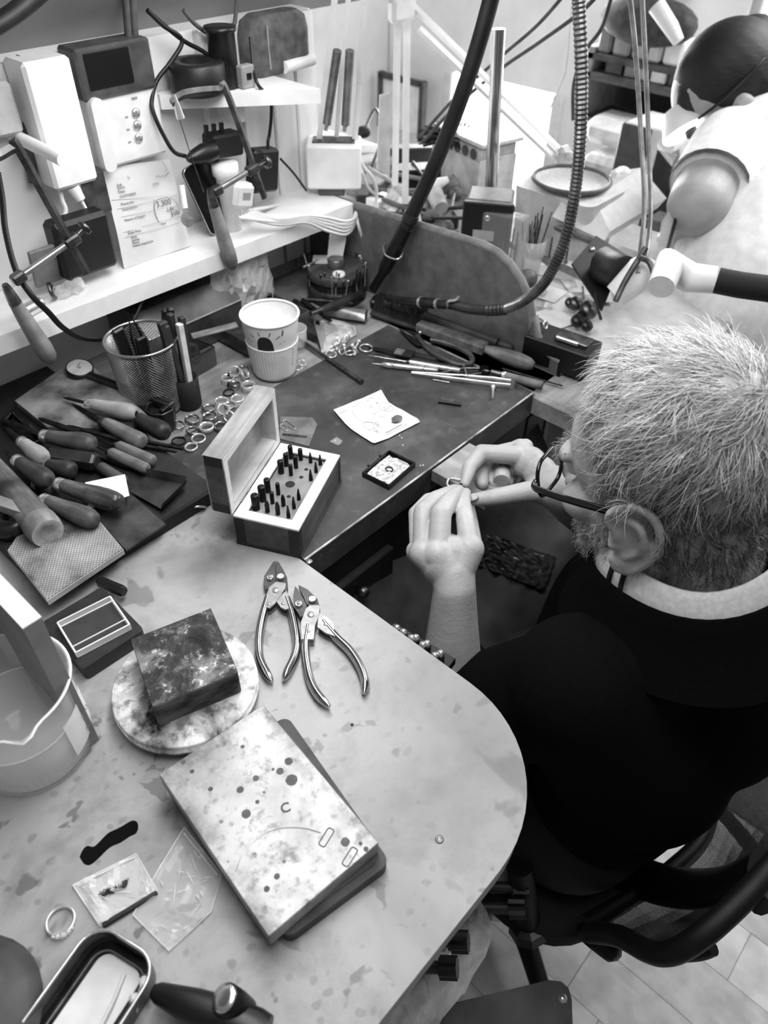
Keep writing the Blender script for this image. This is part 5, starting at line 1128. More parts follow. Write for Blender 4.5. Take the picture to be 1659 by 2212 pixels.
# ---- flexible shafts
def cable(name, label, pts, r, mat, cat='cable', n=8, seg=10, grp=None, flat=1.0): return single(name, MB().tube(crom(pts, n), r, seg, flat=flat), mat, label, cat, None, grp)
c0 = PX(826, 612, .545)
fs = thing('flexible_shaft', 'thick black flexible shaft hanging down to a holder on the divider panel', 'flexible shaft', (0, 0, 0))
obj('sheath', MB().tube(crom([PX(1075, -90, .60), PX(1060, 0, .595), PX(1010, 170, .58), PX(950, 330, .57), PX(900, 440, .56), PX(875, 495, .552)], 8), .0105, 14), gm('shaft_rubber', .10, .16, .45), fs)
obj('ferrule', MB().tube([PX(890, 462, .556), PX(884, 476, .554)], .0122, 16), gm('shaft_ferrule', .14, .2, .4), fs)
obj('handpiece', MB().tube([PX(877, 490, .552), PX(850, 545, .545), PX(832, 580, .542), PX(826, 592, .541), PX(806, 625, .538)], [.0112, .0112, .0105, .0075, .0072], 16), BLACK, fs)
hk = thing('handpiece_holder', 'bent wire holder clip on the divider panel gripping the black handpiece', 'holder', (0, 0, 0))
obj('wire', MB().tube(crom([PX(832, 527, .571), PX(828, 534, .552), PX(834, 552, .530), PX(858, 560, .528), PX(870, 548, .545), PX(868, 540, .571)], 5), .0015, 6), STEEL, hk)
f2 = thing('spring_shaft', 'ribbed metal flexible shaft looping down to a handpiece on the bench', 'flexible shaft', (0, 0, 0))
path = crom([PX(1245, -80, .50), PX(1250, 0, .50), PX(1256, 150, .50), PX(1254, 290, .50), PX(1243, 410, .505), PX(1220, 520, .51), PX(1180, 605, .515), PX(1135, 648, .52), PX(1092, 667, .522)], 26)
rs_ = [.0066+(.0007 if i % 2 else -.0004) for i in range(len(path))]
obj('ribbed_sheath', MB().tube(path, rs_, 12, smooth=False), gm('shaft_metal', .34, .46, .35, .75), f2)
hpth = crom([PX(1094, 667, .522), PX(1060, 670, .522), PX(1020, 668, .522), PX(985, 660, .521)], 8)
obj('strain_relief', MB().tube(hpth, [.0078+(.001 if (i % 2) else -.0005) if i < 10 else .0074 for i in range(len(hpth))], 12, smooth=False), gm('relief', .14, .24, .5), f2)
obj('handpiece', MB().tube([PX(985, 660, .521), PX(945, 657, .52), PX(940, 656, .52), PX(900, 652, .517), PX(895, 652, .517), PX(838, 645, .512), PX(832, 644, .511)], [.0066, .0066, .0080, .0080, .0058, .0052, .002], 14), gm('handpiece_dark', .18, .3, .3, .6), f2)
obj('collar', MB().tube([PX(948, 657, .52), PX(944, 657, .52)], .0084, 16), STEEL, f2); obj('collar', MB().tube([PX(912, 653, .518), PX(908, 653, .518)], .0088, 16), STEEL, f2)
obj('hook_clip', MB().tube(crom([PX(968, 668, .518), PX(968, 652, .514), PX(985, 648, .517), PX(992, 640, .52)], 4), .0024, 8), STEEL, f2)
bc_ = P(815, 655, TZ+.010); single('chuck_block', MB().box((0, 0, .0), (.024, .02, .016), .003), BLACK, 'small black block under the handpiece tip behind the brush', 'block', T(bc_.x, bc_.y, TZ+.011) @ RZ(.5))
# ---- bench skin below the bench and things in the dark
sk = thing('bench_skin', 'dark leather bench skin slung under the bench pin', 'leather skin', (0, 0, 0))
rows = []
for i in range(13):
    t = i/12; y = -.49-.25*t; zc_ = .80-.10*math.sin(t*PI)-.02*t; row = []
    for j in range(15):
        u = j/14*2-1; row.append((.33+u*(.22-.02*t), y-.004*math.sin(7*u), zc_+.05*u*u+.003*math.sin(9*u+t*5)))
    rows.append(row)
obj('hide', MB().loft(rows, (False, False), True, None, False), gm('hide_leather', .13, .24, .6, scale=30, bump=.15), sk)
pz = [(1062,1165),(1105,1160),(1198,1215),(1172,1283),(1105,1262),(1040,1228)]
def hid(x, y):
    for k in range(60):
        d_ = .70+.008*k; p = PD(x, y, d_)
        t = (-.49-p.y)/.25
        if 0 <= t <= 1:
            u = (p.x-.33)/(.22-.02*t); zc_ = .80-.10*math.sin(t*PI)-.02*t+.05*u*u
            if p.z <= zc_+.003: return p+Vector((0, 0, .007))
    return PD(x, y, .92)
rn = random.Random(9); mb = MB(); g = []
for i in range(25):
    for j in range(17):
        u, v = i/24, j/16
        top_ = Vector((1050+150*u, 1160+52*u, 0)); bot = Vector((1030+142*u, 1228+55*u, 0)); p = top_.lerp(bot, v)
        g.append(hid(p.x, p.y)+Vector((0, 0, rn.uniform(0, .0022))))
mb.add(g, [(i*17+j, (i+1)*17+j, (i+1)*17+j+1, i*17+j+1) for i in range(24) for j in range(16)], False)
single('foil_patch', mb, gm('crinkled_foil', .22, .40, .34, .6, 60), 'crinkled dark foil sheet lying in the leather bench skin', 'foil')
pgs = thing('peg_strip', 'dark strip of small black pegs with steel balls along the table edge below the hand', 'tool strip', (0, 0, 0))
ppx = [(852, 1362), (866, 1371), (884, 1384), (893, 1383), (908, 1399), (917, 1396), (934, 1422), (946, 1417)]
s0_, s1_ = P(850, 1362, .885), P(952, 1422, .885); obj('strip', MB().box((0, 0, -.012), ((s1_-s0_).length+.02, .016, .010), .001, frame((s0_+s1_)/2+Vector((.006, 0, 0)), s1_-s0_)), BLACK, pgs)
for i, (x, y) in enumerate(ppx):
    p = P(x+5, y-3, .890); pg = obj('peg', MB().cyl(p-Vector((0, 0, .018)), p, .0048, .0048, 10), BLACK, pgs); obj('steel_ball', MB().sphere(p+Vector((0, 0, .002)), .0042, 12, 8), STEEL, pg)
# ---- below the laminate edge: vice knobs, wrapped machine, grey board
def knob(name, label, x, y, d, r=.0125):
    p = PD(x, y, d); t = thing(name, label, 'knob', zframe(p, (.55, -.75, .25)))
    obj('grip', MB().loft([[((r*(1.0 if i % 2 else .82))*math.cos(2*PI*i/16), (r*(1.0 if i % 2 else .82))*math.sin(2*PI*i/16), z) for i in range(16)] for z in (0, .020)], smooth=False), BLACK, t)
    obj('stem', MB().cyl((0, 0, -.03), (0, 0, 0), r*.55, r*.55, 12), gm('knob_stem', .1, .2, .4), t); return t
knob('machine_knob', 'black ridged knob under the table edge, upper of the nearer two', 975, 2034, .86); knob('machine_knob', 'black ridged knob under the table edge, lower of the nearer two', 950, 2090, .83)
knob('chair_knob', 'black ridged chair knob beside the table edge, upper one', 1110, 1917, .93, .0125); knob('chair_knob', 'black ridged chair knob beside the table edge, lower one', 1100, 1962, .92, .0125)
wm = thing('wrapped_machine', 'machine wrapped in crinkled clear film under the near table edge', 'machine', (0, 0, 0))
m0 = PD(905, 2150, .80); 
rn = random.Random(31); rings = []
for i in range(15):
    t = i/14; c = PD(975-230*t, 2030+260*t, .87-.06*t); rings.append([c+Vector((math.cos(2*PI*j/16)*.055*(1+.12*rn.uniform(-1, 1)), math.sin(2*PI*j/16)*.04*(1+.12*rn.uniform(-1, 1)), math.sin(2*PI*j/16+.6)*.05)) for j in range(16)])
obj('wrapped_body', MB().loft(rings, smooth=False), gm('crinkled_wrap', .35, .85, .25, .2, 14), wm)
obj('metal_cap', MB().sphere(PD(955, 2040, .87), .016, 14, 8), STEEL, wm)
kb_ = thing('clear_bracket', 'dark bracket with clear plastic tubes hanging under the table corner', 'bracket', (0, 0, 0))
obj('plate', MB().box(PD(1062, 1950, 1.02), (.02, .015, .10), .002), BSTEEL, kb_); obj('tube', MB().cyl(PD(1090, 1870, .97), PD(1070, 1975, 1.03), .011, .011, 14), glass('bracket_tube', .8, .1, .45), kb_); obj('tube', MB().cyl(PD(1102, 1850, .96), PD(1060, 1900, .97), .005, .005, 10), STEEL, kb_)
gb = thing('grey_board', 'dark grey board with a rounded corner and a screw at the bottom edge', 'board', (0, 0, 0))
zg = .40
pg = [P(x, y, zg) for x, y in ((955, 2172), (1186, 2117), (1212, 2120), (1228, 2134), (1235, 2158), (1240, 2290), (900, 2290))]
obj('board', MB().prism([(p.x, p.y) for p in pg], zg-.018, zg), gm('board_grey', .26, .34, .6, scale=20), gb)
sp_ = P(1216, 2156, zg); obj('screw', MB().lathe([(.006, zg), (.005, zg+.0015), (0, zg+.002)], 14, T(sp_.x, sp_.y, 0)), STEEL, gb)
sp_ = sum(pg, Vector())/len(pg); obj('leg', MB().cyl((sp_.x, sp_.y, 0), (sp_.x, sp_.y, zg-.018), .02, .02), BLACK, gb)
# ================================================================== SHELF AND WALL
def wbox(x0, x1, z0, z1, y0, y1, b=.002): return MB().box(((x0+x1)/2, (y0+y1)/2, (z0+z1)/2), (x1-x0, y1-y0, z1-z0), b)
YW = .029
ic = thing('intercom', 'white wall intercom with dark screen and three round buttons', 'intercom', (0, 0, 0))
Yf = -.004
L0, R0 = PY(152, 110, Yf).x, PY(318, 90, Yf).x; zt_i, zm = PY(235, 92, Yf).z, PY(245, 207, Yf).z; zb_i = PY(258, 360, Yf).z
ICW = gm('intercom_white', .84, .90, .35)
obj('body', wbox(L0+.006, R0+.004, zb_i, zm+.004, Yf, YW, .004), ICW, ic)
obj('screen_frame', wbox(L0, R0, zm, zt_i, Yf-.006, YW, .003), gm('screen_frame', .26, .34, .35), ic)
fx = lambda x, y: PY(x, y, Yf-.007)
a, b = fx(175, 118), fx(292, 180)
obj('screen', wbox(a.x+.002, b.x, b.z+.001, a.z-.0, Yf-.0075, Yf-.004, .001), gm('screen_black', .04, .05, .35), ic)
obj('handset_bar', MB().prism(rrect(.017, .085, .008, 5), 0, .012, T(L0+.012, Yf, zb_i+.043) @ RX(PI/2)), ICW, ic)
for k, (x, y) in enumerate(((293, 244), (296, 271), (299, 298))):
    p = PY(x, y, Yf); obj('button', MB().sphere((p.x, Yf, p.z), (.0065, .004, .0065), 18, 10), STEEL, ic)
    for dx in (.012, .014): pass
    obj('button_mark', MB().box((p.x-.014, Yf-.0004, p.z-.002), (.004, .0006, .002)), gm('grey_print', .55, .6), ic)
obj('brand_mark', MB().box((PY(290, 212, Yf).x, Yf-.0004, PY(290, 212, Yf).z), (.008, .0006, .003)), gm('grey_print', .55, .6), ic)
for x, y in ((208, 349), (246, 340)): p = PY(x, y, Yf); obj('slot', MB().box((p.x, Yf-.0004, p.z), (.002, .0006, .003)), gm('grey_print2', .45, .5), ic)
# white panel box left of it
x0, x1 = PY(80, 250, 0).x, PY(160, 240, 0).x
wbx = thing('white_wall_box', 'tall plain white box on the wall just left of the intercom', 'box', (0, 0, 0)); obj('cover', wbox(x0-.010, x1+.002, PY(135, 392, 0).z-.004, PY(105, 118, 0).z, -.018, YW, .004), WHITEM, wbx)
lx = thing('light_grey_box', 'pale grey box on the wall at the far left edge', 'box', (0, 0, 0)); obj('cover', wbox(-.02, PY(42, 240, .0).x, PY(30, 320, 0).z+.012, PY(20, 175, 0).z, .0, YW, .004), gm('pale_box', .66, .76, .5), lx)
cable('wall_conduit', 'dark vertical cable conduit between the two wall boxes', [PY(47, 120, .02), PY(58, 250, .02), PY(72, 395, .02)], .006, gm('conduit', .25, .35, .5))
pg_ = PY(70, 310, -.02)
single('white_peg', MB().tube([(pg_.x, YW, pg_.z), (pg_.x-.002, -.09, pg_.z-.002)], .0075, 16), WHITEM, 'white wooden peg sticking out of the wall, holding the left saw', 'peg')
# upper shelf
zu = 1.238
us = thing('upper_shelf', 'short white upper shelf carrying dark dusty things', 'shelf', (0, 0, 0))
_sa, _sb = P(470, 200, zu), P(692, 192, zu); _sl = _sb+(_sa-_sb)*1.55
obj('shelf_board', MB().prism([(_sl.x, .028), (_sb.x, .028), (_sb.x, _sb.y), (_sa.x, _sa.y), (_sl.x, _sl.y)], zu-.018, zu), SHW, us)
obj('bracket', MB().box((.42, .005, zu-.034), (.02, .05, .028), .001), SHW, us)
def onsh(x, y, d=0): return PY(x, y, -.015+d)
p = onsh(425, 190); single('tape_reel', MB().lathe([(0, 0), (.034, 0), (.037, .003), (.037, .034), (.034, .037), (.02, .037), (.018, .030), (0, .030)], 36), gm('reel_dark', .08, .14, .5), 'dark round spool lying on the left of the upper shelf', 'spool', T(PY(430, 190, -.012).x, -.012, zu))
p = onsh(490, 180); cj = thing('dark_canister', 'dark upright canister with a flared top on the upper shelf', 'canister', T(PY(500, 180, -.03).x, -.018, zu)); obj('can_body', MB().lathe([(0, 0), (.018, 0), (.0185, .002), (.0185, .064), (.021, .066), (.021, .071), (0, .071)], 28), gm('can_dark', .14, .24, .35, .4), cj)
pch = thing('pouch', 'grey zipped pouch on the right of the upper shelf', 'pouch', T(PY(595, 150, -.01).x+.01, .0, zu)); obj('pouch_body', MB().loft([[(x*s, y*s*.9, z) for x, y in rrect(.115, .044, .018, 5)] for z, s in ((0, .9), (.006, 1), (.05, 1), (.066, .92), (.073, .7))]), gm('pouch_grey', .30, .40, .75, scale=60, bump=.1), pch)
obj('zip', MB().tube([(-.03, -.0235, .01), (-.031, -.0235, .04), (-.028, -.02, .062)], .0012, 6), gm('zip_grey', .5, .6, .5), pch)
q_ = thing('small_socket', 'small grey socket with a square hole beside the canister', 'socket', T(PY(530, 155, -.04).x, -.04, zu)); obj('socket_body', MB().box((0, 0, .014), (.022, .014, .028), .002), gm('socket_grey', .5, .58, .5), q_); obj('hole', MB().box((0, -.0072, .015), (.008, .0006, .008)), BLACK, q_)
cv = PY(650, 190, -.02); single('white_cloth_roll', MB().tube([(cv.x-.03, -.02, zu+.008), (cv.x+.03, -.015, zu+.009)], [.008, .0085], 14), WHITEP, 'white rolled strip lying on the upper shelf end before the pouch', 'roll')
# cords on the wall
cable('power_cable', 'black cord looping down the wall beside the intercom to the adapter block', [PY(318, 22, .0), PY(352, 55, .0), PY(393, 86, .0), PY(372, 130, .0), PY(340, 172, .0), PY(328, 215, -.005), PY(332, 245, -.01), PY(352, 290, -.015), PY(376, 328, -.02), PY(402, 338, -.02)], .0028, CABLE_B)
cable('power_cable', 'black cord sagging from the ceiling edge behind the canister', [PY(320, 25, .005), PY(392, 85, .005), PY(440, 112, .0), PY(470, 140, -.01), PY(486, 170, -.02)], .0028, CABLE_B)
cable('grey_cable', 'grey cord hanging in a loop near the ceiling above the pouch', [PY(396, 22, .01), PY(425, 55, .01), PY(468, 80, .01), PY(502, 62, .01), PY(510, 20, .01), PY(512, -30, .01)], .0028, gm('grey_cable', .3, .38, .5))
cable('adapter_cord', 'black cord running from the pouch down to the black power adapter', [PY(541, 80, -.03), PY(548, 150, -.045), PY(558, 184, -.06), PY(583, 212, -.055), PY(586, 250, -.05), PY(582, 290, -.045), PY(579, 305, -.045), PY(579, 322, -.045)], .0024, CABLE_B)
cable('adapter_cord', 'black cord running from the power adapter to behind the white lamp base', [PY(606, 343, -.03), PY(635, 375, -.03), PY(662, 412, -.035)], .0018, CABLE_B)
# power adapter, plugs, router-ish block
def wobj(name, label, cat, corners_px, Y, th, mat, b=.003):
    w = [PY(x, y, Y) for x, y in corners_px]; c = sum(w, Vector())/4; xd = (w[1]-w[0]).normalized(); hd = (w[0]-w[3])
    M = frame(c, xd, Vector((0, -1, 0))); Lw = ((w[1]-w[0]).length+(w[2]-w[3]).length)/2; Hw = ((w[0]-w[3]).length+(w[1]-w[2]).length)/2
    t = thing(name, label, cat, M); return t, Lw, Hw
t, w, h = wobj('power_adapter', 'black rounded power adapter standing at the back of the shelf', 'adapter', ((545, 327), (603, 322), (607, 412), (556, 420)), -.040, .03, BLACK)
obj('adapter_body', MB().box((0, 0, -.012), (w, h, .024), .004), gm('adapter_black', .06, .10, .5), t)
t, w, h = wobj('plug_block', 'black plug block with prongs on top, on the back of the shelf', 'plug', ((462, 296), (528, 285), (528, 336), (466, 345)), -.030, .03, BLACK)
obj('block', MB().box((0, 0, -.015), (w, h, .030), .003), gm('block_black', .05, .09, .6), t)
for dx in (-.45, -.2, .05): obj('prong', MB().box((w*dx-.006, h/2+.006, -.012), (.0055, .014, .004)), BLACK, t)
t, w, h = wobj('dark_plug', 'round black plug at the end of the cord left of the plug block', 'plug', ((402, 332), (460, 312), (466, 342), (408, 350)), -.030, .03, BLACK)
obj('plug_body', MB().tube([(-w/2, 0, 0), (-w*.3, 0, 0), (w*.1, 0, 0), (w/2, 0, 0)], [.004, .009, .013, .012], 14), BLACK, t)
pw = PY(492, 375, -.035); wc = thing('white_pot', 'white cylindrical plastic pot behind the phone', 'pot', T(pw.x, -.030, SZ)); zz_ = PY(492, 350, -.03).z-SZ
obj('pot_body', MB().lathe([(0, 0), (.0145, 0), (.015, zz_*.8), (.019, zz_*.84), (.019, zz_), (0, zz_)], 28), WHITEP, wc)
t, w, h = wobj('white_plug', 'white rounded plug with a grey square mark, right of the phone', 'plug', ((510, 397), (553, 398), (553, 452), (510, 455)), -.052, .02, WHITEP)
obj('plug_body', MB().box((0, 0, -.012), (w, h, .024), .006), WHITEP, t); obj('mark', MB().box((.001, .001, .0003), (w*.36, h*.26, .0006)), gm('plug_mark', .58, .64, .5), t)
# black pouch and its neighbours
t, w, h = wobj('black_pouch', 'black leather pouch standing behind the paper slip on the shelf', 'pouch', ((120, 488), (232, 455), (262, 577), (138, 610)), -.045, .03, BLACK)
obj('pouch_body', MB().box((0, 0, -.015), (w, h, .030), .005), gm('pouch_black', .05, .10, .55), t)
t, w, h = wobj('clear_folder', 'dark transparent folder leaning behind the paper slip under the intercom', 'folder', ((175, 385), (228, 370), (236, 455), (190, 470)), -.01, .01, BLACK)
obj('sheet', MB().box((0, 0, 0), (w, h, .002)), gm('folder_grey', .22, .34, .3), t)
cable('white_lead', 'white lead with a plug hanging below the white wall box', [PY(128, 395, -.0), PY(134, 430, -.005), PY(142, 452, -.01), PY(138, 470, -.012)], .0028, CABLE_W)
p = PY(165, 415, -.01); lg = thing('white_connector', 'white cable connector with thin lead under the intercom', 'connector', (0, 0, 0)); obj('connector_body', MB().tube([PY(158, 405, -.01), PY(175, 432, -.015)], [.008, .006], 14), WHITEP, lg); obj('lead', MB().tube([PY(175, 432, -.015), PY(192, 462, -.02)], .0022, 8), CABLE_W, lg)
# repair slip
w = [PY(222, 362, .005), PY(368, 343, .005)]; zbot = SZ+.001
wb_ = [P(269, 581, zbot), P(411, 531, zbot)]
us_ = (w[1]-w[0]); M_ = frame(wb_[0], wb_[1]-wb_[0], (wb_[1]-wb_[0]).cross(w[0]-wb_[0]))
Wp, Hp = (wb_[1]-wb_[0]).length, (M_.inverted() @ w[0]).y
sl = thing('repair_slip', 'creased white repair slip with printed form lines and handwriting, on the shelf', 'paper slip', M_)
tl_, tr__ = M_.inverted() @ w[0], M_.inverted() @ w[1]
nx_, ny_ = 10, 14; rn = random.Random(14); vs = []
for j in range(ny_+1):
    for i in range(nx_+1):
        u, v = i/nx_, j/ny_; p = Vector((0, 0, 0)).lerp(Vector((Wp, 0, 0)), u).lerp(tl_.lerp(tr__, u), v); p.z += .0022*math.sin(5*u+3*v)*math.sin(6*v-2*u)-.001; vs.append(p)
obj('sheet', MB().add(vs, [(j*(nx_+1)+i, j*(nx_+1)+i+1, (j+1)*(nx_+1)+i+1, (j+1)*(nx_+1)+i) for j in range(ny_) for i in range(nx_)], True), gm('slip_paper', .76, .84, .8, scale=12), sl)
def sp2(x, y):                                   # crop pixel (200,330 x7.213) -> slip coordinates
    c = [(505, 1812), (1525, 1525), (1250, 95), (155, 265)]; 
    # inverse bilinear by iteration
    u = v = .5
    for _ in range(12):
        fx_ = [(1-u)*(1-v)*c[0][k]+u*(1-v)*c[1][k]+u*v*c[2][k]+(1-u)*v*c[3][k] for k in (0, 1)]
        du = [(1-v)*(c[1][k]-c[0][k])+v*(c[2][k]-c[3][k]) for k in (0, 1)]; dv = [(1-u)*(c[3][k]-c[0][k])+u*(c[2][k]-c[1][k]) for k in (0, 1)]
        det = du[0]*dv[1]-du[1]*dv[0]; e0, e1 = x-fx_[0], y-fx_[1]
        u += (e0*dv[1]-e1*dv[0])/det; v += (du[0]*e1-du[1]*e0)/det
    p = Vector((Wp*u, 0, 0)).lerp(tl_.lerp(tr__, u), v); return Vector((p.x, p.y, .0022*math.sin(5*u+3*v)*math.sin(6*v-2*u)-.001+.0007))
PRN = gm('slip_print', .28, .34, .8); PRL = gm('slip_line', .58, .64, .8)
for s_, x, y, sz in (('JOB', 375, 545, .0042), ('DATE', 385, 590, .0042), ('Date', 400, 645, .0048), ('CUSTOMER', 420, 715, .0046), ('Phone No.', 440, 830, .0046), ('Description', 460, 912, .0046), ('Nature of Repair:', 490, 1075, .0046), ('Date', 1065, 1155, .0042), ('Date Req.', 540, 1278, .0050), ('Melts', 588, 1348, .0042), ('Setting', 602, 1392, .0042), ('Phone', 612, 1437, .0042), ('Delete inapplicable', 620, 1482, .0042), ('07/01', 930, 528, .0044)):
    p = sp2(x, y); q = sp2(x+100, y-22)-p; text(sl, s_, sz, frame(p, q), PRN, 'printed_word')
for pts in (((300,745),(700,670),(1310,680)), ((380,880),(820,800),(1310,690)), ((440,1000),(950,910),(1340,850)), ((750,1165),(1100,1090),(1390,1025)), ((470,1240),(620,1205)), ((485,1325),(950,1215),(1405,1110))):
    obj('form_line', MB().tube([sp2(*pts[0]), sp2(*pts[-1])], .00022, 4), PRL, sl)
def scr(pts, r=.00028, n=4): obj('handwriting', MB().tube(crom([sp2(*q) for q in pts], n), r, 4), gm('pen_grey', .34, .40, .7), sl)
scr([(950,740),(955,900),(980,1010),(1040,1110),(1010,1060),(965,900),(985,760),(1080,720),(1200,720),(1290,790),(1350,880),(1345,990)])
for s_, x, y, sz in (('3,300', 1000, 870, .0105), ('14k', 1160, 945, .0080), ('Job', 1230, 1010, .0095)):
    p = sp2(x, y); q = sp2(x+100, y-22)-p; text(sl, s_, sz, frame(p, q), gm('pen_grey', .34, .40), 'handwriting')
scr([(970,400),(1010,370),(1040,400),(1080,370),(1110,380),(1150,350),(1180,310)]); scr([(1080,150),(1120,200),(1150,260),(1140,300)]); scr([(520,380),(545,420),(560,400)])
# phone
w4 = [P(460, 512, SZ+.001), P(523, 490, SZ+.001)]; tp = PY(395, 372, -.018), PY(462, 354, -.018)
M_ = frame(w4[0], w4[1]-w4[0], (w4[1]-w4[0]).cross(tp[0]-w4[0])); Hp_ = (tp[0]-w4[0]).length; Wp_ = (w4[1]-w4[0]).length*1.12
M_ = frame(w4[0]+Vector((0, 0, .001)), w4[1]-w4[0], (w4[1]-w4[0]).cross((tp[0]-w4[0])))
sx_ = (M_.inverted() @ tp[0]).x/Hp_
ph = thing('smartphone', 'black smartphone with a chrome edge leaning against the wall on the shelf', 'phone', M_ @ RZ(-math.asin(max(-.5, min(.5, sx_)))*1.0))
obj('phone_body', MB().prism(rrect(Wp_, Hp_, .008, 5, Wp_/2, Hp_/2), -.007, 0), gm('phone_black', .04, .07, .12), ph)
obj('chrome_edge', MB().tube([(x, y, -.002) for x, y in rrect(Wp_, Hp_, .008, 5, Wp_/2, Hp_/2)+rrect(Wp_, Hp_, .008, 5, Wp_/2, Hp_/2)[:1]], .0011, 6), STEEL, ph)
p = PY(403, 400, -.03); single('white_stick', MB().tube([PY(392, 400, -.035), PY(400, 450, -.045)], .004, 10), WHITEP, 'white stick standing between the repair slip and the phone', 'stick')
p = P(405, 490, SZ+.016); single('suction_cup', MB().lathe([(0, 0), (.009, 0), (.010, .003), (.004, .006), (.003, .012), (0, .013)], 20), glass('grey_knob', .5, .1, .6), 'grey translucent round suction cup beside the repair slip', 'suction cup', zframe(PY(403, 474, -.06), (0, -1, .3)))
# ---- piercing saws
SAW = gm('saw_steel', .26, .40, .35, .7); 
def saw(label, top0, elbow, armend, ferr0, ferr1, hend, rod0, rod1, knobp, Y, dy=0.0, r=.0105, blade=None):
    t = thing('piercing_saw', label, 'saw', (0, 0, 0)); F = lambda q, d=0: PY(q[0], q[1], Y+d)
    pts = [F(top0), F(elbow[0]), F(elbow[1]), F(armend)]; cur = crom([F(top0)]+[F(e) for e in elbow]+[F(armend)], 8)
    obj('frame', MB().tube(cur, .0052, 4, smooth=False, flat=.55, upv=(0, 1, 0)), SAW, t)
    obj('frame_rod', MB().cyl(F(rod0), F(rod1), .0036, .0036, 12), gm('saw_rod', .6, .72, .3, .8), t)
    kd = (F(knobp)-F(rod1)).normalized(); obj('wing_knob', MB().cyl(F(rod1), F(knobp), .0035, .0035, 10).lathe([(.004, 0), (.0085, .001), (.0085, .006), (.004, .007)], 16, zframe(F(knobp), kd)), DSTEEL, t)
    obj('clamp', MB().box((0, 0, 0), (.020, .012, .012), .002, frame(F(rod1), F(rod1)-F(rod0))), SAW, t); obj('clamp', MB().box((0, 0, 0), (.016, .012, .012), .002, frame(F(rod0), F(rod1)-F(rod0))), SAW, t)
    a, b, c = F(ferr0), F(ferr1), F(hend); L = (c-b).length; M = frame(b, c-b)
    obj('ferrule', MB().tube([a+(a-b)*.5, a, b], [.0035, .0055, .0075], 14), DSTEEL, t)
    obj('handle', MB().lathe([(.0072, 0), (.0078, L*.08), (r*.86, L*.25), (r, L*.55), (r*1.08, L*.75), (r*.98, L*.9), (r*.6, L*.985), (0, L)], 22, RY(PI/2)), wood('saw_handle', .48, .66, 12, 0), t, M)
    if blade: obj('blade', MB().tube([F(q, -.002) for q in blade], .0006, 4), DSTEEL, t)
    return t
saw('piercing saw with the worn wooden handle hanging lowest, at the left edge', (-40, 352), [(0, 336), (30, 320), (45, 330)], (188, 590), (18, 628), (33, 655), (112, 782), (40, 600), (155, 520), (178, 496), -.098)
saw('piercing saw with a pale wooden handle hanging over the shelf edge beside the phone', (370, 222), [(400, 203), (472, 195), (492, 205)], (572, 428), (456, 420), (462, 445), (503, 580), (468, 412), (545, 366), (572, 352), -.094, r=.0100, blade=[(386, 252), (412, 335), (440, 415)])
F = lambda q: PY(q[0], q[1], -.094); single('saw_clamp', MB().tube([F((374, 205)), F((382, 228)), F((390, 255))], [.003, .004, .0055], 10), STEEL, 'bright end clamp of the farther saw frame', 'clamp')
# flat black lead hanging from the shelf onto the mesh cup
cable('flat_lead', 'flat black lead looping from the left saw down over the mesh cup and up', [PY(-5, 372, -.02), PY(5, 430, -.03), PY(12, 500, -.05), PY(35, 585, -.08), PY(70, 640, -.098), PY(105, 675, -.10), PY(135, 707, -.098), PY(175, 730, -.095), PY(225, 733, -.09), PY(262, 722, -.085), PY(290, 690, -.08), PY(308, 650, -.07), PY(325, 618, -.05)], .0036, CABLE_B, flat=.5)
# clutter at the shelf's left end
p = P(150, 628, SZ); crumple('clear_pack', 'clear plastic pack of bright pieces lying on the shelf left of the pouch', P(150, 622, SZ+.008), (.042, .022, .016), 5, glass('pack_film', .9, .06, .35), (8, 5))
p = P(70, 668, SZ+.006); single('chrome_tube', MB().tube([P(48, 676, SZ+.008), P(88, 655, SZ+.008)], .0085, 18), STEEL, 'short chrome tube lying on the shelf behind the left saw handle', 'tube')
p = P(112, 630, SZ+.008); single('coil_ring', MB().torus(.009, .0025, 20, 8), DSTEEL, 'grey metal ring standing by the clear pack on the shelf', 'ring', zframe(P(112, 628, SZ+.0125), (.8, -.5, .2)))
single('spiral_notebook', MB().box((0, 0, 0), (.045, .006, .05), .001), gm('notebook', .42, .5, .7), 'small grey notebook leaning by the black pouch', 'notebook', T(PY(105, 572, -.03)) @ RX(.2))
# ---- white spring lamp on the shelf end
lb_ = thing('spring_lamp', 'white box lamp base with two white arms and two long springs', 'lamp', (0, 0, 0))
lc = PY(724, 458, -.045); lc.z = SZ; Dl = (PY(724, 415, -.045)-CAMLOC).dot(_fw)
rh = Vector((_rt.x, _rt.y, 0)).normalized(); LM = frame(lc, rh); wl, hl_, dl = 114*Dl/FPX, .066, .060
obj('base_box', MB().box((0, dl*.35, .012+hl_/2), (wl, dl, hl_), .003), WHITEM, lb_, LM)
obj('hinge_plate', MB().box((0, dl*.35, .013+hl_), (wl*.78, dl*.5, .002), .0005), DSTEEL, lb_, LM)
Da = Dl+.01
for (xa, ya), (xb, yb), (xc, yc) in (((681, 376), (702, 190), (727, -40)), ((760, 378), (776, 180), (787, -40))):
    obj('arm', MB().tube([PD(xa, ya, Da), PD(xb, yb, Da-.10), PD(xc, yc, Da-.22)], .0062, 4, smooth=False, upv=(0, 1, 0)), WHITEM, lb_)
obj('arm', MB().tube([PD(722, 360, Da), PD(738, 150, Da-.11), PD(756, -40, Da-.21)], .005, 4, smooth=False, upv=(0, 1, 0)), WHITEM, lb_)
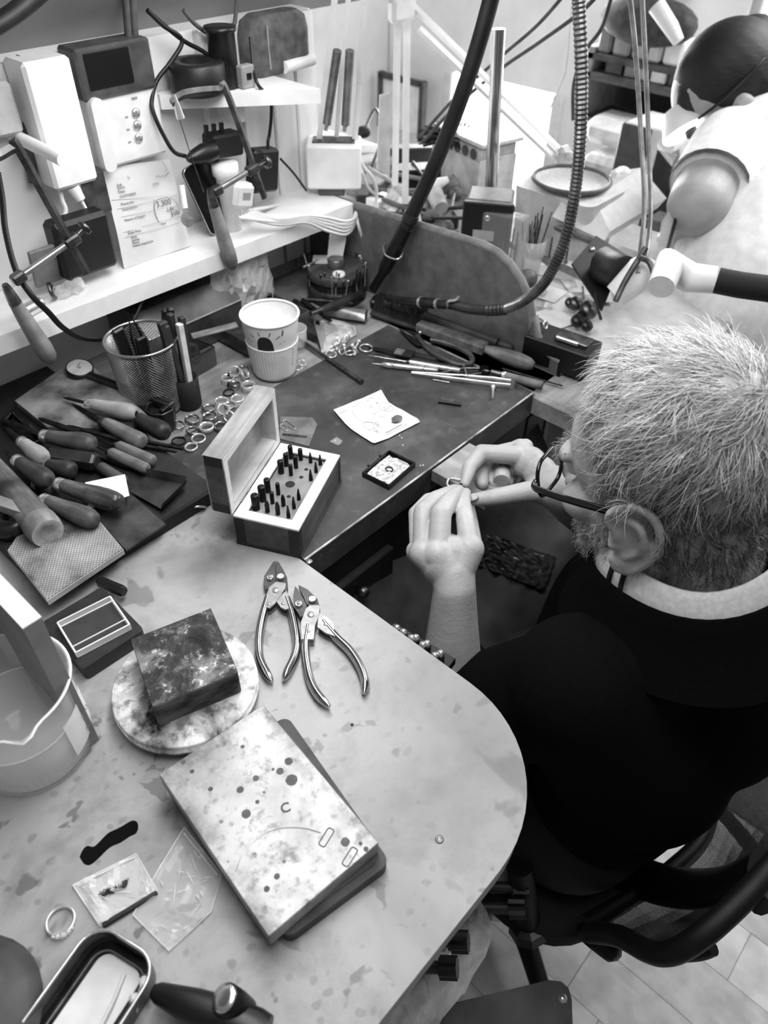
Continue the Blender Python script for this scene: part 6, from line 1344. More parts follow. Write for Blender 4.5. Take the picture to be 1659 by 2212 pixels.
for (xa, ya), (xb, yb) in (((706, 268), (729, 108)), ((746, 270), (756, 108))):
    pa, pb_ = PD(xa, ya, Da-.085), PD(xb, yb, Da-.17); n_ = 110
    obj('spring', MB().tube([pa.lerp(pb_, i/n_) for i in range(n_+1)], [.0062+(.0006 if i % 2 else -.0006) for i in range(n_+1)], 10, smooth=False), gm('spring_steel', .36, .48, .5, .2), lb_)
    obj('spring_hook', MB().tube([pa, PD(xa-3, ya+14, Da-.08)], .0034, 8), STEEL, lb_)
obj('pulley', MB().lathe([(.010, -.006), (.011, -.004), (.011, .004), (.010, .006)], 20, T(PD(722, 345, Da-.03)) @ RZ(math.atan2(rh.y, rh.x)) @ RY(PI/2)), gm('pulley', .4, .6, .4, .5), lb_)
for xq in (707, 737): obj('pulley_cheek', MB().box((0, 0, 0), (.0016, .014, .03), .0006), STEEL, lb_, frame(PD(xq, 354, Da-.03), rh))
obj('clamp_stem', MB().box((-.005, dl*.3, .006), (wl*.5, dl*.7, .012), .002), gm('lamp_dark', .3, .4, .5), lb_, LM)
obj('clamp_bracket', MB().prism([(-.036, -.105), (.010, -.105), (.022, -.045), (-.006, -.045), (-.012, -.092), (-.036, -.092)], -.012, .012, LM @ T(0, -.055, .01) @ RX(PI/2)), WHITEP, lb_)
# coil of white flex round the lamp stem
for k, (dz, bulge) in enumerate(((0, 0), (9, 10), (18, 18), (28, 27), (40, 36), (20, 6))):
    cable('white_flex', 'loop of white flex in the coil under the lamp base, '+['topmost loop', 'second loop down', 'third loop down', 'fourth loop down', 'lowest loop', 'loop tucked behind the others'][k], [PY(545-6*k, 455+3*k, -.07), PY(600, 473+dz*.3, -.09), PY(660, 466+dz*.35, -.10), PY(705, 470+dz*.7, -.108), PY(745, 478+bulge*.8, -.11), PY(768-k, 470+bulge*.5, -.105), PY(768, 452+dz*.3, -.09)], .0026, CABLE_W, grp='coiled white flex')
cable('white_flex', 'white flex trailing from the coil down to the ball tool', [PY(768, 460, -.10), PY(775, 490, -.108), PY(785, 525, -.105), PY(790, 556, -.095)], .0026, CABLE_W)
cable('white_flex', 'white flex arching right of the lamp base, outer one', [PY(775, 325, -.04), PY(782, 355, -.05), PY(805, 385, -.06), PY(814, 420, -.06), PY(806, 455, -.06), PY(796, 482, -.06)], .0028, CABLE_W)
cable('white_flex', 'white flex arching right of the lamp base, inner one', [PY(770, 345, -.03), PY(785, 380, -.05), PY(795, 405, -.055), PY(812, 424, -.055)], .0026, CABLE_W)
cable('white_flex', 'white flex along the back of the shelf from the white plug', [PY(535, 455, -.05), PY(580, 447, -.02), PY(630, 436, -.0), PY(662, 430, -.0)], .0026, CABLE_W)

for x in (276, 291): cable('wall_conduit', ['dark conduit rising above the intercom, left of the pair', 'dark conduit rising above the intercom, right of the pair'][x > 280], [PY(x-6, -20, .01), PY(x+2, 92, .012)], .0045, gm('conduit', .25, .35))
cable('dark_pipe', 'dark blurred pipe crossing the top left corner of the ceiling', [PY(-30, 68, -.10), PY(30, 30, -.10), PY(95, -25, -.10)], .009, gm('pipe_dark', .12, .2, .5), 'pipe')
# ================================================================== THE JEWELLER
def capsule(mb, p0, p1, r0, r1=None, seg=16):
    r1 = r0 if r1 is None else r1; p0, p1 = Vector(p0), Vector(p1)
    ax = p1-p0; L = ax.length
    if L < 1e-6: return mb.sphere(p0, r0, seg, 10)
    M = zframe(p0, ax); prof = []
    for k in range(7): a = -PI/2+PI/2*k/6; prof.append((r0*math.cos(a) if k else 0, r0*math.sin(a)))
    for k in range(7): a = PI/2*k/6; prof.append((r1*math.cos(a) if k < 6 else 0, L+r1*math.sin(a)))
    rings = [[(max(r, 1e-5)*math.cos(2*PI*j/seg), max(r, 1e-5)*math.sin(2*PI*j/seg), z) for j in range(seg)] for r, z in prof]
    return mb.loft(rings, (True, True), True, M)
def chain(mb, pts, rs, seg=16):
    for i in range(len(pts)-1): capsule(mb, pts[i], pts[i+1], rs[i], rs[i+1], seg)
def ell(mb, c, r, M=None, seg=24, rings=16): return mb.sphere(c, r, seg, rings, M)
def remesh(mb, name, voxel, smooth=3, fac=.5, disp=None):
    me = mb.mesh(name); o = bpy.data.objects.new(name, me); COL.objects.link(o)
    m = o.modifiers.new('r', 'REMESH'); m.mode = 'VOXEL'; m.voxel_size = voxel; m.use_smooth_shade = True
    if smooth: s = o.modifiers.new('s', 'SMOOTH'); s.factor = fac; s.iterations = smooth
    dg = bpy.context.evaluated_depsgraph_get(); dg.update()
    me2 = bpy.data.meshes.new_from_object(o.evaluated_get(dg)); bpy.data.objects.remove(o)
    me2.polygons.foreach_set('use_smooth', [True]*len(me2.polygons)); return me2
def joined(meshes, name):
    vs = []; fs = []
    for me in meshes:
        n = len(vs); vs += [tuple(v.co) for v in me.vertices]; fs += [tuple(i+n for i in p.vertices) for p in me.polygons]
    o = bpy.data.meshes.new(name); o.from_pydata(vs, [], fs); o.polygons.foreach_set('use_smooth', [True]*len(fs)); return o
HM = Matrix.Translation((.282, -.783, 1.075)) @ RZ(math.radians(-3.8)) @ RX(math.radians(-16.8)) @ RY(math.radians(-3.5))
mb = MB()
ell(mb, (0, -.012, .032), (.077, .097, .088), HM); ell(mb, (0, .030, .018), (.066, .066, .078), HM)
ell(mb, (0, .038, -.035), (.060, .058, .070), HM); ell(mb, (0, .040, -.080), (.052, .046, .040), HM)
ell(mb, (0, .080, -.106), (.026, .020, .020), HM); ell(mb, (0, .070, -.070), (.034, .030, .030), HM)
for s in (-1, 1):
    ell(mb, (s*.036, .070, -.032), (.026, .026, .022), HM); ell(mb, (s*.050, .008, -.074), (.020, .030, .028), HM)
    ell(mb, (s*.028, .084, .018), (.024, .013, .010), HM)
    ell(mb, (s*.012, .104, -.036), (.009, .010, .008), HM)
capsule(mb, HM @ Vector((0, .092, .012)), HM @ Vector((0, .113, -.032)), .008, .012)
ell(mb, (0, .098, -.062), (.022, .008, .006), HM); ell(mb, (0, .096, -.074), (.020, .008, .006), HM)
for s in (-1, 1):                                                    # ears
    EM = HM @ Matrix(((0, 0, s, s*.079), (1, 0, 0, -.002), (0, 1, 0, -.024), (0, 0, 0, 1))) @ RX(0) @ Matrix.Rotation(-.50, 4, 'Y') @ RZ(.12) @ Matrix.Scale(1.14, 4)
    hx = crom([(.012,-.003,.004),(.009,.006,.007),(.016,.018,.006),(.012,.029,.009),(-.002,.035,.011),(-.016,.028,.013),(-.022,.012,.014),(-.020,-.006,.012),(-.012,-.021,.009),(-.002,-.031,.006),(.008,-.030,.003),(.011,-.022,.002)], 4)
    for a, b in zip(hx, hx[1:]): capsule(mb, EM @ a, EM @ b, .0046, .0046, 8)
    ell(mb, (-.001, -.024, .0045), (.011, .011, .005), EM, 14, 10)
    ax_ = crom([(.004,.022,.009),(-.006,.018,.0125),(-.011,.006,.013),(-.008,-.008,.010),(.002,-.016,.007)], 4)
    for a, b in zip(ax_, ax_[1:]): capsule(mb, EM @ a, EM @ b, .0040, .0040, 8)
    ell(mb, (-.004, .006, .004), (.019, .028, .0055), EM, 18, 12); ell(mb, (.012, -.006, .004), (.004, .006, .005), EM, 10, 8)
    ell(mb, (.004, .0, -.004), (.012, .022, .010), EM, 14, 10)
NB = Vector((.295, -.835, .955))
chain(mb, [HM @ Vector((0, -.018, -.040)), HM @ Vector((0, -.026, -.090)), NB], [.056, .057, .064], 20)
head_me = remesh(mb, 'head', .0022, 4, .5)
# torso and arms under the clothes, one skin
SHL, SHR = Vector((.155, -.805, .882)), Vector((.465, -.815, .882)); ELL_, ELR = Vector((.122, -.680, .730)), Vector((.54, -.68, .74))
mb = MB()
chain(mb, [NB, Vector((.31, -.86, .80)), Vector((.31, -.85, .70)), Vector((.31, -.84, .60))], [.055, .090, .088, .085], 20)
for a, b in ((SHL, .31), (SHR, .31)): capsule(mb, a, (b, -.845, .83), .052, .075)
def z_(x, y, d): return PD(840+x/3.95, 900+y/3.95, d)
WL = z_(560, 1470, .803); WL2 = z_(555, 1370, .803)
chain(mb, [SHL, ELL_], [.052, .042]); chain(mb, [ELL_, ELL_.lerp(WL, .25)], [.038, .036])
WR = z_(1480, 640, .885); chain(mb, [SHR, ELR], [.052, .042]); chain(mb, [ELR, ELR.lerp(WR, .25)], [.038, .036])
torso_me = remesh(mb, 'torso', .006, 4)
mb = MB()
# left forearm end, palm and fingers
def rz(px, d): return px/3.95*d/FPX
chain(mb, [ELL_.lerp(WL, .10), ELL_.lerp(WL, .40), ELL_.lerp(WL, .75), WL, WL2], [.036, .035, .0275, .0230, .0222], 48)
chain(mb, [WL, z_(545, 1330, .804), z_(480, 1250, .808)], [.0230, .0240, .0275], 32)
for (x1, y1, d1, r0, r1) in ((245, 1150, .818, .0180, .0130), (300, 1165, .806, .0195, .0165), (420, 1175, .799, .0205, .0180), (685, 1130, .800, .0205, .0165), (560, 1160, .802, .0205, .0180)): capsule(mb, z_(555, 1350, .803), z_(x1, y1, d1), r0, r1, 32)
mb.sphere(z_(460, 1200, .812), (.030, .026, .026), 24, 16)
fl_ = [([(235,1150,.822),(215,820,.846),(330,700,.862),(470,660,.872)], (54,46,44,38)),
       ([(290,1165,.806),(290,810,.828),(400,700,.846),(560,625,.862)], (82,74,64,48)),
       ([(425,1175,.797),(445,830,.808),(530,705,.826),(597,628,.846)], (90,84,70,46)),
       ([(690,1130,.797),(652,880,.812),(632,740,.832),(655,655,.850)], (86,74,62,46)),
       ([(650,1230,.815),(720,1080,.838),(700,900,.862),(672,720,.868)], (80,70,58,46))]
for pts, rs in fl_: chain(mb, [z_(*p) for p in pts], [rz(r*1.10, p[2]) for r, p in zip(rs, pts)], 14)
lh = remesh(mb, 'hand_l', .0013, 9, .5)
mb = MB()
# right hand: palm towards the viewer, index bent over, thumb below
chain(mb, [ELR.lerp(WR, .1), ELR.lerp(WR, .45), ELR.lerp(WR, .8), WR, z_(1400, 600, .882)], [.041, .042, .034, .027, .026], 40)
for (x, y, d, r) in ((1290, 480, .892, 150), (1200, 400, .902, 150), (1130, 350, .905, 120), (1300, 600, .885, 140), (1130, 300, .912, 100)): mb.sphere(z_(x, y, d), rz(r, d), 16, 10)
fr_ = [([(1080,330,.897),(790,310,.897),(690,430,.888),(645,575,.876)], (84,76,64,44)),
       ([(1090,290,.918),(860,330,.925),(790,470,.912),(800,570,.900)], (86,74,64,52)),
       ([(1120,270,.932),(960,330,.935),(870,470,.924),(900,560,.910)], (84,70,62,54)),
       ([(1160,260,.945),(1060,360,.945),(1000,480,.930),(1020,560,.915)], (74,62,56,48)),
       ([(1380,640,.880),(1180,640,.872),(890,690,.862),(715,712,.866)], (105,90,72,56))]
for pts, rs in fr_: chain(mb, [z_(*p) for p in pts], [rz(r, p[2]) for r, p in zip(rs, pts)], 14)
rh = remesh(mb, 'hand_r', .0013, 8, .5)
def m_skin():
    s = NT('skin'); co = s.coord(); n1 = s.noise(co, 22, 4, .6); n2 = s.noise(co, 320, 3, .6); n3 = s.noise(s.coord((1, 1, 4)), 90, 3)
    c = s.ramp(n1, [(.3, .60), (.7, .70)]); m = s.fin(c, .48, 0, .4)
    s.b.inputs['Subsurface Weight'].default_value = .08; s.b.inputs['Subsurface Radius'].default_value = (.006, .006, .006)
    s.bump(s.math('ADD', n2, s.math('MULTIPLY', n3, .8)), .28, .0012); return m
SKIN = m_skin()
man = thing('person', 'grey haired man in black sweater and glasses bent over the bench, working with both hands', 'person', (0, 0, 0))
body = obj('body', joined([head_me, torso_me, lh, rh], 'body'), SKIN, man)
# nails
for (x, y, d, w, h, up_) in ((712, 688, .8555, .0062, .0085, (-1, 0, .1)),):
    c = z_(x, y, d); n_ = (CAMLOC-c).normalized()*.55+Vector((-.1, .1, .75)); obj('thumbnail', MB().sphere((0, 0, 0), (.0075, .0050, .0012), 16, 8), gm('nail', .58, .64, .35), man, frame(c, z_(620, 715, d)-c, n_))
# eyes
for s in (-1, 1): obj('eye', MB().sphere((s*.031, .083, .002), .0115, 14, 10, HM), gm('eye_white', .8, .86, .2), man)
# ---- hair and beard strands grown from the head surface
HMi = HM.inverted(); hrn = np.random.default_rng(5)
tri = []; me = head_me; me.calc_loop_triangles()
V = np.array([v.co for v in me.vertices]); Tt = np.array([t.vertices for t in me.loop_triangles])
A_, B_, C_ = V[Tt[:, 0]], V[Tt[:, 1]], V[Tt[:, 2]]; Nn = np.cross(B_-A_, C_-A_); ar = np.linalg.norm(Nn, axis=1)/2; Nn /= (ar[:, None]*2+1e-12)
H3 = np.array(HMi.to_3x3()); Ht = np.array(HMi.translation); loc = (A_+B_+C_)/3 @ H3.T + Ht; nl_ = Nn @ H3.T
def strands(name, n, pick, dirf, length, rad, shade, lift, mat, wob=.3, segs=4, clump=0.0, parent=None, cent=None):
    w = ar*pick; w = w/w.sum(); idx = hrn.choice(len(w), n, p=w); a = hrn.random((n, 2)); f = a.sum(1) > 1; a[f] = 1-a[f]
    root = A_[idx]+(B_-A_)[idx]*a[:, :1]+(C_-A_)[idx]*a[:, 1:]; rl = root @ H3.T + Ht; nn = nl_[idx]
    d = dirf(rl, nn); d -= nn*(d*nn).sum(1, keepdims=True); d /= np.linalg.norm(d, axis=1, keepdims=True)+1e-9
    cell = np.floor(rl/.011).astype(int); hsh = (cell[:, 0]*73856093 ^ cell[:, 1]*19349663 ^ cell[:, 2]*83492791) % 9973
    crn = np.random.default_rng(1).normal(size=(9973, 3)); cl = crn[hsh]
    d = d+wob*hrn.normal(size=d.shape)*.5+clump*cl; d /= np.linalg.norm(d, axis=1, keepdims=True)
    L = length(rl)*(.65+.7*hrn.random(n)); lf = lift*(.6+.8*hrn.random(n))
    P_ = []; side = np.cross(nn, d)
    bend = hrn.normal(size=n)*.25
    for k in range(segs+1):
        t = k/segs; up = (lf*np.sin(min(1, t*1.15)*PI*.62))[:, None]*nn*L[:, None]
        P_.append(rl+d*(L*t)[:, None]+up+side*(bend*L*t*t)[:, None]-nn*(.0008+.95*(L*t)**2/.17)[:, None])
    P_ = np.stack(P_, 1)                                              # n, segs+1, 3
    vs = []; s1 = side; s2 = np.cross(side, d)
    for k in range(segs+1):
        r = rad*(1-.75*(k/segs)**1.5)
        for q in range(3):
            an = 2*PI*q/3; vs.append(P_[:, k]+r*(s1*math.cos(an)+s2*math.sin(an)))
    VV = np.stack(vs, 1).reshape(n*(segs+1)*3, 3); Rm = np.array(HM.to_3x3()); VV = VV @ Rm.T + np.array(HM.translation)
    base = (np.arange(n)*(segs+1)*3)[:, None]; fs = []
    for k in range(segs):
        for q in range(3):
            q2 = (q+1) % 3; fs.append(np.stack([base[:, 0]+k*3+q, base[:, 0]+k*3+q2, base[:, 0]+(k+1)*3+q2, base[:, 0]+(k+1)*3+q], 1))
    F_ = np.stack(fs, 1).reshape(-1, 4)
    me = bpy.data.meshes.new(name); me.vertices.add(len(VV)); me.vertices.foreach_set('co', VV.ravel())
    me.loops.add(F_.size); me.loops.foreach_set('vertex_index', F_.ravel().astype(np.int32)); me.polygons.add(len(F_)); me.polygons.foreach_set('loop_start', np.arange(0, F_.size, 4, dtype=np.int32))
    me.polygons.foreach_set('use_smooth', [True]*len(F_)); me.update(calc_edges=True)
    sh = np.clip(shade(rl)+.16*hrn.normal(size=n)+.05*cl[:, 0], .08, .97); at = me.attributes.new('shade', 'FLOAT', 'POINT'); at.data.foreach_set('value', np.repeat(sh, (segs+1)*3).astype(np.float32))
    me.materials.append(mat); o = bpy.data.objects.new(name, me); COL.objects.link(o); o.parent = parent; o['kind'] = 'stuff'; return o
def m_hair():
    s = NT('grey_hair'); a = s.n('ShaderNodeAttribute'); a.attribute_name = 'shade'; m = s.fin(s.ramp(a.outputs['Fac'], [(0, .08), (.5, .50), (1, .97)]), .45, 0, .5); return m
HAIRM = m_hair()
x, y, z = loc.T; ax_ = np.abs(x)
hl = np.where(y > .048, .104-.40*np.maximum(0, ax_-.03), np.where(y > .03, .056-.25*np.maximum(0, .05-y), np.where(y > -.012, .012, -.075+.25*np.maximum(0, y+.06))))
scalp = ((z > hl) & (y < .095)).astype(float)
earz = (ax_ > .0745) & (y > -.034) & (y < .026) & (z < .016)
scalp[earz] = 0
wh = np.array([.004, -.078, .085])
def hdir(rl, nn):
    d = rl-wh; d = d/np.linalg.norm(d, axis=1, keepdims=True)
    side = np.cross(nn, d); d = d+side*.35
    d[:, 1] += .55*(rl[:, 2] > .03); d[:, 2] -= .35; fr_q = rl[:, 1] > .03; d[fr_q, 2] += 1.0; d[fr_q, 1] += .2; d[fr_q, 0] -= .5; back = (rl[:, 1] < -.03) & (rl[:, 2] < .05); d[back, 2] -= .6; d[back, 1] += .35; return d
def hlen(rl): return .012+.020*np.clip((rl[:, 2]+.02)/.09, 0, 1)-.014*(rl[:, 1] > .04)
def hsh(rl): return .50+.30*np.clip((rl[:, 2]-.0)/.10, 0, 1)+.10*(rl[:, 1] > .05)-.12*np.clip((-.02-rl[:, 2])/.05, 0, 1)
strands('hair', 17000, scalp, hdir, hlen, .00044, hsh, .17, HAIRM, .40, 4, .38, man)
bd = ((z < -.040+.0*y) & (y > .012) & (z > -.135)).astype(float)
bd[(y > .092) & (z > -.058)] = 0; bd[(y > .052) & (z > -.050)] = 0; bd[(ax_ < .022) & (z > -.082) & (z < -.056) & (y > .08)] = 0; bd[z < -.118] *= .3
bd[(z > -.062) & (y > .035)] *= .45
sb = ((y > .016) & (y < .040) & (z > -.045) & (z < .02) & (ax_ > .05)).astype(float); bd = np.maximum(bd, sb*.8); bd[(ax_ > .0705) & (y < .026)] = 0; bd[(ax_ > .076)] = 0; bd[(y < .030) & (z > -.066) & (z < -.03)] = 0
def bdir(rl, nn): d = np.zeros_like(rl); d[:, 2] = -1; d[:, 1] = .45; return d
strands('beard', 9000, bd, bdir, lambda r: np.full(len(r), .0095), .00034, lambda r: .74+0*r[:, 0], .55, HAIRM, .9, 3, .2, man)
eb = ((y > .078) & (z > .014) & (z < .024) & (ax_ > .012) & (ax_ < .048)).astype(float)
strands('eyebrow', 260, eb, lambda r, n_: np.stack([np.sign(r[:, 0]), 0*r[:, 0], .3+0*r[:, 0]], 1), lambda r: np.full(len(r), .009), .00035, lambda r: .5+0*r[:, 0], .5, HAIRM, .5, 3, .1, man)
nape = ((y < -.01) & (z < -.055) & (z > -.11)).astype(float)
strands('nape_hair', 1500, nape, bdir, lambda r: np.full(len(r), .006), .00028, lambda r: .34+0*r[:, 0], .4, HAIRM, .6, 3, .1, man)
# ---- clothes
SWT = gm('black_sweater', .015, .035, .9, scale=300, bump=.2, spec=.1)
mb = MB()
chain(mb, [NB+Vector((-.0, -.008, -.026)), Vector((.318, -.875, .78)), Vector((.31, -.850, .70)), Vector((.305, -.850, .63))], [.094, .122, .108, .104], 32)
chain(mb, [Vector((.34, -.80, .80)), Vector((.33, -.80, .66))], [.12, .13], 20)
capsule(mb, SHL+Vector((.005, -.01, 0)), NB+Vector((-.03, -.005, -.045)), .066, .068, 32); capsule(mb, SHR+Vector((-.005, -.01, 0)), NB+Vector((.03, -.005, -.045)), .066, .068, 32)
capsule(mb, SHL, Vector((.24, -.865, .72)), .075, .108, 32); capsule(mb, SHR, Vector((.40, -.865, .72)), .075, .108, 32); capsule(mb, (.235, -.85, .74), (.235, -.85, .63), .100, .100, 32); capsule(mb, (.385, -.85, .74), (.385, -.85, .63), .100, .100, 32)
SLE = ELL_.lerp(WL, .44)
for a, b, e in ((SHL, ELL_, SLE), (SHR, ELR, ELR.lerp(WR, .25))):
    chain(mb, [a, a.lerp(b, .5), b], [.066, .064, .058], 28)
    mb.tube([b, b.lerp(e, .5), e], [.058, .056, .053], 20)
sw = obj('sweater', remesh(mb, 'sweater', .0055, 5, .5), SWT, man)
# shirt collar: white band with two black stripes round the neck
cM = zframe(HM @ Vector((0, -.020, -.083)), (0, .30, .95), (1, 0, 0))
def collar(z0, z1, r0, r1, a0=0, a1=2*PI, n=48, bulge=.0):
    rg = []
    for k in range(6):
        t = k/5; r = r0+(r1-r0)*t+bulge*math.sin(t*PI); rg.append([(r*1.04*math.cos(a0+(a1-a0)*i/n), r*1.10*math.sin(a0+(a1-a0)*i/n), z0+(z1-z0)*t+.006*math.sin(3*(a0+(a1-a0)*i/n))) for i in range(n+1)])
    return rg
SHIRT = gm('shirt_white', .80, .88, .8, scale=200, bump=.15)
rg = collar(-.024, .012, .088, .076, bulge=.002); rg2 = [[(x*.965, y*.965, z) for x, y, z in r] for r in rg[::-1]]
nb_ = [[((r)*1.04*math.cos(2*PI*i/48), r*1.10*math.sin(2*PI*i/48), zq+.005*math.sin(6*PI*i/48)) for i in range(49)] for r, zq in ((.125, -.075), (.108, -.048), (.0965, -.022), (.0915, -.008), (.0890, -.0065), (.0872, -.010), (.088, -.03))]
obj('neckband', MB().loft(nb_, (False, False), True, cM, False), SWT, man)
obj('shirt_collar', MB().loft(rg+rg2, (False, False), True, cM, False), SHIRT, man)

for a_ in (2.62, 2.80):
    pts = [(( r+.0012)*1.04*math.cos(a_), (r+.0012)*1.10*math.sin(a_), z_+.006*math.sin(3*a_)) for r, z_ in ((.088, -.024), (.0865, -.014), (.084, -.005), (.0805, .004), (.076, .012))]
    obj('collar_stripe', MB().tube(pts, .0026, 6), gm('stripe_black', .06, .1, .8), man, cM)
# trousers and shoes
TRS = gm('dark_trousers', .02, .04, .9)
mb = MB()
for s_ in (-1, 1):
    hp_ = Vector((.31+s_*.10, -.83, .555)); kn = Vector((.31+s_*.16, -.50, .545)); an = Vector((.31+s_*.17, -.42, .10))
    chain(mb, [hp_, kn], [.098, .072], 18); chain(mb, [kn, an], [.070, .050], 18)
capsule(mb, (.23, -.835, .55), (.39, -.835, .55), .100, .100)
obj('trousers', remesh(mb, 'trousers', .008, 3), TRS, man)
for s_ in (-1, 1):
    mb = MB(); chain(mb, [Vector((.31+s_*.17, -.43, .05)), Vector((.31+s_*.175, -.34, .035)), Vector((.31+s_*.18, -.24, .030))], [.046, .042, .030], 14)
    obj('shoe', remesh(mb, 'shoe', .006, 3), BLACK, man)
# ---- glasses
GL = thing('glasses', 'black framed spectacles worn low on the man\'s nose', 'glasses', HM @ T(0, 0, 0))
GBL = gm('glasses_black', .04, .07, .2)
yl, zl = .120, -.014
for s_ in (-1, 1):
    o_ = rrect(.052, .040, .016, 5, s_*.035, zl); o_ = [(x, yl-.010*(abs(x)/.06)**2, z) for x, z in o_]
    obj('rim', MB().tube(o_+o_[:1], .0021, 8), GBL, GL)
    obj('lens', MB().add(o_+[(s_*.035, yl+.001, zl)], [(i, (i+1) % len(o_), len(o_)) for i in range(len(o_))], True), glass('lens_glass', .95, .02, .12), GL)
    obj('temple_arm', MB().tube(crom([(s_*.064, yl-.010, zl+.006), (s_*.074, yl-.018, zl+.007), (s_*.0795, .06, zl+.010), (s_*.083, .014, zl+.014), (s_*.082, -.004, zl+.010), (s_*.080, -.016, zl-.008)], 5), .0026, 6, flat=1.5), GBL, GL)
    obj('hinge', MB().box((s_*.070, yl-.014, zl+.0065), (.005, .003, .0035), .0006), STEEL, GL)
obj('bridge', MB().tube(crom([(-.010, yl, zl+.006), (0, yl+.002, zl+.010), (.010, yl, zl+.006)], 4), .002, 8), GBL, GL)
# ---- held ring, finger guard, ring on the pin
hp0 = z_(650, 635, .853); single('held_ring', MB().torus(.0075, .0011, 24, 6).lathe([(0, -.002), (.003, 0), (.002, .002), (0, .002)], 10, T(0, .0085, 0) @ RX(-PI/2)), gm('held_dark', .12, .25, .25, .8), 'small dark ring pinched between the fingertips of both hands', 'ring', zframe(hp0, (.5, -.4, .6)))
g0, g1 = z_(965, 500, .908), z_(960, 575, .895)
obj('finger_guard', MB().tube([g0.lerp(g1, k/20) for k in range(-6, 15)], [.0098+(.0006 if k % 2 else 0) for k in range(21)], 16, smooth=False), gm('guard_pale', .58, .74, .6), man)
rp_ = P(982, 1042, TZ+.003); t_ = thing('square_ring', 'bright ring with a square cushion shaped outline lying on the bench pin', 'ring', T(rp_.x, rp_.y, TZ+.0022) @ RZ(.5))
obj('band', MB().tube([(x, y, 0) for x, y in rrect(.0155, .0175, .005, 5)+rrect(.0155, .0175, .005, 5)[:1]], .0013, 8), SILVER, t_); obj('bezel', MB().box((0, -.0088, .0003), (.010, .0035, .004), .0008), SILVER, t_)
# ---- office chair
ch = thing('office_chair', 'black office chair with a curved mesh backrest, under the man', 'chair', (0, 0, 0))
CHB = gm('chair_black', .02, .05, .55, spec=.3)
obj('seat', MB().loft([[(.305+x*s, -.70+y*s, z) for x, y in rrect(.46, .47, .10, 7)] for z, s in ((.425, .86), (.435, .97), (.455, 1), (.475, .985), (.482, .93))]), gm('seat_fabric', .02, .04, .9), ch)
Bp = crom([P(1262, 2000, .57), P(1334, 1957, .52), P(1400, 1915, .505), P(1457, 1873, .50), P(1512, 1818, .50), P(1544, 1740, .50), P(1588, 1680, .51), P(1659, 1652, .52), P(1760, 1640, .56)], 5)
Tp = crom([P(1266, 2014, .58), P(1335, 2022, .64), P(1395, 2052, .69), P(1445, 2060, .72), P(1510, 2025, .75), P(1590, 1955, .77), P(1660, 1880, .78), P(1760, 1760, .76), P(1830, 1670, .64)], 5)
nn_ = len(Bp); rows = []
for k in range(13):
    t = k/12; rows.append([Bp[i].lerp(Tp[i], t)+Vector((0, -.035*math.sin(t*PI), 0)) for i in range(nn_)])
loop = rows[0]+[r[-1] for r in rows[1:]]+rows[-1][::-1][1:]+[r[0] for r in rows[::-1][1:]]
obj('back_frame', MB().tube(loop, .0115, 10), CHB, ch)
def fine(a, n):                                                     # fine weave of the mesh back
    vs = []; 
    for k in range(n+1):
        f = k/n*12; i = min(int(f), 11); r0, r1 = rows[i], rows[i+1]; row = [r0[j].lerp(r1[j], f-i) for j in range(nn_)]
        out = []
        for j in range(nn_-1):
            for q in range(a): out.append(row[j].lerp(row[j+1], q/a))
        vs.append(out+[row[-1]])
    return vs
fv = fine(5, 110); w_n = len(fv[0]); me = bpy.data.meshes.new('mesh_panel')
me.from_pydata([tuple(v) for r in fv for v in r], [], [(k*w_n+j, k*w_n+j+1, (k+1)*w_n+j+1, (k+1)*w_n+j) for k in range(len(fv)-1) for j in range(w_n-1)])
mp_ = obj('mesh_panel', me, gm('mesh_black', .05, .09, .6), ch); md = mp_.modifiers.new('w', 'WIREFRAME'); md.thickness = .0011; md.use_even_offset = False; mp_['kind'] = 'stuff'
def bandat(f0, f1, t0, t1, r, nm, off=-.012):
    pts = []
    for k in range(13):
        u = k/12; j = (f0+(f1-f0)*u)*(nn_-1); t = (t0+(t1-t0)*u)*12; i = min(int(t), 11); ji = min(int(j), nn_-2)
        p = rows[i][ji].lerp(rows[i][ji+1], j-ji).lerp(rows[i+1][ji].lerp(rows[i+1][ji+1], j-ji), t-i); pts.append(p+Vector((0, off, 0)))
    obj(nm, MB().tube(pts, r, 10), CHB, ch)
bandat(.10, .40, .60, .70, .009, 'back_rib'); bandat(.62, .66, .02, .98, .010, 'back_rib')
obj('back_bracket', MB().tube(crom([(.22, -.84, .455), P(1345, 1880, .48), P(1450, 1915, .56), P(1550, 1915, .66), P(1640, 1870, .72)], 6), [.030]*25, 12, flat=.4), CHB, ch)
obj('lever', MB().tube([PD(1122, 1870, .92), PD(1142, 2000, .97)], .0165, 16), CHB, ch); obj('lever_knob', MB().lathe([(.0165, 0), (.025, .004), (.027, .018), (.021, .025), (0, .026)], 8, zframe(PD(1140, 1990, .966), PD(1142, 2000, .97)-PD(1122, 1870, .92)), smooth=False), BLACK, ch)
obj('gas_column', MB().cyl((.305, -.70, .08), (.305, -.70, .43), .028, .028, 16), CHB, ch)
for k in range(5):
    a_ = 2*PI*k/5+.35; e_ = Vector((.305+.27*math.cos(a_), -.70+.27*math.sin(a_), .07)); obj('base_leg', MB().tube([(.305, -.70, .105), e_], [.024, .016], 8), CHB, ch)
    obj('caster', MB().lathe([(.024, -.02), (.028, -.016), (.028, .016), (.024, .02)], 16, T(e_.x, e_.y, .030) @ RZ(a_+.6) @ RX(PI/2)), BLACK, ch)
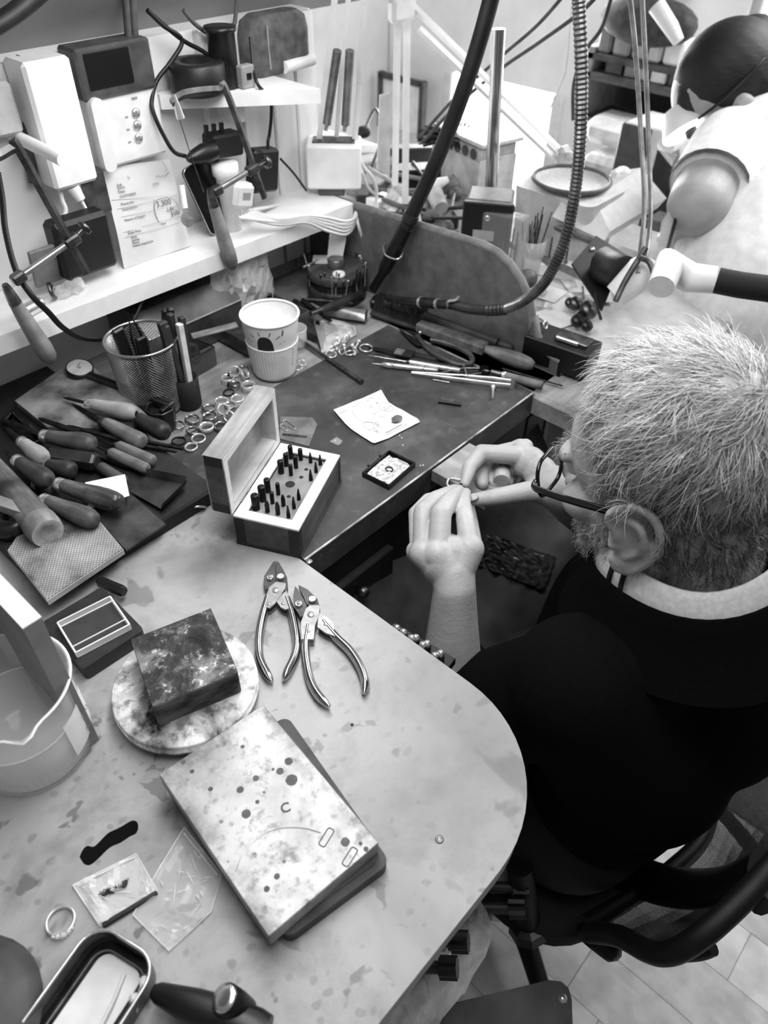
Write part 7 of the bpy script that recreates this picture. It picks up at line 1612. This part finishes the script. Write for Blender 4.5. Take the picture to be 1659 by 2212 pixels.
# ================================================================== SECOND BENCH AND BACKGROUND
b2 = thing('far_bench', 'pale second workbench behind the divider panel, crowded with tools', 'workbench', (0, 0, 0))
obj('bench_top', MB().box((.885, .16, TZ-.015), (.52, 1.58, .030), .002), gm('far_bench_top', .66, .80, .5, scale=14), b2)
for x, y in ((.72, -.45), (1.10, -.58), (.70, .9), (1.10, .9)): obj('leg', MB().box((x, y, .445), (.05, .05, .89)), gm('bench_leg', .5, .6), b2)
def on2(x, y, dz=0): return P(x, y, TZ+dz)
def facepost(t, name, w, pm): pass
# black column stand with chrome post and twin rods
s0 = on2(1040, 590); st = thing('black_stand', 'black boxed stand with a chrome column, screws and a pale label', 'stand', T(s0.x, s0.y, TZ) @ RZ(.55))
HB2 = PD(1040, 410, (s0-CAMLOC).dot(_fw)-.06).z-TZ
HB2 = .112
obj('front_plate', MB().box((0, -.0, HB2/2+.012), (.010, .085, HB2), .002), gm('stand_black', .07, .11, .5), st)
obj('housing', MB().box((.040, 0, HB2/2+.02), (.066, .078, HB2*.86), .004), gm('stand_grey', .36, .46, .5), st)
obj('foot', MB().box((.02, 0, .006), (.06, .04, .012)), BLACK, st)
for z in (.035, .100): obj('screw', MB().sphere((-.006, .0, z), (.003, .0055, .0055), 12, 8), STEEL, st)
obj('label', MB().box((-.0056, .004, .070), (.0008, .036, .017)), gm('label_grey', .60, .70, .6), st)
chp = PD(1056, 398, 1.42); tp_ = PD(1076, 62, 1.30)
single('chrome_column', MB().tube([PD(1058, 425, 1.42), PD(1061, 400, 1.40), PD(1077, 62, 1.24)], .0112, 18), gm('chrome', .62, .8, .15, 1.0, 8), 'tall chrome column rising from the black stand before the window', 'column')
for (xa, ya, da), (xb, yb, db), nm in (((1100, 447, 1.42), (1300, 530, 1.22), 'upper grey rod joining the two black plates'), ((1092, 522, 1.40), (1262, 600, 1.22), 'lower grey rod joining the two black plates')):
    single('stand_rod', MB().cyl(PD(xa, ya, da), PD(xb, yb, db), .0065, .0065, 12), gm('rod_grey', .45, .6, .35, .7), nm, 'rod')
w = [PD(1288, 508, 1.22), PD(1352, 548, 1.21), PD(1300, 672, 1.16), PD(1236, 568, 1.19)]
c = sum(w, Vector())/4; M_ = frame(c, w[1]-w[0], (w[1]-w[0]).cross(w[0]-w[3])); q = [(M_.inverted() @ v).xy for v in w]
bp2 = thing('black_plate', 'black angled metal plate with round bright screws above the man\'s head', 'plate', M_)
obj('plate', MB().prism(q, -.004, 0), gm('stand_black', .07, .11), bp2)
for x, y in ((1283, 531), (1330, 548), (1274, 588), (1302, 627)): p = M_.inverted() @ PD(x, y, 1.20); obj('screw', MB().sphere((p.x, p.y, .001), (.0045, .0045, .003), 12, 8), STEEL, bp2)
bp3 = thing('motor_unit', 'black round motor with white casing clamped on the angled black plate', 'motor', (0, 0, 0))
obj('motor', MB().tube([PD(1300, 590, 1.20), PD(1312, 575, 1.17), PD(1345, 590, 1.14)], [.018, .030, .026], 20), BLACK, bp3); obj('casing', MB().tube([PD(1330, 640, 1.14), PD(1390, 585, 1.12), PD(1400, 570, 1.12)], [.02, .026, .02], 16), WHITEP, bp3)
obj('mount', MB().box(PD(1360, 560, 1.15), (.03, .05, .02), .003), STEEL, bp3)
cable('thin_black_cable', 'thin black cable curling under the angled black plate', [PD(1286, 632, 1.16), PD(1290, 660, 1.15), PD(1298, 690, 1.14)], .0022, CABLE_B)
cable('lamp_link', 'dark diagonal link bar below the motor near the hair', [PD(1395, 535, 1.08), PD(1352, 605, 1.09), PD(1330, 650, 1.09)], .0045, gm('link_grey', .28, .4, .4, .5))
cable('lamp_link', 'grey bent bar from the motor down into the hair', [PD(1380, 555, 1.08), PD(1405, 570, 1.08), PD(1422, 632, 1.07)], .0045, gm('link_grey', .28, .4))
# white lamp shade with knuckle
sh = thing('white_lamp_shade', 'white angular lamp shade hanging in front of the window on thin arms', 'lamp', (0, 0, 0))
fr_p = [(1193, 468), (1215, 432), (1283, 428), (1318, 500), (1305, 520)]; bk_p = [(1300, 400), (1330, 370), (1385, 362), (1440, 428), (1420, 450)]
fa_, fb_ = [PD(x, y, 1.27) for x, y in fr_p], [PD(x, y, 1.36) for x, y in bk_p]
fi = [p+(PD(1250, 480, 1.30)-p)*.06 for p in fa_]
obj('shade', MB().loft([fa_, fb_], (True, True), False), gm('shade_enamel', .74, .80, .5), sh)
obj('knuckle', MB().sphere(PD(1345, 372, 1.35), (.014, .014, .010), 14, 8).box(PD(1332, 376, 1.34), (.03, .012, .02), .004), WHITEP, sh)
for (a, b) in (((890, 12), (1215, 330)), ((905, 62), (1200, 345))):
    obj('arm', MB().tube([PD(*a, 1.26), PD(*b, 1.42)], .0062, 4, smooth=False), WHITEM, sh)
obj('elbow_joint', MB().box(PD(868, 20, 1.25), (.06, .02, .035), .006), WHITEM, sh)
obj('wrist_joint', MB().box(PD(1215, 345, 1.42), (.035, .02, .05), .008).sphere(PD(1232, 338, 1.40), .009, 12, 8), gm('joint_grey', .7, .8, .4), sh)
obj('joint_knob', MB().lathe([(.012, -.008), (.020, -.005), (.020, .005), (.012, .008)], 18, zframe(PD(1208, 385, 1.42), (-.7, -.6, .3))), gm('knob_grey', .55, .65, .5), sh)
# flat arm lamp
fl_ = thing('flat_arm_lamp', 'white flat boxed lamp arm with a diamond shaped pivot, right of the spring lamp', 'lamp', (0, 0, 0))
for (a, b, r) in (((859, 20), (853, 400), .0085), ((880, 30), (875, 440), .0085)): obj('arm', MB().tube([PD(*a, 1.30), PD(*b, 1.46)], r, 4, smooth=False), WHITEM, fl_)
w = [PD(820, 205, 1.37), PD(843, 200, 1.37), PD(843, 382, 1.44), PD(814, 365, 1.44)]; c = sum(w, Vector())/4; M_ = frame(c, w[1]-w[0], (w[1]-w[0]).cross(w[0]-w[3])); q = [(M_.inverted() @ v).xy for v in w]
obj('flat_cover', MB().prism(q, -.008, .004), gm('cover_grey', .74, .82, .5), fl_, M_)
w = [PD(848, 408, 1.46), PD(876, 436, 1.46), PD(850, 463, 1.47), PD(817, 440, 1.47)]; c = sum(w, Vector())/4; M_ = frame(c, w[1]-w[0], (w[1]-w[0]).cross(w[0]-w[3])); q = [(M_.inverted() @ v).xy for v in w]
obj('pivot_plate', MB().prism(q, -.010, .004), WHITEM, fl_, M_); obj('pivot_screw', MB().sphere(PD(844, 438, 1.455), .0045, 12, 8), DSTEEL, fl_)
# rack with a round celled tray, brush, jars
rk = on2(975, 440); rc = thing('drawer_unit', 'small grey drawer unit topped with a row of round cells', 'drawers', T(rk.x+.09, rk.y+.02, TZ) @ RZ(-.25))
obj('cabinet', MB().box((0, 0, .045), (.10, .16, .09), .002), gm('cabinet_grey', .62, .74, .5), rc); obj('cell_rack', MB().box((-.005, 0, .100), (.10, .16, .022), .002), gm('rack_grey', .55, .65, .5), rc)
for k in range(6): obj('cell', MB().cyl((-.0545, -.066+.026*k, .100), (-.056, -.066+.026*k, .100), .0105, .0105, 14), gm('cell_dark', .18, .28, .5), rc)
obj('top_sheet', MB().box((.005, 0, .116), (.11, .17, .008), .002), gm('rack_grey2', .66, .78), rc)
mb = MB(); rn = random.Random(3); c = PD(972, 300, 1.56)
for i in range(160):
    d = Vector((rn.uniform(-1, 1), rn.uniform(-1, 1), rn.uniform(-.1, .9))).normalized(); mb.cyl(c, c+Vector((d.x*.07, d.y*.07, d.z*.03)), .003, .0015, 4)
o = single('dark_brush', mb, gm('brush_dark', .10, .18, .9), 'dark bushy round brush on top of the drawer unit', 'brush'); 
def jar(name, label, x, y, r, h, m, dz=0, d=None):
    p = on2(x, y) if d is None else PD(x, y, d); return single(name, MB().lathe([(0, 0), (r*.94, 0), (r, .003), (r, h), (r*.93, h), (r*.92, .004), (0, .004)], 22, cap=(False, False)), m, label, 'jar', T(p.x, p.y, TZ))
cj_ = jar('clear_cup', 'clear plastic cup of small burrs behind the curved panel corner', 1140, 585, .026, .06, glass('cup_clear', .92, .08, .35))
rn = random.Random(17)
for i in range(16):
    p = on2(1140+rn.uniform(-14, 14), 585+rn.uniform(-7, 7)); single('burr', MB().cyl((0, 0, .005), (rn.uniform(-.012, .012), rn.uniform(-.012, .012), rn.uniform(.075, .11)), .0013, .0010, 6), DSTEEL, 'thin burr standing in the clear plastic cup behind the panel', 'burr', T(p.x, p.y, TZ), 'burrs in the clear cup')
crb = PD(1062, 535, 1.26); cbm = thing('clear_burr_box', 'tall clear plastic burr box rising behind the divider panel', 'burr box', T(crb.x+.03, crb.y, TZ) @ RZ(.2)); obj('box_wall', MB().box((0, 0, .055), (.03, .075, .11), .002), glass('burr_box', .8, .1, .25), cbm)
for k in range(8): obj('burr', MB().cyl((-.004, -.028+.008*k, .02), (-.004, -.028+.008*k, .085+.006*(k % 3)), .0012, .0012, 6), DSTEEL, cbm)
for i, (x, y, r) in enumerate(((945, 497, .022), (965, 490, .014))):
    p = PD(x, y, 1.43); t_ = thing('wood_graver', ['wooden bulb handled graver standing upside down, larger', 'smaller wooden bulb handled graver beside the larger'][i], 'graver', (0, 0, 0)); obj('bulb', MB().sphere(p, (r, r, r*.9), 18, 12), wood('bulb_wood', .34, .50), t_); e = PD(x+18, y-75, 1.47); obj('shaft', MB().cyl(p, e, .003, .002, 8), STEEL, t_); obj('ferrule', MB().cyl(p.lerp(e, .18), p.lerp(e, .36), .006, .004, 10), STEEL, t_)
for i, (x, y, r, d) in enumerate(((972, 405, .022, 1.50), (985, 420, .014, 1.48), (1140, 602, .016, 1.22), (1128, 596, .011, 1.23))):
    p = PD(x, y, d); single('wooden_ball', MB().sphere((0, 0, 0), r, 18, 12), wood('far_ball_wood', .34, .5), ['brown wooden ball behind the black shaft, larger', 'brown wooden ball just below the larger one', 'brown wooden ball handle by the clear cup, larger', 'brown wooden ball handle by the clear cup, smaller'][i], 'ball', T(p))
p0, p1 = PD(925, 405, 1.46), PD(968, 388, 1.46); single('white_thumb_tube', MB().tube([p0, p0.lerp(p1, .6), p1], [.011, .010, .006], 14), WHITEP, 'white tapered tube pointing right among the far tools', 'tube')
p0, p1 = PD(938, 418, 1.44), PD(953, 450, 1.42); single('taped_bottle', MB().tube([p0, p1], [.017, .014], 16), gm('tape_grey', .6, .76, .6), 'pale taped bottle tilted among the far tools', 'bottle')
rn = random.Random(41); _cm = [gm('clut%d' % k, .08+.12*k, .16+.12*k, .5, .3 if k % 2 else 0) for k in range(6)]
places = [(790,420,.03,.012),(800,395,.05,.01),(795,350,.06,.012),(800,330,.05,.012),(825,465,.03,.008),(895,470,.05,.012),(905,500,.05,.012),(925,475,.05,.012),(900,440,.05,.012),(935,520,.05,.01),(990,535,.03,.01),(900,385,.05,.02),(885,340,.05,.02)]
nms = ['dark strip', 'grey tray edge', 'stacked grey folder', 'dark folder', 'pale card', 'dark file', 'dark bar', 'black strip', 'dark tool', 'grey strip', 'pale block', 'dark box', 'grey box']
wh_ = ['left of the flat arm lamp, nearest', 'left of the flat arm lamp, second', 'left of the flat arm lamp, upper', 'left of the flat arm lamp, topmost', 'just behind the divider panel top', 'right of the diamond pivot', 'behind the black shaft, nearest', 'right of the black shaft', 'behind the black shaft, higher', 'beside the wooden bulbs', 'below the black stand', 'right of the flat arm lamp, lower', 'right of the flat arm lamp, upper']
for (x, y, L, r), nm, wt in zip(places, nms, wh_):
    p = on2(x, y+15); single('bench_tool', MB().box((0, 0, r), (L*2.2, .03+.03*rn.random(), r*2), .003), _cm[rn.randrange(6)], nm+' lying on the far bench '+wt, 'tool', T(p.x, p.y, TZ) @ RZ(rn.uniform(-.8, .8)))
for i in range(14):
    x, y = rn.uniform(790, 1000), rn.uniform(395, 525); p = on2(x, y); a_ = rn.uniform(0, PI)
    single('tool_rod', MB().cyl((-.06*math.cos(a_), -.06*math.sin(a_), 0), (.06*math.cos(a_), .06*math.sin(a_), .012), rn.uniform(.003, .007), rn.uniform(.002, .005), 8), _cm[rn.randrange(5)], 'slim tool in the jumble on the far bench behind the divider panel', 'tool', T(p.x, p.y, TZ+.03), 'jumbled slim tools on the far bench')
wb0 = on2(800, 478); single('small_white_box', MB().box((0, 0, .02), (.05, .035, .04), .001), WHITEP, 'small white box just behind the divider panel by the lamp', 'box', T(wb0.x+.03, wb0.y, TZ))
mk = PD(785, 285, 1.62); mt = thing('microphone', 'black oval foam head on a thin slanted stem, left of the flat arm lamp', 'microphone', (0, 0, 0)); obj('head', MB().sphere(mk, (.017, .017, .012), 16, 10), RUBBER, mt); obj('stem', MB().tube(crom([mk, PD(812, 235, 1.62), PD(822, 300, 1.60), Vector((.98, mk.y-.02, TZ+.02)), Vector((.98, mk.y-.02, TZ))], 5), .003, 8), DSTEEL, mt)
bgp = on2(855, 470); crumple('clear_pack', 'crumpled clear pack behind the divider panel by the black shaft', (bgp.x, bgp.y, TZ+.035), (.06, .03, .06), 13, glass('pack_film', .9, .06, .35), (8, 8))
# white tub with a round sieve on it
tb0 = on2(1175, 560); tu = thing('white_tub', 'large white tub under a round mesh sieve before the window', 'tub', T(tb0.x+.05, tb0.y+.0, TZ)); obj('tub_wall', MB().loft([[(x*s, y*s, z) for x, y in rrect(.13, .16, .02, 4)] for z, s in ((0, .9), (.115, 1.0), (.118, 1.02))]), gm('tub_white', .80, .88, .5), tu)
sv = thing('round_sieve', 'shallow round dark rimmed sieve lying on the white tub', 'sieve', T(tb0.x+.05, tb0.y, TZ+.119)); obj('dish', MB().lathe([(0, .002), (.055, .002), (.066, .010), (.068, .013)], 36, cap=(False, False)), gm('sieve_mesh', .72, .82, .6, scale=300), sv); obj('rim', MB().torus(.067, .0035, 40, 8, T(0, 0, .011)), gm('sieve_rim', .30, .4, .5), sv)
# papers and sparkling bits under the spring shaft
for i, (x, y, s, a_) in enumerate(((1215, 650, .07, .4), (1250, 610, .08, .9), (1200, 690, .06, 1.3), (1190, 640, .05, .1), (1290, 640, .06, .6))):
    p = on2(x, y); single('paper_sheet', MB().box((0, 0, .0006+.0012*i), (s, s*.75, .0009)), PAPER, 'white paper on the far bench, '+['under the spring shaft bend', 'farthest one near the black plate', 'nearest the curved panel edge', 'smallest one by the clear cup', 'rightmost one near the hair'][i], 'paper', T(p.x, p.y, TZ) @ RZ(a_))
for i in range(12):
    p = on2(rn.uniform(1160, 1290), rn.uniform(600, 690)); single('film_scrap', MB().box((0, 0, 0), (rn.uniform(.008, .02), rn.uniform(.006, .014), .004), .001), glass('scrap_film', .7, .2, .35), 'bright clear scrap on the far bench under the spring shaft', 'scrap', T(p.x, p.y, TZ+.010) @ RZ(rn.uniform(0, 3)), 'clear scraps on the far bench')
for i, (x, y, r) in enumerate(((1236, 675, .011), (1262, 690, .014), (1225, 672, .008), (1248, 700, .007), (1240, 712, .010), (1260, 722, .009))):
    p = on2(x, y); single('mandrel_wheel', MB().lathe([(0, 0), (r, 0), (r*1.1, r*.5), (r, r), (0, r*1.1)], 16, RX(.6)), DSTEEL if i < 3 else BLACK, ['steel wheel lying by the hair, left', 'largest steel wheel lying by the hair', 'small steel wheel left of the largest', 'tiny black wheel below the largest steel wheel', 'black wheel nearest the curved panel', 'black wheel tucked under the hair'][i], 'wheel', T(p.x, p.y, TZ+.012))
rr_ = thing('small_trough', 'white trough with upright pins behind the spring shaft', 'trough', T(on2(1180, 590)) @ RZ(.3)); obj('trough_body', MB().box((0, 0, .012), (.035, .11, .024), .003), WHITEP, rr_)
for k in range(3): obj('pin', MB().cyl((0, -.03+.03*k, .02), (0, -.03+.03*k, .065), .0016, .0016, 6).sphere((0, -.03+.03*k, .028), .004, 8, 6), DSTEEL, rr_)
# tool rack, cabinets along the far wall
def rbox(name, label, cat, x0, y0, x1, y1, X, th, m, b=.003):
    a, c = PX(x0, y0, X), PX(x1, y1, X); return single(name, MB().box((X+th/2, (a.y+c.y)/2, (a.z+c.z)/2), (th, abs(a.y-c.y), abs(a.z-c.z)), b), m, label, cat)
XR = 1.62
rk = thing('tool_rack', 'dark wooden wall rack with two shelves of boxes and hanging tools', 'rack', (0, 0, 0))
ya, yb_ = PX(1265, 160, XR).y, PX(1490, 230, XR).y
z1, z2, z3 = PX(1330, 128, XR).z, PX(1330, 168, XR).z, PX(1330, 245, XR).z
RKM = wood('rack_wood', .30, .42, 6, 1)
for z, h in ((z1, .016), (z2-.004, .02), (z3-.03, .02)): obj('rack_shelf', MB().box((XR+.06, (ya+yb_)/2, z), (.14, ya-yb_, h), .002), RKM, rk)
obj('rack_side', MB().box((XR+.06, ya-.01, (z1+z3)/2-.01), (.14, .018, z1-z3+.06), .002), gm('rack_side', .5, .6, .6), rk); obj('rack_back', MB().box((XR+.14, (ya+yb_)/2, (z1+z3)/2), (.01, ya-yb_, z1-z3+.06)), gm('rack_back', .06, .1, .8), rk)
rn = random.Random(77); yy = ya-.05
for k in range(7):
    w_ = rn.uniform(.022, .05); h_ = rn.uniform(.02, .045); single('rack_box', MB().box((XR+.03, yy-w_/2, z2+.006+h_/2), (.06, w_, h_), .002), gm('rbx%d' % (k % 4), .25+.18*(k % 4), .35+.18*(k % 4), .6), 'small box on the middle shelf of the wall rack, '+['first', 'second', 'third', 'fourth', 'fifth', 'sixth', 'seventh'][k]+' from the left', 'box', None, 'boxes on the wall rack'); yy -= w_+.008
yy = ya-.02
for k in range(5):
    w_ = rn.uniform(.03, .06); h_ = rn.uniform(.04, .09); single('shelf_pack', MB().box((XR+.03, yy-w_/2, z1+.008+h_/2), (.07, w_, h_), .006), gm('spk%d' % k, .45+.1*k, .55+.09*k, .7), ['pale bundle at the left end of the rack top', 'second bundle on the rack top', 'third bundle on the rack top', 'fourth bundle on the rack top', 'bundle at the right end of the rack top'][k], 'bundle', None); yy -= w_+.006
rbox('white_sacks', 'pale stack of white sacks below the tool rack', 'sacks', 1262, 250, 1345, 330, 1.55, .12, gm('sack_white', .78, .9, .8, scale=30, bump=.2), .02)
rbox('white_boxes', 'pale box heap under the sacks behind the lamp shade', 'boxes', 1255, 330, 1335, 410, 1.5, .12, gm('box_pale', .66, .84, .7, scale=40), .015)
cdw = rbox('white_cabinet', 'tall white cabinet standing behind the lamp shade', 'cabinet', 1352, 262, 1402, 520, 1.45, .12, gm('cabinet_white', .80, .86, .5)); 
rbox('dark_post', 'dark vertical post at the left side of the white cabinet', 'post', 1343, 265, 1355, 500, 1.445, .03, gm('post_dark', .22, .3, .5))
rbox('dark_cabinet', 'large black cabinet behind the second person\'s arm', 'cabinet', 1418, 320, 1530, 560, 1.45, .2, gm('cabinet_black', .08, .12, .5))
rbox('grey_block', 'grey block in front of the black cabinet low down', 'block', 1396, 470, 1440, 560, 1.30, .06, gm('block_grey', .3, .4, .6))
cls = thing('clear_scraper', 'clear plastic stand with a thin black rod left of the second person', 'stand', (0, 0, 0)); obj('plate', MB().loft([[PD(x, y, 1.25) for x, y in ((1428, 480), (1450, 450), (1462, 445), (1440, 560), (1415, 570))], [PD(x+8, y, 1.27) for x, y in ((1428, 480), (1450, 450), (1462, 445), (1440, 560), (1415, 570))]], smooth=False), glass('scraper', .85, .08, .5), cls); obj('rod', MB().cyl(PD(1466, 448, 1.25), PD(1432, 580, 1.22), .003, .003, 8), gm('rod_black', .06, .1), cls)
# hanging cords, chrome lamp arms
for i, (pts, r, m, lb) in enumerate((([PD(1235, -30, 1.2), PD(1160, 55, 1.3), PD(1075, 128, 1.38), PD(980, 215, 1.45), PD(905, 298, 1.5)], .0032, gm('cord_grey', .26, .36, .5), 'dark cord slanting across before the window, upper of the pair'), ([PD(1300, -20, 1.15), PD(1250, 30, 1.2), PD(1160, 95, 1.3), PD(1080, 150, 1.38), PD(985, 230, 1.45), PD(910, 310, 1.5)], .0034, gm('cord_grey', .26, .36), 'dark cord slanting across before the window, lower of the pair'), ([PD(1325, -20, 1.15), PD(1300, 60, 1.2), PD(1265, 110, 1.22), PD(1240, 180, 1.25), PD(1238, 260, 1.28)], .0032, gm('cord_grey', .26, .36), 'dark cord hanging down just behind the spring shaft'))):
    cable('hanging_cord', lb, pts, r, m)
for i, (pts, r) in enumerate((([PD(1358, -30, 1.05), PD(1372, 100, 1.08), PD(1385, 300, 1.12), PD(1392, 450, 1.12), PD(1378, 590, 1.10)], .0036), ([PD(1386, -30, 1.08), PD(1395, 150, 1.12), PD(1402, 330, 1.15), PD(1405, 470, 1.14), PD(1390, 600, 1.11)], .0036))):
    t_ = cable('gooseneck', ['thin metal lamp arm hanging before the white cabinet, left one', 'thin metal lamp arm hanging before the white cabinet, right one'][i], pts, r, gm('arm_metal', .42, .58, .4, .5), 'gooseneck')
cable('twisted_chain', 'fine pale twisted chain hanging before the bright window', [PX(1240, -60, 1.5), PX(1225, 130, 1.5), PX(1212, 180, 1.5), PX(1180, 250, 1.5)], .002, gm('chain_pale', .6, .72, .4))
jb_ = PX(1315, 75, 1.58)
single('dark_bag', MB().sphere((0, 0, 0), (.06, .12, .05), 16, 10), gm('bag_dark', .2, .34, .8), 'dark bag hanging at the top of the tool rack', 'bag', T(PX(1400, 45, 1.6)))
single('white_roll', MB().tube([PX(1418, 12, 1.5), PX(1450, 60, 1.5), PX(1466, 90, 1.5)], [.018, .016, .012], 14), WHITEP, 'white rolled sheet slanting at the top above the rack', 'roll')
# picture on the far wall
pf = thing('picture_frame', 'dark edged white framed board on the wall behind the flat arm lamp', 'picture', (0, 0, 0))
XF = 1.80
a, b, c = PX(826, 160, XF), PX(917, 162, XF), PX(905, 290, XF)
obj('board', MB().box((XF, (a.y+b.y)/2, (a.z+c.z)/2), (.012, a.y-b.y, a.z-c.z)), gm('board_white', .80, .88, .6), pf)
for y in (a.y, b.y): obj('frame_bar', MB().box((XF-.004, y, (a.z+c.z)/2), (.024, .018, a.z-c.z+.02), .002), gm('frame_dark', .2, .3, .5), pf)
obj('frame_bar', MB().box((XF-.004, (a.y+b.y)/2, a.z), (.024, a.y-b.y, .016), .002), gm('frame_dark', .2, .3), pf)
# ================================================================== SECOND PERSON
p2 = thing('person', 'dark haired person in a white T-shirt with black trimmed sleeves, leaning over a far bench', 'person', (0, 0, 0))
hd_ = PD(1570, 222, 1.36); H2 = zframe(hd_, (.10, .25, 1), (.55, -.8, 0)) 
fw2 = Vector((-.55, .40, -.70)).normalized(); H2 = Matrix.Translation(hd_) @ Matrix((( .86, fw2.x, .2, 0), (.5, fw2.y, .3, 0), (0, fw2.z, .93, 0), (0, 0, 0, 1)))
zz2 = Vector((.1, .25, 1)); zz2 = (zz2-fw2*zz2.dot(fw2)).normalized(); xx2 = fw2.cross(zz2); H2 = Matrix(((xx2.x, fw2.x, zz2.x, hd_.x), (xx2.y, fw2.y, zz2.y, hd_.y), (xx2.z, fw2.z, zz2.z, hd_.z), (0, 0, 0, 1)))
mb = MB(); ell(mb, (0, -.01, .03), (.072, .09, .084), H2); ell(mb, (0, .036, -.03), (.056, .055, .07), H2); ell(mb, (0, .075, -.095), (.024, .02, .02), H2); capsule(mb, H2 @ Vector((0, .088, .01)), H2 @ Vector((0, .108, -.03)), .008, .011); ell(mb, (0, .088, -.06), (.02, .01, .01), H2)
for s in (-1, 1): ell(mb, (s*.074, -.004, -.015), (.010, .017, .030), H2); ell(mb, (s*.034, .07, -.03), (.025, .022, .022), H2)
NB2 = PD(1612, 255, 1.38); SH2 = PD(1570, 320, 1.31); EL2 = PD(1510, 440, 1.25); WR2 = PD(1462, 505, 1.40); HIP2 = PD(1640, 640, 1.30); CH2 = PD(1650, 380, 1.38)
chain(mb, [H2 @ Vector((0, -.02, -.05)), NB2], [.05, .06]); chain(mb, [NB2, CH2, HIP2], [.06, .12, .13], 20); chain(mb, [SH2, SH2.lerp(EL2, .5), EL2], [.058, .056, .052], 18); chain(mb, [EL2, WR2], [.046, .030], 16)
hdw = (WR2-EL2).normalized()
mb.sphere(WR2+hdw*.035, (.034, .03, .022), 14, 10)
for k in range(5): b_ = WR2+hdw*.05+Vector((.012*(k-2), 0, .004*k)); chain(mb, [b_, b_+hdw*(.03 if k else .015)+Vector((.004*(k-2), 0, -.01)), b_+hdw*.045+Vector((.006*(k-2), 0, -.035))], [.010, .009, .007], 10)
obj('body', remesh(mb, 'body', .004, 4), SKIN, p2)
mb = MB(); ell(mb, (0, -.024, .038), (.080, .094, .086), H2); ell(mb, (.0, -.05, -.02), (.074, .06, .07), H2)
chain(mb, [PD(1500, 165, 1.34), PD(1484, 215, 1.34), PD(1492, 290, 1.35)], [.034, .020, .010], 14); chain(mb, [PD(1505, 150, 1.33), PD(1545, 135, 1.31), PD(1590, 150, 1.30)], [.034, .036, .034], 14)
chain(mb, [H2 @ Vector((.03, -.08, .03)), PD(1620, 200, 1.36), PD(1645, 260, 1.36)], [.06, .045, .03], 14)
obj('hair', remesh(mb, 'hair', .005, 3), gm('black_hair', .06, .13, .6, scale=60, stretch=(1, 1, 5), bump=.5), p2)
TSH = gm('white_tshirt', .86, .92, .85, scale=60)
mb = MB(); chain(mb, [NB2+Vector((0, -.01, -.03)), CH2, HIP2, HIP2+Vector((0, 0, -.25))], [.085, .145, .150, .16], 22); chain(mb, [NB2+Vector((-.02, 0, -.035)), SH2], [.066, .064], 18); e_ = SH2.lerp(EL2, .72); mb.tube([SH2, SH2.lerp(e_, .5), e_], [.064, .065, .066], 20)
chain(mb, [NB2+Vector((.03, -.02, -.03)), NB2+Vector((.18, -.14, -.08))], [.07, .075], 16)
obj('tshirt', remesh(mb, 'tshirt', .006, 4), TSH, p2)
obj('sleeve_trim', MB().tube([e_+(EL2-SH2).normalized()*k for k in (-.007, .004)], [.0672, .0676], 24, cap=False), gm('trim_black', .10, .15, .8), p2)
mb = MB(); 
for s in (-1, 1): chain(mb, [HIP2+Vector((s*.08, 0, -.28)), HIP2+Vector((s*.1-.12, .36, -.30)), HIP2+Vector((s*.1-.12, .38, -.75))], [.09, .07, .05], 14)
obj('trousers', remesh(mb, 'trousers', .01, 2), TRS if 'TRS' in globals() else BLACK, p2)
vs_ = thing('head_visor', 'clear magnifier visor worn by the second person', 'visor', H2); obj('lens', MB().loft([[(.075*math.cos(t), .10+.03*math.sin(t), z) for t in [i*PI/8 for i in range(9)]] for z in (-.03, .02)], (False, False), True, None, False), glass('visor_clear', .9, .05, .3), vs_); obj('band', MB().tube([(.082*math.cos(t), -.01+.10*math.sin(t), .03) for t in [i*2*PI/24 for i in range(25)]], .0028, 8), BLACK, vs_)
lm = thing('bright_lamp_head', 'bright lit lamp head in front of the second person\'s face', 'lamp', (0, 0, 0))
l0, l1 = PD(1458, 238, 1.36), PD(1478, 285, 1.36); obj('lamp_hood', MB().tube([l0, l1], [.022, .040], 18), WHITEM, lm)
LIT = NT('lamp_light'); LIT.b.inputs['Emission Color'].default_value = (1, 1, 1, 1); LIT.b.inputs['Emission Strength'].default_value = 3.0; LIT = LIT.fin(1.0, .5)
obj('light_disc', MB().tube([l1, l1+(l1-l0).normalized()*.004], [.038, .036], 18), LIT, lm)
ar0 = thing('magnifier_arm', 'white jointed arm with a black foam sleeve reaching over the hair at the right', 'lamp arm', (0, 0, 0))
obj('white_joint', MB().tube([PD(1428, 620, 1.0), PD(1445, 575, 1.02), PD(1490, 600, 1.02), PD(1545, 605, 1.01)], [.018, .024, .020, .018], 16), WHITEP, ar0); obj('foam_sleeve', MB().tube([PD(1548, 606, 1.01), PD(1600, 616, 1.0), PD(1660, 624, .99), PD(1760, 640, .97)], .017, 16), RUBBER, ar0)
rg = [P(x, y, .001) for x, y in ((1519, 1713), (1600, 1640), (1520, 1560), (1700, 1330), (1900, 1500), (1700, 1830), (1545, 1728))]
single('dark_mat', MB().prism([(p.x, p.y) for p in rg], 0, .006), gm('mat_dark', .30, .36, .9), 'dark grey floor mat behind the man at the right edge', 'mat')
fp_ = P(1525, 1700, .01); single('floor_paper', MB().prism([(0, 0), (.05, .01), (.03, .06), (-.03, .04)], 0, .001), PAPER, 'white paper scrap on the floor behind the man', 'paper', T(fp_.x, fp_.y, .008) @ RZ(.6))
bpy.context.view_layer.update()
